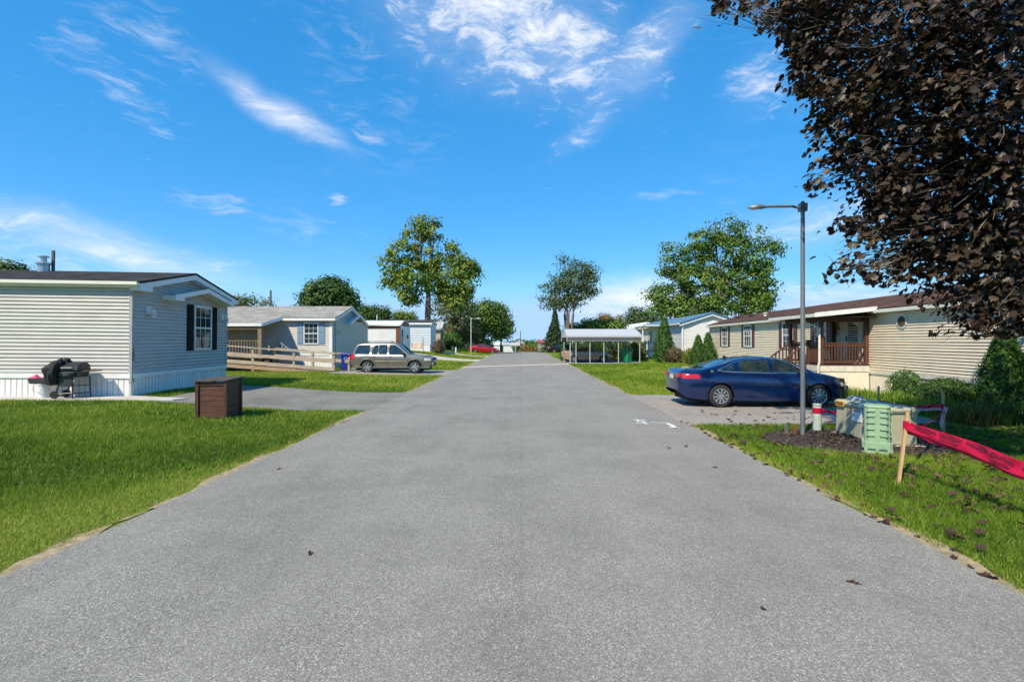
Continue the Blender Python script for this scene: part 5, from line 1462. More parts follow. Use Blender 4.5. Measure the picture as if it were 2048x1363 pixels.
# ------------------------------------------------------------------ things in the yards
def wooden_box():
    W = mat('stained_wood', (0.105, 0.038, 0.020), 0.6, var=0.35, scale=4, stretch=(0.8, 3, 8), bump=0.35, bscale=25)
    WD = mat('stained_frame', (0.075, 0.028, 0.016), 0.6, var=0.3, scale=4, stretch=(6, 6, 0.8), bump=0.35, bscale=25)
    TOPM = mat('weathered_top', (0.085, 0.060, 0.042), 0.75, var=0.35, scale=5, bump=0.3)
    z0 = float(gz(-7.25, 12.3))
    h = thing('storage_box', 'dark brown slatted wooden box with sloping lid standing on the left lawn by the driveway', 'storage box', (-7.2, 12.3, z0))
    M = Matrix.Translation((-7.62, 12.02, z0)) @ Matrix.Rotation(R(2.5), 4, 'Z')
    w, d, hh = 0.74, 0.78, 0.89
    def B(*a): return MB(M).box(*a)
    pw = 0.075
    for x in (0, w - pw):
        for y in (0, d - pw): B(x, x + pw, y, y + pw, -0.05, hh + (0.02 if x > 0 else 0)).build('corner_post', WD, h, bevel=0.004)
    n = 6; gap = 0.006; sh = (hh - 0.10) / n
    for i in range(n):
        z = 0.02 + i * sh
        B(pw, w - pw, 0.035, 0.05, z, z + sh - gap).build('plank', W, h, bevel=0.003)
        B(pw, w - pw, d - 0.05, d - 0.035, z, z + sh - gap).build('plank', W, h)
        B(w - 0.05, w - 0.035, pw, d - pw, z, z + sh - gap).build('plank', W, h, bevel=0.003)
        B(0.035, 0.05, pw, d - pw, z, z + sh - gap).build('plank', W, h)
    B(pw, w - pw, 0.012, 0.045, hh - 0.09, hh - 0.005).build('top_rail', WD, h); B(w - 0.045, w - 0.012, pw, d - pw, hh - 0.09, hh - 0.005).build('top_rail', WD, h)
    lid = MB(M).prism([(-0.03, -0.04, hh + 0.0), (w + 0.04, -0.04, hh + 0.02), (w + 0.04, d + 0.04, hh + 0.05), (-0.03, d + 0.04, hh + 0.03)], (0, 0, 0.028))
    lid.build('lid', TOPM, h, bevel=0.004)
    for sx, sy in ((w + 0.003, 0.18),):
        MB(M).lathe([(0.012, 0), (0.012, 0.012)], (w - 0.034, 0.14, hh * 0.65), 8).build('catch', ALLOY, h)
wooden_box()

def grill():
    z0 = float(gz(-12.9, 14.45)) + 0.03
    h = thing('barbecue_grill', 'black gas barbecue with half-removed cover in front of grey siding', 'barbecue', (-12.9, 14.5, z0))
    BK = mat('grill_enamel', (0.018, 0.018, 0.02), 0.35); ST = mat('grill_steel', (0.13, 0.135, 0.14), 0.5, metal=0.8)
    M0 = Matrix.Translation((-12.66, 14.45, z0)) @ Matrix.Rotation(R(8), 4, 'Z')
    M = M0 @ Matrix.Diagonal((0.64, 1, 1, 1))
    def m_(): return MB(M)
    # cart legs
    for y in (-0.22, 0.22):
        m_().tube([(-0.28, y, 0.62), (-0.50, y, 0.10)], 0.022, 8).build('leg', BK, h)
        m_().tube([(0.16, y, 0.62), (0.17, y, 0.0)] if y < 0 else [(0.42, y, 0.62), (0.46, y, 0.0)], 0.022, 8).build('leg', BK, h)
        w_ = MB(M0 @ Matrix.Translation((-0.36, y, 0.11))).lathe([(0.05, -0.02), (0.10, -0.025), (0.11, -0.012), (0.11, 0.012), (0.10, 0.025), (0.05, 0.02)], (0, 0, 0), 18, axis='Y').build('wheel', RUBBER, h, smooth=40)
        MB(M0 @ Matrix.Translation((-0.36, y, 0.11))).lathe([(0.055, -0.027), (0.055, 0.027)], (0, 0, 0), 12, axis='Y').build('hub', PLAST, w_)
    m_().tube([(-0.5, -0.22, 0.13), (0.17, -0.22, 0.16), ], 0.015, 6).tube([(0.17, -0.22, 0.14), (0.46, 0.22, 0.14)], 0.016, 6).tube([(0.16, -0.22, 0.36), (0.44, 0.22, 0.36)], 0.012, 6).build('brace', BK, h)
    m_().box(-0.36, 0.15, -0.24, -0.225, 0.34, 0.60).build('front_panel', mat('grill_panel', (0.035, 0.035, 0.038), 0.5), h)
    # fire box, lid, shelves
    m_().prism([(-0.34, -0.25, 0.60), (0.36, -0.25, 0.60), (0.42, -0.25, 0.78), (-0.38, -0.25, 0.78)], (0, 0.5, 0)).build('firebox', BK, h, bevel=0.02)
    pts = [(-0.40, -0.28, 0.79), (-0.40, -0.24, 0.93), (-0.40, -0.12, 1.02), (-0.40, 0.10, 1.03), (-0.40, 0.24, 0.95), (-0.40, 0.27, 0.79)]
    lid = m_().prism(pts, (0.84, 0, 0)).build('lid', BK, h, bevel=0.025)
    m_().tube([(-0.22, -0.30, 0.88), (0.22, -0.30, 0.88)], 0.014, 6).build('handle', ST, lid)
    m_().box(0.44, 0.98, -0.20, 0.20, 0.765, 0.79).build('side_shelf', BK, h, bevel=0.01)
    m_().box(-0.98, -0.42, -0.20, 0.20, 0.765, 0.79).build('side_shelf', BK, h)
    cp = m_().box(-0.30, 0.30, -0.30, -0.25, 0.64, 0.76).build('control_panel', BK, h, bevel=0.01)
    m_().box(-0.16, 0.16, -0.306, -0.299, 0.655, 0.745).build('panel_plate', ST, cp)
    for x in (-0.22, 0.1, 0.22): m_().lathe([(0.026, -0.335), (0.026, -0.3)], (x, 0, 0.70), 10, axis='Y').build('knob', PLAST, cp)
    # the cover, bunched over the left shelf
    cl = MB()
    def fn(u, v):
        a = 2 * math.pi * u
        prof = [(0.05, 1.14), (0.28, 1.10), (0.40, 0.96), (0.44, 0.78), (0.40, 0.58), (0.34, 0.42), (0.30, 0.38), (0.05, 0.40)]
        k = v * (len(prof) - 1); i = min(int(k), len(prof) - 2); q = k - i
        r = prof[i][0] * (1 - q) + prof[i + 1][0] * q; z = prof[i][1] * (1 - q) + prof[i + 1][1] * q
        fold = 1 + 0.14 * math.sin(5 * a + 4 * v) + 0.09 * math.sin(11 * a - 9 * v) + 0.05 * math.sin(19 * a + 13 * v)
        x = -0.62 + r * 0.95 * math.cos(a) * fold + 0.30 * max(0, z - 0.82) * 2.2; y = -0.03 + r * 0.78 * math.sin(a) * fold
        z = z + 0.03 * math.sin(6 * a + 3) * (1 - v) - (0.0 if v > 0.3 else 0.05 * (math.cos(a) < 0) )
        return M @ Vector((x, y, z))
    cl.grid(fn, 48, 20)
    cl.build('cover', mat('black_cover', (0.016, 0.016, 0.017), 0.75, bump=0.3, bscale=40), h, smooth=70, recalc=False)
grill()

def bucket():
    z0 = float(gz(-13.55, 14.62)) + 0.03; c = (-13.62, 14.55, z0)
    h = thing('bucket', 'white plastic bucket behind the black barbecue', 'bucket', c)
    MB().lathe([(0.14, 0), (0.165, 0.36), (0.18, 0.365), (0.18, 0.40), (0.17, 0.405), (0.165, 0.36), (0.14, 0.02)], c, 20).build('body', WHITE, h, smooth=40)
    MB().tube([(c[0] + 0.17 * math.cos(t), c[1] - 0.19, z0 + 0.34 - 0.16 * math.sin(t)) for t in np.linspace(0, math.pi, 10)], 0.006, 5).build('handle', ALLOY, h)
    t = thing('tub', 'dark plastic tub with pink rag sitting on the white bucket', 'tub', (c[0], c[1], z0 + 0.405))
    cc = (c[0] - 0.06, c[1] - 0.02, z0 + 0.408)
    MB().prism([(cc[0] - 0.20, cc[1] - 0.16, cc[2]), (cc[0] + 0.28, cc[1] - 0.16, cc[2]), (cc[0] + 0.32, cc[1] - 0.18, cc[2] + 0.16), (cc[0] - 0.24, cc[1] - 0.18, cc[2] + 0.16)], (0, 0.34, 0)).build('body', mat('charcoal_tub', (0.04, 0.04, 0.042), 0.6), t, bevel=0.01)
    pk = MB()
    pk.grid(lambda u, v: (cc[0] - 0.28 + 0.24 * u, cc[1] - 0.14 + 0.26 * v, cc[2] + 0.165 + 0.08 * math.sin(math.pi * u) * math.sin(math.pi * v) * (1 + 0.3 * math.sin(9 * u + 5 * v))), 12, 10)
    pk.build('rag', mat('pink_cloth', (0.75, 0.10, 0.22), 0.9), t, smooth=60, recalc=False)
bucket()

def wheelie_bin(label, x, y, rz, col, face, sc=1.0):
    z0 = float(gz(x, y)) + 0.01
    h = thing('wheelie_bin', label, 'bin', (x, y, z0), rz)
    P_ = mat('bin_' + label.split()[0], col, 0.45, var=0.08)
    def loc(): return MB(Matrix.Scale(sc, 4))
    b = loc()
    vs = [(-0.24, -0.27, 0.04), (0.24, -0.27, 0.04), (0.24, 0.27, 0.04), (-0.24, 0.27, 0.04), (-0.29, -0.36, 0.98), (0.29, -0.36, 0.98), (0.29, 0.36, 0.98), (-0.29, 0.36, 0.98)]
    b.add(vs, [(0, 3, 2, 1), (4, 5, 6, 7), (0, 1, 5, 4), (1, 2, 6, 5), (2, 3, 7, 6), (3, 0, 4, 7)])
    b.box(-0.31, 0.31, -0.38, 0.38, 0.88, 0.98)
    b.build('body', P_, h, local=True, bevel=0.025)
    loc().prism([(-0.32, -0.40, 0.985), (-0.32, 0.36, 0.985), (-0.32, 0.38, 1.06), (-0.32, 0.0, 1.10), (-0.32, -0.40, 1.03)], (0.64, 0, 0)).build('lid', P_, h, local=True, bevel=0.02)
    for s_ in (-0.29, 0.26):
        loc().add([], [])
        MB(Matrix.Scale(sc, 4) @ Matrix.Translation((s_, 0.27, 0.13)) @ Matrix.Rotation(R(90), 4, 'Z')).lathe([(0.05, -0.03), (0.13, -0.03), (0.13, 0.03), (0.05, 0.03)], (0, 0, 0), 16, axis='Y').build('wheel', RUBBER, h, local=True, smooth=40)
    loc().tube([(-0.25, 0.40, 0.98), (0.25, 0.40, 0.98)], 0.02, 6).build('handle', P_, h, local=True)
    # recycling mark: three bent arrows
    mk = MB(Matrix.Scale(sc, 4))
    for k in range(3):
        a = 2 * math.pi * k / 3 + math.pi / 2
        p = [(0.10 * math.cos(a + q), 0.10 * math.sin(a + q)) for q in (0.35, 1.05, 1.75)]
        for (x0, z0_), (x1, z1_) in zip(p[:-1], p[1:]):
            mk.bar((x0, -0.345, 0.72 + z0_), (x1, -0.345, 0.72 + z1_), 0.035, 0.03, up=(0, 1, 0))
    mk.build('recycling_mark', WHITE, h, local=True)
wheelie_bin('blue recycling bin standing between the wooden ramp and silver vehicle', -10.42, 31.35, R(18), (0.010, 0.035, 0.32), 0)
wheelie_bin('green wheeled bin standing at the end of the carport', 10.15, 44.1, R(35), (0.0, 0.22, 0.09), 0, 1.12)

def carport():
    x0, x1, y0, y1 = 4.95, 11.0, 43.0, 47.6
    z0 = float(gz(6, 44))
    WM = mat('carport_white', (0.54, 0.55, 0.57), 0.4, metal=0.15, var=0.05, dirt=0.08)
    h = thing('carport', 'white metal carport on slim posts over the tan car', 'carport', (x0, y0, z0))
    prof = [(y0 - 0.10, 1.92), (y0 - 0.10, 2.26), (y0 + 0.12, 2.42), (y0 + 0.9, 2.66), ((y0 + y1) / 2, 2.98)]
    full = prof + [(y0 + y1 - a, b) for a, b in prof[:-1][::-1]]
    n = 5
    for i in range(len(full) - 1):
        (ya, za), (yb, zb_) = full[i], full[i + 1]
        mb = MB().add([(x0 - 0.25, ya, za), (x1 + 0.15, ya, za), (x1 + 0.15, yb, zb_), (x0 - 0.25, yb, zb_), (x0 - 0.25, ya, za + 0.03), (x1 + 0.15, ya, za + 0.03), (x1 + 0.15, yb, zb_ + 0.03), (x0 - 0.25, yb, zb_ + 0.03)],
                      [(0, 1, 2, 3), (4, 5, 6, 7), (0, 1, 5, 4), (1, 2, 6, 5), (2, 3, 7, 6), (3, 0, 4, 7)])
        for q in (0.0, 0.33, 0.66):
            yy, zz = ya + (yb - ya) * q, za + (zb_ - za) * q
            mb.bar((x0 - 0.25, yy - 0.003, zz + 0.035), (x1 + 0.15, yy - 0.003, zz + 0.035), 0.05, 0.03)
        mb.build('roof_panel', WM, h)
    for xx in (x0 - 0.24, x1 + 0.12):
        tr = MB()
        for (ya, za), (yb, zb_) in zip(full[:-1], full[1:]): tr.bar((xx, ya, za), (xx, yb, zb_), 0.05, 0.12)
        tr.build('edge_trim', WM, h)
        MB().prism([(xx, full[1][0], full[1][1])] + [(xx, a, b) for a, b in full[2:-2]] + [(xx, full[-2][0], full[-2][1])], (0.03, 0, 0)).build('gable_panel', WM, h) if xx < x0 else None
    for x in (x0 + 0.0, x0 + 0.55, x0 + 1.75, x0 + 2.95, x0 + 4.2, x1 - 0.02):
        for y in (y0, y1):
            if x == x0 + 0.0 and y == y0: xx = x0 + 0.05
            else: xx = x
            MB().box(xx - 0.03, xx + 0.03, y - 0.03, y + 0.03, z0, 2.2).build('post', WM, h)
    for y in (y0, y1): MB().box(x0, x1, y - 0.028, y + 0.028, z0 + 0.01, z0 + 0.07).build('base_rail', WM, h)
carport()

# street lamps
def lamp(label, x, y, H, arm, r, m_, hd):
    z0 = float(gz(x, y))
    h = thing('street_lamp', label, 'street lamp', (x, y, z0), 0, 'cobra-head street lamps beside the road')
    MB().tube([(x, y, z0 - 0.1), (x, y, z0 + H * 0.45), (x, y, z0 + H)], [r * 1.08, r, r * 0.92], 14).build('pole', m_, h, smooth=50)
    MB().lathe([(r, 0), (r, 0.02), (r * 0.5, 0.05)], (x, y, z0 + H), 12).build('pole_cap', m_, h)
    zt = z0 + H - 0.09
    a = 1 if arm > 0 else -1
    MB().box(x - r * 1.6, x + r * 1.6, y - r * 1.4, y + r * 1.4, zt - 0.07, zt + 0.09).build('bracket', m_, h)
    MB().tube([(x, y, zt - 0.02), (x + a * 0.22, y, zt + 0.035), (x + arm * 0.7, y, zt + 0.03), (x + arm * 0.8, y, zt + 0.02)], 0.028, 8).build('arm', m_, h)
    T = Matrix.Translation((x + arm * 0.78, y, zt + 0.01)) @ Matrix.Scale(hd, 4)
    hdm = MB(T)
    hdm.grid(lambda u, v: (a * (0.36 * u), 0.11 * math.sin(math.pi * min(1, 0.15 + 0.85 * u)) ** 0.6 * math.cos(math.pi * v) * (1 if u < 0.97 else 0.3) + 0.0, 0.075 * math.sin(math.pi * v) * math.sin(math.pi * (0.12 + 0.84 * u)) ** 0.7 - 0.01), 14, 10)
    hdm.build('lamp_head', m_, h, smooth=60, recalc=False)
    MB(T).grid(lambda u, v: (a * (0.10 + 0.25 * u), 0.09 * math.sin(math.pi * (0.1 + 0.8 * u)) * math.cos(math.pi * v), -0.012 - 0.035 * math.sin(math.pi * v) * math.sin(math.pi * u)), 10, 8).build('lens', mat('lamp_lens', (0.5, 0.52, 0.52), 0.25), h, smooth=60, recalc=False)
GALV = mat('galvanised_pole', (0.20, 0.22, 0.24), 0.5, metal=0.35, var=0.2, scale=5, stretch=(1, 1, 0.25), dirt=0.4)
lamp('tall grey street lamp standing next to the mulch bed and blue car', 5.93, 10.2, 4.75, -0.98, 0.043, GALV, 1.0)
lamp('far street lamp on the left lawn in front of the red car', -5.65, 69.0, 4.95, 1.0, 0.07, mat('pale_pole', (0.5, 0.5, 0.47), 0.5), 1.6)

def utility_boxes():
    # transformer
    GRN = mat('olive_enamel', (0.46, 0.43, 0.29), 0.6, var=0.14, scale=3, dirt=0.5, bump=0.1, stretch=(1, 1, 0.35))
    c0 = Vector((6.72, 9.10, 0.02))
    u = Vector((0.04, 1.36, 0)).normalized(); v = Vector((0.9, 0.32, 0)).normalized()
    v = (v - u * v.dot(u)).normalized()
    h = thing('transformer_box', 'olive green pad-mounted electrical transformer with orange number sticker on the mulch bed', 'transformer', c0)
    T = frame(c0, u, v)                       # x along the lit long side, y into the box
    def B(): return MB(T)
    B().box(-0.06, 1.44, -0.06, 0.75, -0.05, 0.03).build('pad', CONC, h)
    B().prism([(0.02, 0.0, 0.03), (1.37, 0.0, 0.03), (1.36, 0.02, 0.62), (0.03, 0.02, 0.62)], (0, 0.66, 0)).build('body', GRN, h, bevel=0.03)
    B().box(-0.015, 1.40, -0.02, 0.70, 0.60, 0.72).build('cover', GRN, h, bevel=0.06)
    YL = mat('sticker_orange', (0.75, 0.33, 0.02), 0.5)
    TF = frame(c0 + u * 1.38, -u, -v)          # outward face, x running from the far corner to the near one (left to right in view)
    s1 = MB(TF).box(0.07, 0.33, -0.022, 0.026, 0.60, 0.695).build('number_sticker', YL, h)
    text('number', '552683', 0.082, text_on(TF, 0.20, 0.648, 0.028), mat('black_vinyl', (0.02, 0.02, 0.02), 0.4), s1, 0.001, 0.002)
    s2 = MB(TF).box(0.56, 0.84, -0.018, 0.006, 0.36, 0.59).build('warning_label', mat('label_white', (0.8, 0.8, 0.8), 0.5), h)
    MB(TF).box(0.57, 0.69, 0.006, 0.009, 0.545, 0.58).build('label_band', mat('label_orange', (0.8, 0.22, 0.02), 0.5), s2)
    MB(TF).box(0.71, 0.83, 0.006, 0.009, 0.545, 0.58).build('label_band', mat('label_blue', (0.02, 0.20, 0.42), 0.5), s2)
    for z in (0.50, 0.475, 0.45, 0.425):
        MB(TF).box(0.72, 0.82, 0.006, 0.008, z, z + 0.008).build('label_line', mat('label_grey', (0.45, 0.45, 0.5), 0.5), s2)
    MB(TF).lathe([(0.035, 0.007), (0.035, 0.008)], (0.63, 0, 0.47), 12, axis='Y').build('label_symbol', mat('label_grey', (0.45, 0.45, 0.5)), s2)
    bo = MB(TF).lathe([(0.03, 0.0), (0.03, 0.025)], (0.44, 0, 0.50), 10, axis='Y').build('bolt', ALLOY, h)
    st = thing('stone', 'pale flat stone lying on top of the transformer', 'stone', tuple(c0 + u * 1.15 + v * 0.3 + Vector((0, 0, 0.72))))
    MB(Matrix.Translation(st.location)).lathe([(0.02, -0.005), (0.17, 0.0), (0.15, 0.05), (0.08, 0.085), (0.01, 0.09)], (0, 0, 0), 11).build('stone_body', CONC, st, smooth=50)
    # cable pedestal
    PG = mat('pedestal_green', (0.29, 0.42, 0.26), 0.55, var=0.08, dirt=0.25)
    c = Vector((6.36, 8.72, 0.0))
    p = thing('cable_pedestal', 'mint green ribbed plastic cable pedestal in front of the transformer', 'pedestal', c)
    M = Matrix.Translation(c) @ Matrix.Rotation(R(-33), 4, 'Z')
    def oct_(r, ch): return [(-r, -r + ch), (-r + ch, -r), (r - ch, -r), (r, -r + ch), (r, r - ch), (r - ch, r), (-r + ch, r), (-r, r - ch)]
    r = 0.182
    MB(M).prism([(x, y, 0.2) for x, y in oct_(r, 0.06)], (0, 0, 0.59)).build('shell', PG, p, bevel=0.01)
    MB(M).prism([(x, y, 0.79) for x, y in oct_(r + 0.008, 0.06)], (0, 0, 0.05)).build('cap', PG, p, bevel=0.02)
    bs = MB(M).prism([(x, y, 0.10) for x, y in oct_(r + 0.035, 0.05)], (0, 0, 0.115))
    bs.prism([(x, y, -0.03) for x, y in oct_(r + 0.035, 0.05)], (0, 0, 0.07)); bs.prism([(x, y, 0.0) for x, y in oct_(r + 0.005, 0.05)], (0, 0, 0.12))
    for s_ in (-0.16, 0.0, 0.16):
        bs.box(s_ - 0.025, s_ + 0.025, -r - 0.034, -r + 0.05, 0.03, 0.11); bs.box(r - 0.05, r + 0.034, s_ - 0.025, s_ + 0.025, 0.03, 0.11)
    bs.build('base', PG, p, bevel=0.006)
    for z in (0.31, 0.42, 0.53, 0.64, 0.73):
        for a, b in ((-0.155, -0.03), (0.03, 0.155)):
            MB(M).prism([(a, -r + 0.005, z), (b, -r + 0.005, z), (b - 0.015, -r - 0.022, z + 0.008), (a + 0.015, -r - 0.022, z + 0.008)], (0, 0, 0.022)).build('rib', PG, p)
            MB(M).prism([(r - 0.005, a, z), (r - 0.005, b, z), (r + 0.022, b - 0.015, z + 0.008), (r + 0.022, a + 0.015, z + 0.008)], (0, 0, 0.022)).build('rib', PG, p)
    MB(M).box(-0.018, 0.018, -r - 0.012, -r, 0.22, 0.79).build('spine', PG, p); MB(M).box(r, r + 0.012, -0.018, 0.018, 0.22, 0.79).build('spine', PG, p)
    for z in (0.26, 0.64):
        b = MB(M); y0, x_ = 0.02, r + 0.03
        b.box(r, x_, -0.07, -0.05, z, z + 0.09).box(r, x_, 0.05, 0.07, z, z + 0.09).box(r, x_, -0.05, 0.05, z, z + 0.018).box(r, x_, -0.05, 0.05, z + 0.072, z + 0.09)
        b.build('hasp', PG, p)
    # marker post with tape wound round it
    c = Vector((6.56, 10.75, 0)); 
    q = thing('marker_post', 'pale green round utility post wound with red tape next to the lamp', 'marker post', c)
    PGm = mat('post_green', (0.42, 0.50, 0.43), 0.55, var=0.12, dirt=0.45)
    MB().lathe([(0.082, -0.05), (0.085, 0.56), (0.085, 0.60), (0.03, 0.605)], c, 16).build('body', PGm, q, smooth=40)
    MB().lathe([(0.088, 0.565), (0.088, 0.575)], c, 16).build('collar', mat('rust', (0.22, 0.07, 0.03), 0.9), q)
    MB().lathe([(0.089, 0.40), (0.092, 0.42), (0.090, 0.50), (0.089, 0.52)], c, 16).build('tape_wrap', TAPE, q)
    MB().grid(lambda u, v: (c.x + 0.06 + 0.13 * u + 0.05 * v * u + 0.02 * math.sin(9 * u), c.y - 0.09 - 0.02 * math.sin(7 * u + 3 * v), 0.50 - 0.26 * u ** 1.2 - 0.06 * v), 10, 4).build('tape_tail', TAPE, q, recalc=False)
    # short rusty stub next to the lamp
    k = thing('stub_post', 'short rusty steel stub beside the foot of the grey street lamp', 'stub', (5.82, 10.35, 0))
    MB().box(5.80, 5.86, 10.3, 10.34, -0.05, 0.2).build('channel', MATS['rust'], k); MB().box(5.68, 5.73, 10.38, 10.42, -0.05, 0.2).build('tag_strip', ALLOY, k)
TAPE = leafmat('red_tape', [(0.62, 0.008, 0.05), (0.66, 0.012, 0.07)], 0.35, 0.35, 0.5)
TAPEP = leafmat('pink_tape', [(0.75, 0.42, 0.46), (0.75, 0.42, 0.46)], 0.4, 0.3, 0.5)
utility_boxes()

def stakes_and_tape():
    PINE = mat('pine_stake', (0.55, 0.34, 0.16), 0.75, var=0.15, scale=4, stretch=(4, 4, 0.5))
    S1b, S1t = gnd(5.27, 6.82), Vector((5.43, 6.86, 0.985))
    S2b, S2t = gnd(8.72, 10.1), Vector((8.66, 10.05, 0.93))
    S3b, S3t = gnd(8.42, 11.5), Vector((8.43, 11.5, 0.91))
    S4b, S4t = gnd(7.9, 3.2), Vector((7.85, 3.2, 0.9))
    for b, t, lb in ((S1b, S1t, 'leaning pine stake holding the red tape on the right lawn nearest the road'), (S2b, S2t, 'upright pine stake with pink tape tail near the garden bed'),
                     (S3b, S3t, 'pine stake standing behind the transformer in front of the daylilies'), (S4b, S4t, 'pine stake at the near end of the red tape')):
        m = MB().bar(b - (t - b).normalized() * 0.15, t, 0.036, 0.040, up=(0.3, 1, 0)).build('wooden_stake', PINE)
        tag(m, lb, 'stake', 'pine stakes round the utility boxes')
    def strip(name, pts, w, material, label=None, lean=0.25, n=60, seed=0, parent=None):
        pts = [Vector(p) for p in pts]
        # Catmull-Rom through the points
        q = [pts[0] * 2 - pts[1]] + pts + [pts[-1] * 2 - pts[-2]]
        out = []
        for i in range(1, len(q) - 2):
            for s_ in np.linspace(0, 1, n // (len(pts) - 1), endpoint=False):
                a, b, c, d = q[i - 1:i + 3]
                out.append(0.5 * ((2 * b) + (c - a) * s_ + (2 * a - 5 * b + 4 * c - d) * s_ ** 2 + (3 * b - a - 3 * c + d) * s_ ** 3))
        out.append(pts[-1])
        rr = random.Random(seed)
        mb = MB(); m = 5
        cen = []
        for i, p in enumerate(out):
            t_ = (out[min(i + 1, len(out) - 1)] - out[max(i - 1, 0)]).normalized()
            up = (Vector((0, 0, 1)) - t_ * t_.z).normalized(); side = t_.cross(up)
            wv = w(i / (len(out) - 1)) if callable(w) else w
            tw = lean + 0.12 * math.sin(i * 0.23 + seed) 
            up = up * math.cos(tw) + side * math.sin(tw)
            nrm = t_.cross(up)
            for j in range(m):
                k = j / (m - 1) - 0.5
                mb.v.append(p + up * (wv * k) + nrm * (0.012 * math.sin(i * 0.5 + j * 1.3 + seed)))
            cen.append((p, t_, up, nrm, wv))
        for i in range(len(out) - 1):
            for j in range(m - 1): mb.f.append((i * m + j, (i + 1) * m + j, (i + 1) * m + j + 1, i * m + j + 1))
        o = mb.build(name, material, parent, smooth=80, recalc=False)
        return o, cen
    h = thing('caution_tape', 'wide red caution tape sagging from the leaning stake out of the picture', 'tape', S1t)
    a = S1b.lerp(S1t, 0.80)
    e = S4b.lerp(S4t, 0.72)
    mid = Vector((5.62, 5.2, 0.545))
    def wid(t): return 0.11 + 0.05 * min(1, t * 3)
    o, cen = strip('tape', [a + Vector((0.0, -0.03, 0)), a.lerp(mid, 0.5) + Vector((0, 0, 0.012)), mid, mid.lerp(e, 0.5) + Vector((0, 0, -0.03)), e], wid, TAPE, lean=-0.35, n=100, parent=h)
    o2, _ = strip('tape', [a + Vector((0.01, 0.0, -0.07)), a.lerp(mid, 0.5) + Vector((0.02, 0.05, -0.07)), mid + Vector((0.02, 0.05, -0.07)), mid.lerp(e, 0.5) + Vector((0.02, 0.05, -0.1)), e + Vector((0, 0, -0.05))], 0.08, TAPE, lean=0.2, n=80, seed=3, parent=h)
    ink = mat('tape_ink', (0.06, 0.006, 0.02), 0.6)
    dist = 0.0; nxt = 0.24; k = 0
    for i in range(1, len(cen)):
        dist += (cen[i][0] - cen[i - 1][0]).length
        if dist > nxt and i < len(cen) - 2:
            p, t_, up, nrm, wv = cen[i]
            if nrm.dot(Vector((0, 0, CAMH)) - p) < 0: nrm = -nrm; 
            x = up.cross(nrm).normalized()
            text('lettering', 'CAUTION', 0.062, frame(p + up * (wv * 0.17) + nrm * 0.016, x, up, nrm), ink, h, 0.0005, 0.0015)
            if k % 2 == 1: text('lettering', 'CAUTION', 0.05, frame(p - up * (wv * 0.25) + nrm * 0.016, x, up, nrm), ink, h, 0.0005, 0.001)
            nxt += 0.33; k += 1
    MB().lathe([(0.030, -0.05), (0.034, -0.02), (0.034, 0.05), (0.030, 0.07)], a, 8).build('knot', TAPE, h)
    h2 = thing('caution_tape', 'twisted red and pink tape strung between the leaning stake and upright stake', 'tape', S2t)
    b2 = S2b.lerp(S2t, 0.68)
    strip('tape', [a + Vector((0.02, 0.03, -0.04)), a.lerp(b2, 0.35) + Vector((0, 0, -0.16)), a.lerp(b2, 0.75) + Vector((0, 0, -0.12)), b2 + Vector((-0.02, -0.03, -0.1))], 0.075, TAPE, lean=0.5, seed=1, parent=h2)
    strip('tape_tail', [b2 + Vector((0.02, -0.05, 0.0)), b2 + Vector((-0.06, -0.07, -0.18)), b2 + Vector((-0.12, -0.1, -0.38)), b2 + Vector((-0.1, -0.12, -0.46))], 0.07, TAPEP, lean=0.9, seed=5, parent=h2)
    MB().lathe([(0.030, -0.06), (0.034, -0.03), (0.034, 0.03), (0.030, 0.06)], b2, 8).build('knot', TAPE, h2)
    h3 = thing('caution_tape', 'red tape strung behind the transformer from the upright stake', 'tape', S3t)
    c3 = S3b.lerp(S3t, 0.62)
    strip('tape', [b2 + Vector((0, 0.03, 0.02)), b2.lerp(c3, 0.5) + Vector((0, 0, -0.07)), c3], 0.07, TAPE, lean=0.15, seed=2, parent=h3)
    strip('tape', [b2 + Vector((0, 0.03, -0.05)), b2.lerp(c3, 0.5) + Vector((0, 0.02, -0.13)), c3 + Vector((0, 0, -0.06))], 0.05, TAPEP, lean=0.15, seed=4, parent=h3)
    h4 = thing('caution_tape', 'red tape strung from the green marker post towards the transformer', 'tape', (6.56, 10.75, 0.45))
    strip('tape', [(6.62, 10.68, 0.46), (7.4, 11.0, 0.37), tuple(c3 + Vector((-0.05, 0, -0.05)))], 0.05, TAPE, lean=0.1, seed=6, parent=h4)
stakes_and_tape()

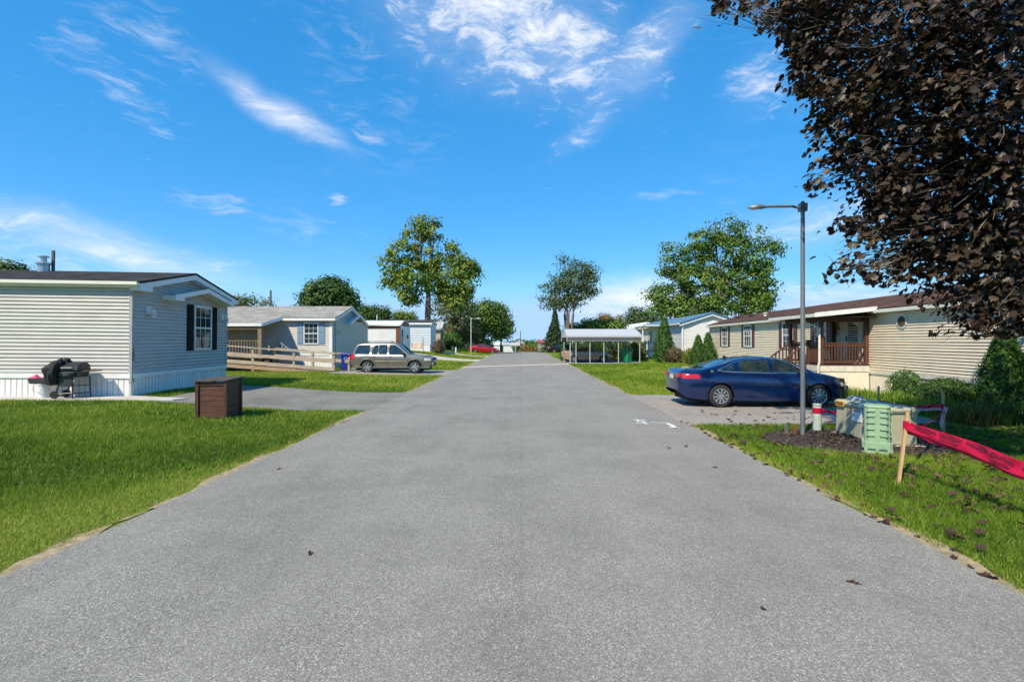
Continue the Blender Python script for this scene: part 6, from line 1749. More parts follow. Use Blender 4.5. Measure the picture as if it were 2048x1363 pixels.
# far odds and ends
def far_things():
    # porch swing
    x, y = -10.35, 54.0; z0 = float(gz(x, y))
    FR = mat('swing_frame', (0.30, 0.33, 0.33), 0.5); CU = mat('swing_cushion', (0.62, 0.50, 0.40), 0.9)
    h = thing('garden_swing', 'metal framed garden swing with tan cushions in front of the pale blue home', 'garden swing', (x, y, z0))
    for s_ in (-0.75, 0.75):
        MB().tube([(x + s_, y - 0.5, z0), (x + s_, y, z0 + 1.75), (x + s_, y + 0.5, z0)], 0.03, 6).build('leg', FR, h)
        MB().tube([(x + s_ * 0.8, y, z0 + 1.72), (x + s_ * 0.8, y - 0.2, z0 + 0.5)], 0.015, 5).build('hanger', FR, h)
    MB().tube([(x - 0.75, y, z0 + 1.75), (x + 0.75, y, z0 + 1.75)], 0.03, 6).build('top_bar', FR, h)
    for k in (-0.31, 0.31):
        MB().box(x + k - 0.29, x + k + 0.29, y - 0.35, y + 0.2, z0 + 0.42, z0 + 0.54).build('seat_cushion', CU, h, bevel=0.04)
        MB().box(x + k - 0.29, x + k + 0.29, y + 0.15, y + 0.27, z0 + 0.5, z0 + 1.0).build('back_cushion', CU, h, bevel=0.04)
    # green cabinet and white post
    x, y = -7.9, 66.5; z0 = float(gz(x, y))
    g_ = thing('utility_cabinet', 'small dark green utility cabinet on the far left lawn', 'cabinet', (x, y, z0))
    MB().box(x - 0.15, x + 0.15, y - 0.12, y + 0.12, z0 - 0.05, z0 + 0.72).build('body', mat('dark_green_box', (0.03, 0.08, 0.07), 0.5), g_, bevel=0.02)
    MB().box(x - 0.17, x + 0.17, y - 0.14, y + 0.14, z0 + 0.72, z0 + 0.78).build('cap', mat('dark_green_box', (0.03, 0.08, 0.07)), g_, bevel=0.02)
    x, y = -7.3, 65.0; z0 = float(gz(x, y))
    g2 = thing('marker_post', 'short white post on the far left lawn beside the dark green cabinet', 'post', (x, y, z0))
    MB().lathe([(0.10, -0.05), (0.10, 0.72), (0.06, 0.78)], (x, y, z0), 10).build('body', mat('mint_white', (0.65, 0.70, 0.58), 0.6), g2, smooth=40)
    # utility poles
    for x, y, H, lb, r in ((2.2, 130, 5.6, 'bare utility pole standing beyond the crest of the road', 0.13), (-22.2, 46, 6.2, 'dark pole rising behind the taupe home roof', 0.11)):
        z0 = float(gz(x, y))
        o = MB().tube([(x, y, z0 - 0.2), (x, y, z0 + H)], [r, r * 0.8], 8).build('utility_pole', mat('pole_wood', (0.13, 0.11, 0.09), 0.9), smooth=50)
        tag(o, lb, 'pole', 'utility poles')
    # white garage past the crest, cluster of homes, red shed
    def gabled(label, x, y, w, d, ze, zr, wallm, roofm, door=True, zb=None, along='x', cat='garage', nm='garage'):
        zb = float(gz(x, y)) if zb is None else zb
        h = thing(nm, label, cat, (x, y, zb))
        if along == 'x':      # ridge along X, gable faces right
            T = frame((x + w, y, zb), (0, 1, 0), (1, 0, 0)); Ln, Wd = w, d
        else:
            T = frame((x, y, zb), (1, 0, 0), (0, -1, 0)); Ln, Wd = d, w
        gb = (0, ze, Wd / 2, zr, Wd, ze)
        wall_core(T, 0, Wd, -0.5, ze, Ln, gb).build('wall', wallm, h)
        for a, b, zz in ((-0.25, Wd / 2, 0), (Wd + 0.25, Wd / 2, 0.002)):
            rp = lambda p, q, z: T @ Vector((p, q, z))
            roof_slab('roof', [rp(a, 0.3, ze - 0.02), rp(a, -Ln - 0.3, ze - 0.02), rp(b, -Ln - 0.3, zr + 0.08 + zz), rp(b, 0.3, zr + 0.08 + zz)], roofm, h, 0.12)
        if door:
            MB(T).box(Wd * 0.15, Wd * 0.85, 0.0, 0.02, -0.5, ze - 0.25).build('door', DARKIN, h)  # flat near-black sheet painting the shade inside the open end, not a door
            MB(T).box(0, Wd, 0.0, 0.05, ze - 0.25, ze - 0.05).build('trim', SHUT_K, h)
        return h, T
    WH = mat('far_white', (0.66, 0.67, 0.68), 0.6)
    gabled('white metal garage with open dark end beside the red car', -8.2, 150, 5.2, 5.0, 2.4, 3.2, WH, mat('far_white_roof', (0.75, 0.75, 0.75), 0.5), zb=-1.6)
    h1, T1 = gabled('small pale home with porch beyond the crest behind the garage', -2.6, 150, 5.0, 6, 3.6, 4.1, WH, mat('far_grey_roof', (0.45, 0.45, 0.45), 0.7), door=False, zb=-2.75, cat='house', nm='house')
    h2_, T2 = gabled('grey gabled home far down the road beside the pole', 0.2, 165, 4.0, 7, 3.9, 5.2, mat('far_grey', (0.45, 0.45, 0.46), 0.7), mat('far_grey_roof', (0.45, 0.45, 0.45)), door=False, zb=-2.4, along='y', cat='house', nm='house')
    window(T2, 0.6, 1.3, 2.6, 3.6, h2_, cols=1, rows=1); window(T2, 2.5, 3.4, 2.6, 3.6, h2_, cols=1, rows=1)
    MB().box(-0.5, 2.6, 147.5, 150, 0.55, 0.68).build('porch_roof', WH, h1)
    for x in (-0.4, 1.0, 2.5): MB().box(x - 0.06, x + 0.06, 147.6, 147.7, -2.4, 0.55).build('porch_post', WH, h1)
    gabled('long shed with red roof far right beyond the crest', 6.9, 128, 6.5, 5, 2.6, 3.2, mat('far_tan', (0.33, 0.30, 0.27), 0.8), mat('red_roof', (0.38, 0.07, 0.05), 0.6), door=False, cat='shed', nm='shed')
    gabled('white shed showing behind the black car', 12.6, 120, 4.5, 5, 3.1, 3.8, WH, mat('far_white_roof', (0.75, 0.75, 0.75)), door=False, cat='shed', nm='shed', along='y')
    gabled('white home showing through the trees behind the dark hedge', -13.4, 96, 6.0, 5, 3.2, 3.9, WH, mat('far_white_roof', (0.75, 0.75, 0.75)), door=False, cat='house', nm='house', zb=0.4)
far_things()
# ------------------------------------------------------------------ plants
def unit(a): return a / np.maximum(np.linalg.norm(a, axis=-1, keepdims=True), 1e-9)
def leaf_cloud(C, N, L, Wd, bend=0.25):
    """diamond leaves: centres C, facing normals N, length L, width Wd -> verts, faces (quads)"""
    n = len(C)
    a = unit(np.cross(N, rng.normal(0, 1, (n, 3)))); b = np.cross(N, a)
    L = np.broadcast_to(L, n)[:, None]; Wd = np.broadcast_to(Wd, n)[:, None]
    V = np.stack([C - a * L / 2, C - b * Wd / 2 + N * L * bend * 0.3, C + a * L / 2 - N * L * bend * 0.2, C + b * Wd / 2 + N * L * bend * 0.3], 1).reshape(-1, 3)
    return V, np.arange(n * 4).reshape(-1, 4)
def crown_points(lobes, nclump, nleaf, sig, fill=0.5, flat=0.75):
    """clumps spread over and through ellipsoid lobes, leaves gathered round each clump"""
    lobes = np.array(lobes, float)
    wgt = (lobes[:, 3] * lobes[:, 4] + lobes[:, 4] * lobes[:, 5]); wgt /= wgt.sum()
    li = rng.choice(len(lobes), nclump, p=wgt)
    d = unit(rng.normal(0, 1, (nclump, 3)))
    r = fill + (1.04 - fill) * rng.uniform(0, 1, nclump) ** 0.55
    cc = lobes[li, :3] + d * r[:, None] * lobes[li, 3:6]
    ci = np.repeat(np.arange(nclump), nleaf)
    off = np.clip(rng.normal(0, 1, (len(ci), 3)), -1.7, 1.7) * sig * rng.uniform(0.6, 1.35, nclump)[ci][:, None]; off[:, 2] *= flat
    C = cc[ci] + off
    N = unit(unit(off) * 0.75 + d[ci] * 0.35 + np.array([0, 0, 0.40]) + rng.normal(0, 0.26, (len(ci), 3)))
    tint = np.clip(rng.normal(0.5, 0.17, nclump)[ci] + rng.normal(0, 0.13, len(ci)), 0, 1)
    return C, N, tint
BARK = mat('bark', (0.17, 0.135, 0.105), 0.95, var=0.35, scale=5, stretch=(3, 3, 0.6), bump=0.8, bscale=14)
BARKD = mat('dark_bark', (0.09, 0.07, 0.055), 0.95, var=0.35, scale=5, stretch=(3, 3, 0.6), bump=0.8, bscale=14)
G_MID = leafmat('leaves_mid', [(0.0348, 0.0905, 0.0104), (0.1079, 0.1914, 0.0244), (0.2262, 0.3044, 0.0452)])
G_LIT = leafmat('leaves_light', [(0.0588, 0.126, 0.0134), (0.1596, 0.2436, 0.0302), (0.336, 0.3612, 0.0588)])
G_DARK = leafmat('leaves_dark', [(0.0216, 0.06, 0.0116), (0.0567, 0.1234, 0.0216), (0.1301, 0.2084, 0.04)])
G_AUT = leafmat('leaves_autumn', [(0.0936, 0.117, 0.0187), (0.2652, 0.1638, 0.0312), (0.4212, 0.1482, 0.0468)])
G_OLIVE = leafmat('leaves_olive', [(0.0486, 0.081, 0.0194), (0.1378, 0.1702, 0.0518), (0.2754, 0.2916, 0.1216)])
G_SPRUCE = leafmat('leaves_spruce', [(0.018, 0.0504, 0.0216), (0.063, 0.1116, 0.0432), (0.153, 0.216, 0.09)])
G_ARB = leafmat('leaves_arborvitae', [(0.0192, 0.0653, 0.0115), (0.0576, 0.1421, 0.0192), (0.1536, 0.2592, 0.0384)], trans=0.15)
G_YEL = leafmat('leaves_yellow', [(0.084, 0.12, 0.012), (0.204, 0.228, 0.024), (0.36, 0.312, 0.036)])
G_BROWN = leafmat('leaves_brown', [(0.07, 0.063, 0.0308), (0.168, 0.119, 0.056), (0.28, 0.21, 0.098)])

G_MULTI = leafmat('leaves_multi', [(0.025, 0.05, 0.01), (0.08, 0.12, 0.025), (0.17, 0.20, 0.05)])
def limb(mb, a, b, ra, rb, bow=0.08, n=5):
    a, b = Vector(a), Vector(b); L = (b - a).length
    s_ = Vector((random.uniform(-1, 1), random.uniform(-1, 1), random.uniform(0, 1))) * L * bow
    pts = [a.lerp(b, t) + s_ * math.sin(math.pi * t) for t in np.linspace(0, 1, n)]
    mb.tube(pts, list(np.linspace(ra, rb, n)), 7)
    return pts
def tree(name, label, base, lobes, leaf, nclump, nleaf, sig, lmat, r0=0.3, fork=None, bark=None, cat='tree', group=None, fill=0.45, stems=1, lw=0.7, twigs=2, flat=0.75):
    base = Vector(base)
    t = thing(name, label, cat, base, 0, group)
    C, N, ti = crown_points(lobes, nclump, nleaf, sig, fill, flat)
    sz = leaf * rng.uniform(0.6, 1.35, len(C))
    V, F = leaf_cloud(C, N, sz, sz * lw)
    tag(np_mesh('crown', V, F, lmat, t, np.repeat(ti, 4)), kind='stuff')
    mb = MB()
    lb = np.array(lobes); cen = Vector(lb[:, :3].mean(0)); topz = (lb[:, 2] + lb[:, 5]).max()
    fork = fork if fork is not None else base.z + (topz - base.z) * 0.3
    for k in range(stems):
        o = Vector((random.uniform(-1, 1), random.uniform(-1, 1), 0)) * (0.45 * (stems > 1))
        sp = Vector((cen.x, cen.y, 0)) - Vector((base.x, base.y, 0))
        q = Vector((base.x, base.y, fork)) + sp * 0.25 + o * 1.6
        limb(mb, base + o * 0.4 - Vector((0, 0, 0.2)), q, r0, r0 * 0.72, 0.02)
        tops = sorted(lobes, key=lambda l: -l[2])
        mine = tops[k::stems]
        for i, l in enumerate(mine):
            e = Vector(l[:3])
            tt = min(0.85, max(0.0, 0.12 * i))
            st = q.lerp(Vector((cen.x, cen.y, topz)), tt * 0.4)
            pts = limb(mb, st, e, r0 * 0.5 * (1 - 0.04 * i), r0 * 0.10, 0.07)
            for _ in range(twigs):
                d = Vector(unit(rng.normal(0, 1, 3))); d.z = abs(d.z) * 0.7
                ee = e + Vector((d.x * l[3], d.y * l[4], d.z * l[5])) * 0.85
                limb(mb, pts[random.randint(2, 4)], ee, r0 * 0.16, r0 * 0.03, 0.08, 4)
        if stems == 1: limb(mb, q, (cen.x, cen.y, topz - 0.8), r0 * 0.62, r0 * 0.08, 0.02)
    mb.build('trunk', bark or BARK, t, smooth=60, recalc=False)
    return t
def lobes_px(spec, Y, depth=0.75, k_=1.0):
    """spec: (px, py, rx_px, ry_px[, dY]) as seen from the road, turned into ellipsoids standing at depth Y"""
    out = []
    for s_ in spec:
        dY = s_[4] if len(s_) > 4 else 0.0
        y = Y + dY
        p = P(s_[0], s_[1], y); k = y / FPX
        k *= k_; out.append((p.x, p.y, p.z, s_[2] * k, max(s_[2], s_[3]) * k * depth, s_[3] * k))
    return out
def gb(px, Y): x = (px - 1024) / FPX * Y; return (x, Y, float(gz(x, Y)))
random.seed(3)
# the tall tree on the left
tree('tall_tree', 'tall open-crowned green tree rising above the pale blue home', gb(855, 76),
     lobes_px([(828, 470, 34, 38), (868, 465, 32, 32, 1), (805, 505, 34, 30, -1), (848, 515, 44, 38), (895, 505, 30, 30, 1), (785, 545, 30, 26), (830, 558, 46, 34, -2), (885, 555, 42, 34), (925, 535, 30, 26), (945, 552, 22, 18, 1),
               (780, 568, 24, 18, 1), (815, 592, 34, 22), (905, 585, 40, 26, 1), (930, 570, 30, 22), (845, 445, 18, 18), (770, 520, 14, 14), (945, 530, 14, 12), (915, 610, 22, 16)], 76, k_=0.8),
     0.40, 250, 62, 0.56, G_LIT, 0.55, fork=P(0, 592, 76).z, fill=0.35, twigs=1)
tree('conifer', 'dark shaggy evergreen behind the tall tree and autumn tree', gb(905, 96), lobes_px([(905, 600, 32, 30), (885, 630, 34, 34), (925, 625, 30, 40), (900, 665, 42, 34), (935, 660, 24, 30)], 96), 0.42, 300, 30, 0.75, G_OLIVE, 0.4)
tree('green_tree', 'broad green tree behind the far lamp head', gb(968, 104), lobes_px([(962, 636, 26, 34), (975, 625, 18, 22), (948, 662, 22, 26), (982, 654, 18, 26)], 104), 0.42, 260, 30, 0.7, G_MID, 0.35, fork=1.6)
tree('green_tree', 'upright green tree nearest the road gap behind the white garage', gb(1002, 108), lobes_px([(1000, 635, 18, 24), (1003, 658, 20, 22), (998, 612, 8, 8), (1012, 652, 10, 20)], 108), 0.42, 200, 30, 0.65, G_MID, 0.3, fork=1.6)
tree('round_tree', 'dense round-crowned tree behind the taupe home', gb(655, 64), lobes_px([(655, 590, 46, 30), (625, 605, 28, 24), (690, 605, 24, 24), (660, 572, 26, 14)], 64), 0.34, 230, 60, 0.5, G_DARK, 0.4)
tree('dark_tree', 'dark low tree behind the brown-trimmed trailer', gb(735, 86), lobes_px([(733, 630, 24, 18), (762, 632, 18, 18)], 86), 0.32, 200, 34, 0.55, G_DARK, 0.3)
tree('light_tree', 'pale small tree just over the dark roof of the pale blue home', gb(800, 92), lobes_px([(800, 634, 16, 10), (820, 636, 12, 10)], 92), 0.3, 90, 26, 0.5, G_LIT, 0.2)
tree('thin_tree', 'thin sparse tree tops over the taupe roof beside the dark pole', gb(492, 50), lobes_px([(490, 604, 22, 14), (475, 610, 10, 10), (530, 608, 12, 8)], 50), 0.22, 90, 12, 0.4, G_OLIVE, 0.14, fork=4.2, fill=0.2)
tree('green_tree', 'green tree top showing over the grey home beside the flue', gb(20, 24), lobes_px([(18, 545, 30, 20), (40, 552, 18, 14), (-40, 540, 40, 25)], 24), 0.16, 170, 30, 0.22, G_DARK, 0.15)
tree('autumn_tree', 'low spreading tree with orange autumn leaves behind the red car', gb(922, 86), lobes_px([(915, 668, 22, 12), (935, 666, 22, 12), (905, 675, 14, 10), (950, 674, 12, 10)], 86), 0.24, 230, 26, 0.4, G_AUT, 0.22, fork=1.6, bark=BARKD)
# right-hand trees
tree('multi_stem_tree', 'open multi-stemmed tree behind the white carport', gb(1138, 62), lobes_px([(1140, 535, 22, 22), (1165, 540, 24, 18, 1), (1115, 570, 28, 24), (1150, 570, 40, 32), (1175, 575, 20, 26, 1), (1095, 585, 20, 20), (1110, 605, 24, 14), (1150, 600, 26, 14), (1178, 545, 18, 18), (1128, 520, 12, 10)], 62),
     0.27, 300, 28, 0.42, G_MULTI, 0.2, fork=P(0, 628, 62).z, stems=4, fill=0.2, lw=0.5)
tree('maple_tree', 'large spreading green maple behind the blue-roofed house', gb(1445, 74), lobes_px([(1460, 465, 44, 30), (1505, 480, 34, 30), (1400, 490, 38, 30), (1350, 510, 34, 28), (1440, 510, 60, 40), (1520, 520, 36, 34), (1340, 540, 34, 22), (1400, 555, 60, 36), (1480, 560, 56, 40), (1535, 560, 24, 30), (1370, 590, 46, 26), (1440, 605, 60, 34), (1500, 610, 40, 28), (1330, 585, 30, 22), (1540, 500, 24, 16), (1320, 620, 26, 26), (1370, 630, 50, 26), (1520, 595, 30, 26), (1312, 598, 26, 20), (1345, 610, 34, 24), (1556, 540, 14, 14)], 74, k_=0.9),
     0.38, 430, 62, 0.60, G_MID, 0.6, fork=P(0, 640, 74).z, fill=0.3)
tree('spruce_like_tree', 'bushy bluish-green tree left of the large maple', gb(1275, 82), lobes_px([(1275, 635, 20, 20), (1262, 645, 14, 16), (1295, 645, 20, 18)], 82), 0.34, 170, 30, 0.55, G_SPRUCE, 0.3)
tree('hedge_tree', 'green rounded tree over the carport roof', gb(1180, 66), lobes_px([(1178, 652, 18, 10), (1200, 654, 18, 12), (1228, 654, 20, 11), (1150, 660, 16, 10)], 66), 0.28, 220, 30, 0.45, G_MID, 0.25)
tree('autumn_tree', 'reddish-tinged small tree top over the carport roof', gb(1210, 70), lobes_px([(1212, 640, 18, 9), (1238, 642, 8, 9)], 70), 0.22, 90, 22, 0.4, G_AUT, 0.16)
def spruce(label, px, Y, top, bot, hw):
    b = Vector(gb(px, Y)); t = thing('spruce_tree', label, 'tree', b, 0, 'spruces past the carport')
    zt = P(0, top, Y).z; zb = P(0, bot, Y).z; r0 = hw * Y / FPX
    n = 6500
    q = rng.uniform(0, 1, n) ** 0.7
    lay = np.floor(q * 13) / 13 + rng.uniform(0, 0.075, n)
    az = rng.uniform(0, 2 * np.pi, n)
    rr = r0 * lay * (0.82 + 0.25 * np.sin(az * 5 + lay * 40)) * rng.uniform(0.25, 1, n) ** 0.5
    C = np.stack([b.x + rr * np.cos(az), b.y + rr * np.sin(az), zt - lay * (zt - zb) - 0.25 * rr], 1) + rng.normal(0, 0.1, (n, 3))
    N = unit(np.stack([np.cos(az) * 0.5, np.sin(az) * 0.5, np.ones(n)], 1) + rng.normal(0, 0.45, (n, 3)))
    V, F = leaf_cloud(C, N, 0.42 * rng.uniform(0.6, 1.3, n), 0.16)
    tag(np_mesh('crown', V, F, G_SPRUCE, t, np.repeat(np.clip(rng.normal(0.5, 0.2, n), 0, 1), 4)), kind='stuff')
    MB().tube([b - Vector((0, 0, 0.2)), (b.x, b.y, zt - 0.3)], [0.22, 0.03], 7).build('trunk', BARKD, t, smooth=60)
spruce('pointed spruce right of the road gap, tallest of the pair', 1110, 94, 614, 700, 24)
spruce('broader spruce beside the tall one, over the black car', 1108, 90, 634, 698, 34)
for px, Y, top, hw, lb in ((1026, 190, 684, 14, 'far dark tree left of the pole at the road end'), (1062, 185, 681, 18, 'far dark tree right of the pole at the road end'), (1078, 170, 684, 14, 'far light green tree beside the spruces'), (1050, 150, 690, 16, 'low rusty-tinged tree beyond the road crest')):
    b = gb(px, Y)
    tree('far_tree', lb, b, lobes_px([(px, top + 12, hw, 11), (px - 8, top + 16, hw * 0.6, 8), (px + 9, top + 14, hw * 0.6, 9)], Y), 0.55, 110, 26, 0.9, G_AUT if 'rusty' in lb else (G_LIT if 'light' in lb else G_DARK), 0.3, group='far trees at the road end')
# a distant wood closes the horizon all round
def far_wood():
    n = 26000
    ang = rng.uniform(-math.pi, math.pi, n)
    ang[: n // 2] = rng.uniform(-0.9, 0.9, n // 2)
    d = rng.uniform(235, 262, n)
    hgt = 6.0 + 3.0 * np.sin(ang * 9) + 2.2 * np.sin(ang * 23 + 1) + 1.2 * np.sin(ang * 61)
    hgt = np.where(np.abs(ang) < 0.12, np.minimum(hgt, 1.4 + 0.8 * np.sin(ang * 90)), hgt)
    z = -5 + (hgt + 5) * rng.uniform(0, 1, n) ** 0.7
    C = np.stack([d * np.sin(ang), d * np.cos(ang), z], 1)
    N = unit(np.stack([-np.sin(ang), -np.cos(ang), 0.6 + 0 * ang], 1) + rng.normal(0, 0.5, (n, 3)))
    V, F = leaf_cloud(C, N, 2.2 * rng.uniform(0.6, 1.4, n), 1.6)
    tag(np_mesh('far_woods', V, F, G_DARK, None, np.repeat(np.clip(0.45 + 0.3 * np.sin(ang * 40) + rng.normal(0, 0.15, n), 0, 1), 4)), 'distant wood closing the horizon', 'woods', kind='stuff')
far_wood()

# shrubs
def shrub(name, label, x, y, w, hgt, lmat, n=2500, leaf=0.06, shape='round', cat='shrub', group=None, lw=0.6):
    z0 = float(gz(x, y)); t = thing(name, label, cat, (x, y, z0), 0, group)
    az = rng.uniform(0, 2 * np.pi, n); q = rng.uniform(0.02, 1, n)
    if shape == 'cone':
        R_ = w / 2 * np.minimum(1, (1.03 - q) * 1.3) ** 0.8 * np.where(q < 0.12, 0.85 + q, 1)
    else:
        R_ = w / 2 * np.sqrt(np.clip(1 - (q * 1.9 - 0.9) ** 2, 0.02, 1))
    lump = 1 + 0.10 * np.sin(az * 4 + q * 9) + 0.07 * np.sin(az * 9 - q * 21)
    rr = R_ * lump * (1 - 0.35 * rng.uniform(0, 1, n) ** 2.5) + rng.normal(0, leaf * 0.5, n)
    C = np.stack([x + rr * np.cos(az), y + rr * np.sin(az), z0 + q * hgt + rng.normal(0, leaf * 0.6, n)], 1)
    C[:, 2] = np.maximum(C[:, 2], z0 + 0.02)
    up = 0.9 if shape == 'cone' else 0.6
    N = unit(np.stack([np.cos(az), np.sin(az), up * np.ones(n) * (q if shape != 'cone' else 0.35)], 1) + rng.normal(0, 0.55, (n, 3)))
    V, F = leaf_cloud(C, N, leaf * rng.uniform(0.7, 1.5, n) * (1.5 if shape == 'cone' else 1), leaf * lw)
    ti = np.clip(0.45 + 0.25 * np.sin(az * 6 + q * 14) + rng.normal(0, 0.18, n), 0, 1)
    tag(np_mesh('foliage', V, F, lmat, t, np.repeat(ti, 4)), kind='stuff')
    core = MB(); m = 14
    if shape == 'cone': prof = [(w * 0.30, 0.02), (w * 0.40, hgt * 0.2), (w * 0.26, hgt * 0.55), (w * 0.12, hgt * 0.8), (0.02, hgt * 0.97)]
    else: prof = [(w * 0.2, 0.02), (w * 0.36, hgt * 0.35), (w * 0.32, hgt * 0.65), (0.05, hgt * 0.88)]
    core.lathe(prof, (x, y, z0), m).build('stems', mat('shrub_core', (0.012, 0.018, 0.008), 0.95), t, smooth=60)  # solid near-black core filling the foliage, no separate stems
    return t
shrub('arborvitae', 'tall arborvitae in front of the beige home at the picture edge', 12.75, 12.95, 1.2, 2.35, G_ARB, 15000, 0.05, 'cone', lw=0.5)
shrub('arborvitae', 'tall arborvitae by the navy deck stairs of the white house', 12.85, 42.2, 1.75, 3.7, G_ARB, 6000, 0.11, 'cone', lw=0.5)
shrub('arborvitae', 'left of two arborvitae at the corner of the beige home', 14.0, 37.6, 1.15, 2.15, G_ARB, 3200, 0.10, 'cone', lw=0.5)
shrub('arborvitae', 'right of two arborvitae at the corner of the beige home', 14.55, 37.1, 1.2, 2.35, G_ARB, 3200, 0.10, 'cone', lw=0.5)
shrub('bush', 'brownish rounded bush in front of the white house', 13.35, 41.0, 1.5, 1.15, G_BROWN, 2200, 0.11)
shrub('bush', 'yellow-green rounded bush left of the two arborvitae', 13.75, 38.6, 1.15, 1.15, G_YEL, 1600, 0.10)
shrub('bush', 'round clipped boxwood among the daylilies', 13.05, 16.6, 1.0, 0.95, G_ARB, 3000, 0.05)
shrub('bush', 'dark low shrub behind the upright stake', 12.2, 14.2, 1.5, 0.75, G_DARK, 4500, 0.06)
shrub('bush', 'dark leafy shrub between boxwood and tall arborvitae', 13.0, 14.9, 1.4, 0.8, G_DARK, 4500, 0.06)
shrub('bush', 'dense dark clipped bush left of the red car', -9.0, 74.5, 3.0, 2.6, G_ARB, 2600, 0.2)
shrub('bush', 'leafy bush right behind the red car hood', -4.3, 84, 2.4, 2.1, G_MID, 1800, 0.22)
shrub('bush', 'scraggly brown-green shrub by the corner of the pale blue home', -8.35, 57.0, 1.4, 1.55, G_BROWN, 900, 0.16)
shrub('bush', 'bright green bush between carport and navy deck', 11.9, 47.5, 1.5, 1.9, G_YEL, 1500, 0.14)
for i, (x, y, w, hh) in enumerate(((5.35, 48.6, 1.3, 2.6), (6.4, 48.9, 1.3, 2.7), (7.9, 49.6, 2.0, 2.3), (9.6, 49.9, 2.1, 2.3), (11.1, 49.8, 1.8, 2.2))):
    shrub('arborvitae' if i < 2 else 'hedge_bush', ('first dark arborvitae at the left back of the carport', 'second dark arborvitae at the back of the carport', 'dark hedge bush behind the tail of the tan car', 'dark hedge bush behind the roof of the tan car', 'dark hedge bush behind the green wheeled bin')[i], x, y, w, hh, G_ARB if i < 2 else G_DARK, 2200, 0.13, 'cone' if i < 2 else 'round', group='hedge behind the carport')
# strap-leaved clumps
def clump(name, label, x, y, rx, ry, hgt, n, lmat, wdt=0.018, group=None, arch=0.55):
    z0 = float(gz(x, y))
    bx = x + rng.normal(0, rx * 0.42, n); by = y + rng.normal(0, ry * 0.42, n)
    az = rng.uniform(0, 2 * np.pi, n) ; out = unit(np.stack([np.cos(az), np.sin(az), 0 * az], 1) + 0.6 * np.stack([(bx - x) / rx, (by - y) / ry, 0 * az], 1)) 
    out[:, 2] = 0
    L = hgt * rng.uniform(0.65, 1.15, n); lean = arch * rng.uniform(0.3, 1.2, n)
    side = np.stack([-out[:, 1], out[:, 0], 0 * az], 1)
    V = []; segs = 4
    base = np.stack([bx, by, z0 + 0 * bx], 1)
    for k in range(segs + 1):
        t = k / segs
        h_ = L * (t * 1.05 - 0.45 * lean * t ** 2.4); r_ = L * lean * 0.9 * t ** 1.7
        c = base + out * r_[:, None] + np.array([0, 0, 1]) * h_[:, None]
        w_ = wdt * (1 - t ** 2.2) * 0.5 + 0.001
        V += [c - side * w_, c + side * w_]
    V = np.stack(V, 1)
    m = 2 * (segs + 1)
    i0 = np.arange(n)[:, None] * m
    F = np.concatenate([i0 + np.array([[2 * k, 2 * k + 1, 2 * k + 3, 2 * k + 2]]) for k in range(segs)], 0)
    ti = np.repeat(np.clip(rng.normal(0.5, 0.2, n), 0, 1), m)
    o = np_mesh(name, V.reshape(-1, 3), F, lmat, None, ti)
    tag(o, label, 'plant', group)
G_STRAP = leafmat('strap_leaves', [(0.069, 0.1518, 0.0138), (0.1656, 0.2898, 0.0276), (0.345, 0.414, 0.069)])
G_STRAPD = leafmat('dark_strap_leaves', [(0.03, 0.07, 0.015), (0.07, 0.14, 0.025), (0.14, 0.2, 0.05)])
G_STRAPB = leafmat('dry_strap_leaves', [(0.06, 0.09, 0.015), (0.16, 0.14, 0.03), (0.30, 0.17, 0.05)])
clump('daylily', 'bright green daylily clump at the nose of the blue car', 11.0, 16.3, 0.75, 0.65, 0.48, 620, G_STRAP, 0.022)
clump('daylily', 'bright green daylily clump behind the left half of the transformer', 11.7, 15.4, 0.55, 0.5, 0.48, 560, G_STRAP, 0.022)
clump('daylily', 'bright green daylily clump behind the right half of the transformer', 11.4, 14.2, 0.7, 0.55, 0.46, 520, G_STRAP, 0.022)
clump('daylily', 'bright green daylily clump left of the dark low shrub', 11.3, 13.3, 0.65, 0.42, 0.5, 460, G_STRAP, 0.022)
clump('daylily', 'yellowing daylily clump right of the upright stake', 10.75, 11.75, 0.7, 0.45, 0.52, 420, G_STRAPB, 0.02)
clump('ornamental_grass', 'arching green grass clump below the tall arborvitae', 11.75, 11.9, 0.75, 0.5, 0.62, 420, G_STRAPD, 0.024, arch=0.85)

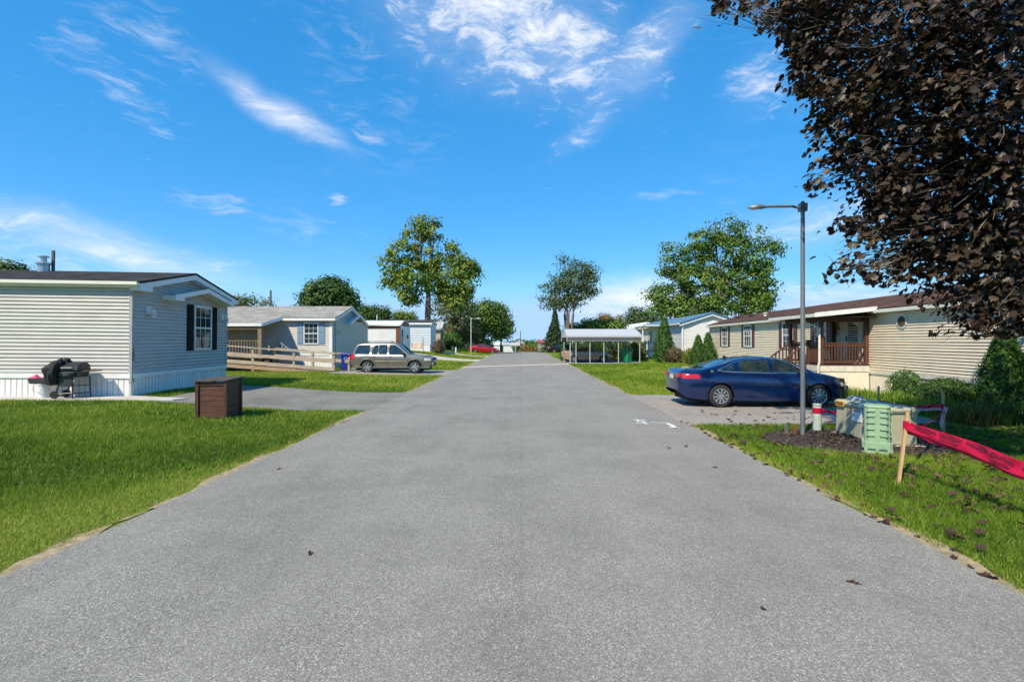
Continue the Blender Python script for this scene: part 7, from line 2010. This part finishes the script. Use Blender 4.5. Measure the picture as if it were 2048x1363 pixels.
# ---- the dark red maple overhanging from the right -----------------------------------
def star_leaf():
    pts = [(0, -0.40), (0.20, -0.42), (0.42, -0.36), (0.38, -0.18), (0.58, 0.0), (0.40, 0.14), (0.36, 0.34), (0.17, 0.28), (0, 0.58)]
    out = pts + [(-x, y) for x, y in pts[1:-1][::-1]]
    return np.array([(x, y, 0.42 * abs(x) - 0.30 * max(0, y) ** 2 - 0.25 * x * x) for x, y in out])
def big_maple():
    base = gnd(11.2, 8.6)
    t = thing('maple_tree', 'dark bronze-red leaved maple overhanging the right lawn', 'tree', base)
    spec = [(1612, 60, 60, 80, 8.2), (1700, 40, 110, 90, 7.6), (1850, 60, 150, 120, 7.0), (2000, 80, 150, 150, 6.6), (1632, 150, 58, 55, 8.2), (1720, 180, 110, 90, 7.6), (1860, 210, 140, 110, 7.0), (2010, 240, 140, 130, 6.6),
            (1700, 290, 60, 55, 7.8), (1780, 310, 100, 80, 7.4), (1900, 350, 120, 100, 7.0), (2020, 400, 120, 110, 6.8), (1790, 400, 80, 60, 7.6), (1850, 440, 90, 80, 7.2), (1950, 480, 110, 90, 7.0), (2050, 540, 100, 90, 6.8),
            (1840, 520, 55, 50, 7.4), (1910, 560, 70, 50, 7.1), (1980, 610, 80, 50, 6.9), (2050, 640, 60, 30, 6.8), (1440, 6, 26, 14, 8.4), (1480, 12, 22, 10, 8.4), (1625, 372, 26, 9, 8.0), (1690, 365, 30, 18, 7.8), (1700, 455, 20, 16, 7.8), (1740, 470, 40, 25, 7.5), (1730, 520, 22, 20, 7.5),
            (1680, 540, 12, 8, 7.6), (1755, 540, 26, 16, 7.4), (1865, 605, 22, 26, 7.3), (1935, 650, 28, 14, 7.0), (1600, 0, 90, 60, 8.4), (1800, -80, 160, 100, 7.4), (2000, -100, 200, 140, 7.0)]
    lob = []
    for px, py, rx, ry, Y in spec:
        Y *= 1.05
        p = P(px, py, Y); k = Y / FPX; lob.append((p.x, p.y, p.z, rx * k, max(rx, ry) * k * 0.8, ry * k))
    big = [(10.8, 8.2, 5.2, 2.3, 1.8, 2.2), (12.4, 8.0, 5.0, 2.4, 2.2, 2.4), (11.0, 8.2, 6.8, 2.4, 2.0, 1.8), (10.4, 7.6, 6.9, 1.8, 1.5, 1.5), (12.8, 8.8, 6.0, 2.4, 2.0, 2.2), (11.4, 7.0, 4.8, 1.6, 1.3, 1.8), (7.9, 5.1, 4.9, 1.5, 1.4, 1.5), (9.3, 5.8, 5.3, 1.8, 1.5, 1.8)]  # last two lobes lie out of view, added to shade the right lawn
    C1, N1, t1 = crown_points(lob, 1350, 17, 0.15, 0.10, 0.8)
    C2, N2, t2 = crown_points(big, 900, 11, 0.26, 0.35, 0.8)
    C = np.concatenate([C1, C2]); N = np.concatenate([N1, N2]); ti = np.concatenate([t1, t2])
    pxe = 1024 + C[:, 0] / C[:, 1] * FPX; pye = 681.5 - (C[:, 2] - CAMH) / C[:, 1] * FPX
    edge_ = np.interp(pye, [0, 120, 200, 290, 380, 480, 560, 640, 690], [1535, 1545, 1570, 1640, 1690, 1750, 1800, 1850, 1930])
    inner = np.arange(len(C)) >= len(C1)
    ok = (C[:, 2] > 2.0) & ~(inner & ((pxe < edge_ + 60) | ((C[:, 1] < 6.5) & (pxe < 2090))))
    C, N, ti = C[ok], N[ok], ti[ok]
    n = len(C)
    sz = 0.115 * rng.uniform(0.45, 1.35, n)
    star = star_leaf(); m = len(star)
    asp = rng.uniform(0.45, 1.1, n)
    # leaves hang: the tip points outward and down
    a = unit(np.stack([C[:, 0] - 11.1, C[:, 1] - 8.5, np.full(n, -1.2)], 1) * 0.35 + rng.normal(0, 0.7, (n, 3)) + np.array([0, 0, -0.75]))
    N = unit(N - a * (N * a).sum(1)[:, None]); b = np.cross(a, N)
    V = C[:, None, :] + sz[:, None, None] * (star[None, :, 0, None] * (b * asp[:, None])[:, None, :] + star[None, :, 1, None] * a[:, None, :] + star[None, :, 2, None] * N[:, None, :])
    LM = leafmat('maple_leaves', [(0.016, 0.009, 0.009), (0.036, 0.020, 0.017), (0.052, 0.038, 0.018), (0.125, 0.072, 0.048)], 0.48, 0.16, 0.4)
    # the 300 leaves that show largest are leaves of their own
    px = 1024 + C[:, 0] / C[:, 1] * FPX; py = 681.5 - (C[:, 2] - CAMH) / C[:, 1] * FPX
    inside = (px > 1380) & (px < 2040) & (py > 5) & (py < 700)
    score = np.where(inside, sz / C[:, 1], 0)
    pick = np.argsort(-score)[:300]
    keep = np.ones(n, bool); keep[pick] = False
    Vk = V[keep]; nk = len(Vk)
    cen = np.full((nk, 1, 3), 0.0); cen[:, 0] = C[keep]
    Vk = np.concatenate([cen, Vk], 1).reshape(-1, 3)
    i0 = np.arange(nk)[:, None] * (m + 1)
    F = np.concatenate([i0 + np.array([[0, 1 + k, 1 + (k + 1) % m]]) for k in range(m)], 0)
    tag(np_mesh('crown', Vk, F, LM, t, np.repeat(ti[keep], m + 1)), kind='stuff')
    shared = []
    for q in range(6):
        me = bpy.data.meshes.new('leaf')
        me.from_pydata([(0, 0, 0)] + [tuple(p) for p in star], [], [(0, 1 + k, 1 + (k + 1) % m) for k in range(m)])
        at = me.attributes.new('tint', 'FLOAT', 'POINT'); at.data.foreach_set('value', np.full(m + 1, 0.15 + 0.14 * q, dtype=np.float32))
        me.materials.append(LM); shared.append(me)
    for k in pick:
        o = bpy.data.objects.new('leaf', shared[int(np.clip(ti[k], 0, 0.999) * 6)]); COL.objects.link(o); o.parent = t
        s_ = sz[k]
        bk = b[k] * asp[k]
        M = Matrix(((bk[0] * s_, a[k][0] * s_, N[k][0] * s_, C[k][0] - base.x), (bk[1] * s_, a[k][1] * s_, N[k][1] * s_, C[k][1] - base.y), (bk[2] * s_, a[k][2] * s_, N[k][2] * s_, C[k][2] - base.z), (0, 0, 0, 1)))
        o.matrix_local = M
    # trunk, limbs, twigs
    mb = MB(); f0 = Vector((11.1, 8.5, 2.2))
    limb(mb, base - Vector((0, 0, 0.2)), f0, 0.26, 0.2, 0.02)
    TW = mat('maple_bark', (0.22, 0.18, 0.15), 0.9, var=0.3, scale=6, bump=0.5, bscale=20)
    for l in lob + big:
        e = Vector(l[:3]); st = f0 + Vector((0, 0, random.uniform(0.2, 2.6)))
        pts = limb(mb, st, e, 0.04, 0.010, 0.06, 6)
        for _ in range(7):
            d = Vector(unit(rng.normal(0, 1, 3))); d.y = -abs(d.y) * 0.9
            q_ = limb(mb, pts[random.randint(2, 5)], e + Vector((d.x * l[3], d.y * l[4], d.z * l[5])) * 1.0, 0.009, 0.003, 0.10, 5)
            for _ in range(2):
                d2 = Vector(unit(rng.normal(0, 1, 3))) * 0.35
                limb(mb, q_[random.randint(1, 3)], q_[-1] + d2, 0.005, 0.002, 0.08, 4)
    limb(mb, f0, (11.1, 8.5, 7.6), 0.19, 0.04, 0.03)
    mb.build('trunk', TW, t, smooth=60, recalc=False)
    return LM, star
LM, STAR = big_maple()

# ---- fallen leaves ---------------------------------------------------------------------
def fallen():
    m = len(STAR)
    DL = leafmat('dead_leaves', [(0.035, 0.018, 0.014), (0.085, 0.045, 0.032), (0.20, 0.12, 0.075)], 0.8, 0.1)
    shapes = []
    for q in range(8):
        s_ = STAR.copy(); curl = random.uniform(0.3, 1.1)
        s_[:, 2] = curl * (s_[:, 0] ** 2) * 0.9 + random.uniform(-0.3, 0.6) * (s_[:, 1] ** 2) + 0.06 * np.sin(np.arange(m) * 2.1 + q)
        s_[:, 0] *= random.uniform(0.55, 0.95)
        s_[:, 2] -= s_[:, 2].min()
        me = bpy.data.meshes.new('fallen_leaf')
        me.from_pydata([(0, 0, 0.02)] + [tuple(p) for p in s_], [], [(0, 1 + k, 1 + (k + 1) % m) for k in range(m)])
        at = me.attributes.new('tint', 'FLOAT', 'POINT'); at.data.foreach_set('value', np.full(m + 1, q / 8, dtype=np.float32))
        me.materials.append(DL); shapes.append((me, s_))
    spots = []
    def add(n, fx, label, group, lift=0.006):
        for _ in range(n):
            x, y = fx(); spots.append((x, y, lift, label, group))
    u = random.uniform
    def lawn():
        while True:
            y = 4.2 + 7.4 * u(0, 1) ** 0.8; x = road_r(y) + 0.1 + (7.0) * u(0, 1) ** 0.75
            if x / y < 1.06 and not in_mulch(x, y) and not (x > 10.2 and y > 10.6): return x, y
    add(215, lawn, 'curled dead brown leaf lying in the grass of the right lawn', 'dead leaves on the right lawn', 0.045)
    def edge():
        y = u(4, 12); return road_r(y) + abs(random.gauss(0.0, 0.14)) - 0.04, y
    add(26, edge, 'dead brown leaf lying along the right edge of the road', 'dead leaves along the road edge')
    add(34, lambda: (u(5.2, 9.5), u(12.0, 14.0)), 'dead dark leaf lying on the pale driveway in front of the blue car', 'dead leaves on the driveway')
    for px, py, lb in ((1707, 1166, 'tan leaf lying alone on the road in the right foreground'), (1527, 1219, 'small black leaf scrap on the road in the right foreground'), (1430, 935, 'tan leaf lying on the road beside the right verge'), (1372, 893, 'brown leaf on the road close to the white paint'),
                       (1338, 896, 'brown leaf on the road just left of another near the paint'), (620, 1108, 'thin dark twig-like leaf on the road left of centre'), (558, 938, 'yellow leaf lying on the road close to the left verge')):
        g_ = G(px, py); spots.append((g_.x, g_.y, 0.008, lb, None))
    def left():
        y = u(4.5, 10); return road_l(y) - u(0.3, 4.5), y
    add(11, left, 'dead leaf lying in the grass of the left lawn', 'dead leaves on the left lawn', 0.05)
    for x, y, lift, lb, gr in spots:
        me, _ = shapes[7] if ('tan' in lb or 'yellow' in lb) else random.choice(shapes)
        o = bpy.data.objects.new('fallen_leaf', me); COL.objects.link(o)
        s_ = u(0.055, 0.125)
        if 'thin' in lb: s_ = 0.10
        if 'scrap' in lb: s_ = 0.05
        o.location = (x, y, float(gz(x, y)) + lift); o.rotation_euler = (u(-0.35, 0.35), u(-0.35, 0.35), u(0, 6.3)); o.scale = (s_ * (0.25 if 'thin' in lb else 1), s_, s_)
        tag(o, lb, 'leaf', gr)
    # the rest of the litter under the maple
    n = 650
    V = []; tt = []
    for k in range(n):
        x, y = lawn() if k < 600 else edge()
        s_ = u(0.04, 0.10); q = shapes[k % 8][1]; a = u(0, 6.3); ca, sa = math.cos(a) * s_, math.sin(a) * s_
        z = float(gz(x, y)) + (0.04 if k < 600 else 0.008)
        V.append((x, y, z + 0.01)); tx, ty = u(-0.4, 0.4), u(-0.4, 0.4)
        for p in q: V.append((x + p[0] * ca - p[1] * sa, y + p[0] * sa + p[1] * ca, z + p[2] * s_ + (p[0] * tx + p[1] * ty) * s_))
        tt += [u(0, 1)] * (m + 1)
    i0 = np.arange(n)[:, None] * (m + 1)
    F = np.concatenate([i0 + np.array([[0, 1 + k, 1 + (k + 1) % m]]) for k in range(m)], 0)
    tag(np_mesh('leaf_litter', np.array(V), F, DL, None, np.array(tt)), 'scattered dead leaves under the dark red maple', 'leaves', kind='stuff')
fallen()

# ---- grass -------------------------------------------------------------------------------
def vnoise(x, y, s_, seed):
    r_ = np.random.default_rng(seed); tab = r_.uniform(0, 1, (64, 64))
    u_, v_ = x / s_, y / s_; i, j = np.floor(u_).astype(int), np.floor(v_).astype(int); fu, fv = u_ - i, v_ - j
    fu, fv = fu * fu * (3 - 2 * fu), fv * fv * (3 - 2 * fv); g_ = lambda a, b: tab[a % 64, b % 64]
    return (g_(i, j) * (1 - fu) + g_(i + 1, j) * fu) * (1 - fv) + (g_(i, j + 1) * (1 - fu) + g_(i + 1, j + 1) * fu) * fv
def lawn_mask(x, y):
    jit = 0.05 * np.sin(y * 2.3) + 0.05 * np.sin(y * 5.1 + 1)
    ok = (x < road_l(y) - 0.02 - 0.12 * vnoise(x, y, 0.22, 5) - 0.16 * np.clip(vnoise(x, y, 1.1, 8) - 0.45, 0, 1) + jit) | (x > road_r(y) + 0.02 + 0.12 * vnoise(x, y, 0.22, 6) + 0.16 * np.clip(vnoise(x, y, 1.1, 9) - 0.45, 0, 1) - jit)
    def rect(x0, x1, y0, y1): return (x > x0) & (x < x1) & (y > y0) & (y < y1)
    ok &= ~rect(-10.4, 5, 13.95, 18.9) | (x > road_r(y))
    ok &= ~((x < 0) & rect(-10.6, 0, 28.3, 33.3)); ok &= ~((x < 0) & rect(-15, 0, 47.6, 52.4)); ok &= ~((x < 0) & rect(-12, 0, 61.1, 64.4))
    ok &= ~((x > 0) & rect(3, 10.5, 11.65 + 0 * y, 18.0)); ok &= ~((x > 0) & rect(4, 11.2, 42.7, 48.1)); ok &= ~((x > 0) & rect(4, 14, 70.6, 72.9))
    ok &= ~in_mulch(x, y)
    ok &= ~((x < -9.6) & (y > 14.0 - 0.0 * x) & (y < 15.05)); ok &= ~((x < -11.45) & (y > 14.9) & (y < 21))
    ok &= ~((x < -11.7) & (y > 32.9) & (y < 42)); ok &= ~((x > 10.2) & (y > 10.9) & (y < 19)); ok &= ~((x > 12.4 + 0.075 * y) & (y < 39)); ok &= ~((x > 14.6) & (y > 42.9))
    ok &= ~((x < -7.0 + 0.2) & (x > -7.6) & (y > 12.05) & (y < 12.8))
    return ok
def grass():
    GM = leafmat('grass_blades', [(0.070, 0.145, 0.008), (0.145, 0.245, 0.014), (0.265, 0.335, 0.028), (0.46, 0.41, 0.13)], 0.55, 0.3, 0.25)
    Vs = []; Ts = []
    def band(y0, y1, side, dens, hgt, wdt, xmax):
        area = (y1 - y0) * xmax; n = int(area * dens)
        y = rng.uniform(y0, y1, n); d = rng.uniform(0, xmax, n)
        x = road_l(y) - d if side < 0 else road_r(y) + d
        k = lawn_mask(x, y) & (np.abs(x) / np.maximum(y, 0.5) < 1.12)
        x, y, d = x[k], y[k], d[k]; n = len(x)
        z = gz(x, y) - 0.012
        big = vnoise(x, y, 1.7, 1); mid = vnoise(x, y, 0.45, 2)
        H = hgt * rng.uniform(0.55, 1.25, n) * (0.65 + 0.7 * mid)
        near_edge = np.clip(1 - d / 0.35, 0, 1)
        H *= 1 - 0.5 * near_edge
        dry = 0.24 + 0.35 * (vnoise(x, y, 4.5, 21) - 0.5) + 0.5 * (big - 0.5) + 0.3 * (mid - 0.5) + 0.25 * (vnoise(x, y, 0.16, 11) - 0.5) + rng.normal(0, 0.13, n) + 0.35 * near_edge * rng.uniform(0, 1, n)
        if side < 0:
            mow = sst(1.9, 1.2, d + 0.35 * (y - 5.2)); dry += 0.26 * mow; H *= 1 - 0.45 * mow      # the shorter strip by the road
            dry += 0.27 * sst(15, 22, y)  # yellower mid lawn; tint also lightened to offset the blades' self-shading
        else: dry += 0.08 + 0.14 * sst(14, 22, y)  # same lightening on the right lawn, against the blades' self-shading
        straw = rng.uniform(0, 1, n) < (0.035 + 0.05 * (big > 0.6) + 0.30 * near_edge)
        dry = np.where(straw, rng.uniform(0.75, 1, n), np.clip(dry, 0, 0.74))
        az = rng.uniform(0, 2 * np.pi, n) 
        sx, sy = np.cos(az), np.sin(az); la = az + rng.normal(1.57, 0.7, n); ln = H * rng.uniform(0.15, 0.95, n)
        w_ = wdt * rng.uniform(0.6, 1.3, n) / 2
        A = np.stack([x - sx * w_, y - sy * w_, z], 1); B = np.stack([x + sx * w_, y + sy * w_, z], 1); C = np.stack([x + np.cos(la) * ln, y + np.sin(la) * ln, z + H], 1)
        Vs.append(np.stack([A, B, C], 1).reshape(-1, 3)); Ts.append(np.repeat(dry, 3))
    for s_ in (-1, 1):
        band(3.4, 7.0, s_, 4200, 0.075, 0.007, 4.5)
        band(7.0, 11.5, s_, 2600, 0.080, 0.010, 9.0)
        band(11.5, 20, s_, 1000, 0.080, 0.017, 14.0)
        band(20, 34, s_, 420, 0.085, 0.030, 14.0)
        band(34, 60, s_, 130, 0.09, 0.06, 18.0)
        band(60, 104, s_, 40, 0.10, 0.12, 16.0)
    V = np.concatenate(Vs); T_ = np.concatenate(Ts)
    print('grass tris', len(V) // 3)
    tag(np_mesh('grass', V, np.arange(len(V)).reshape(-1, 3), GM, None, T_), 'mown green grass of the lawns', 'grass', kind='stuff')
grass()
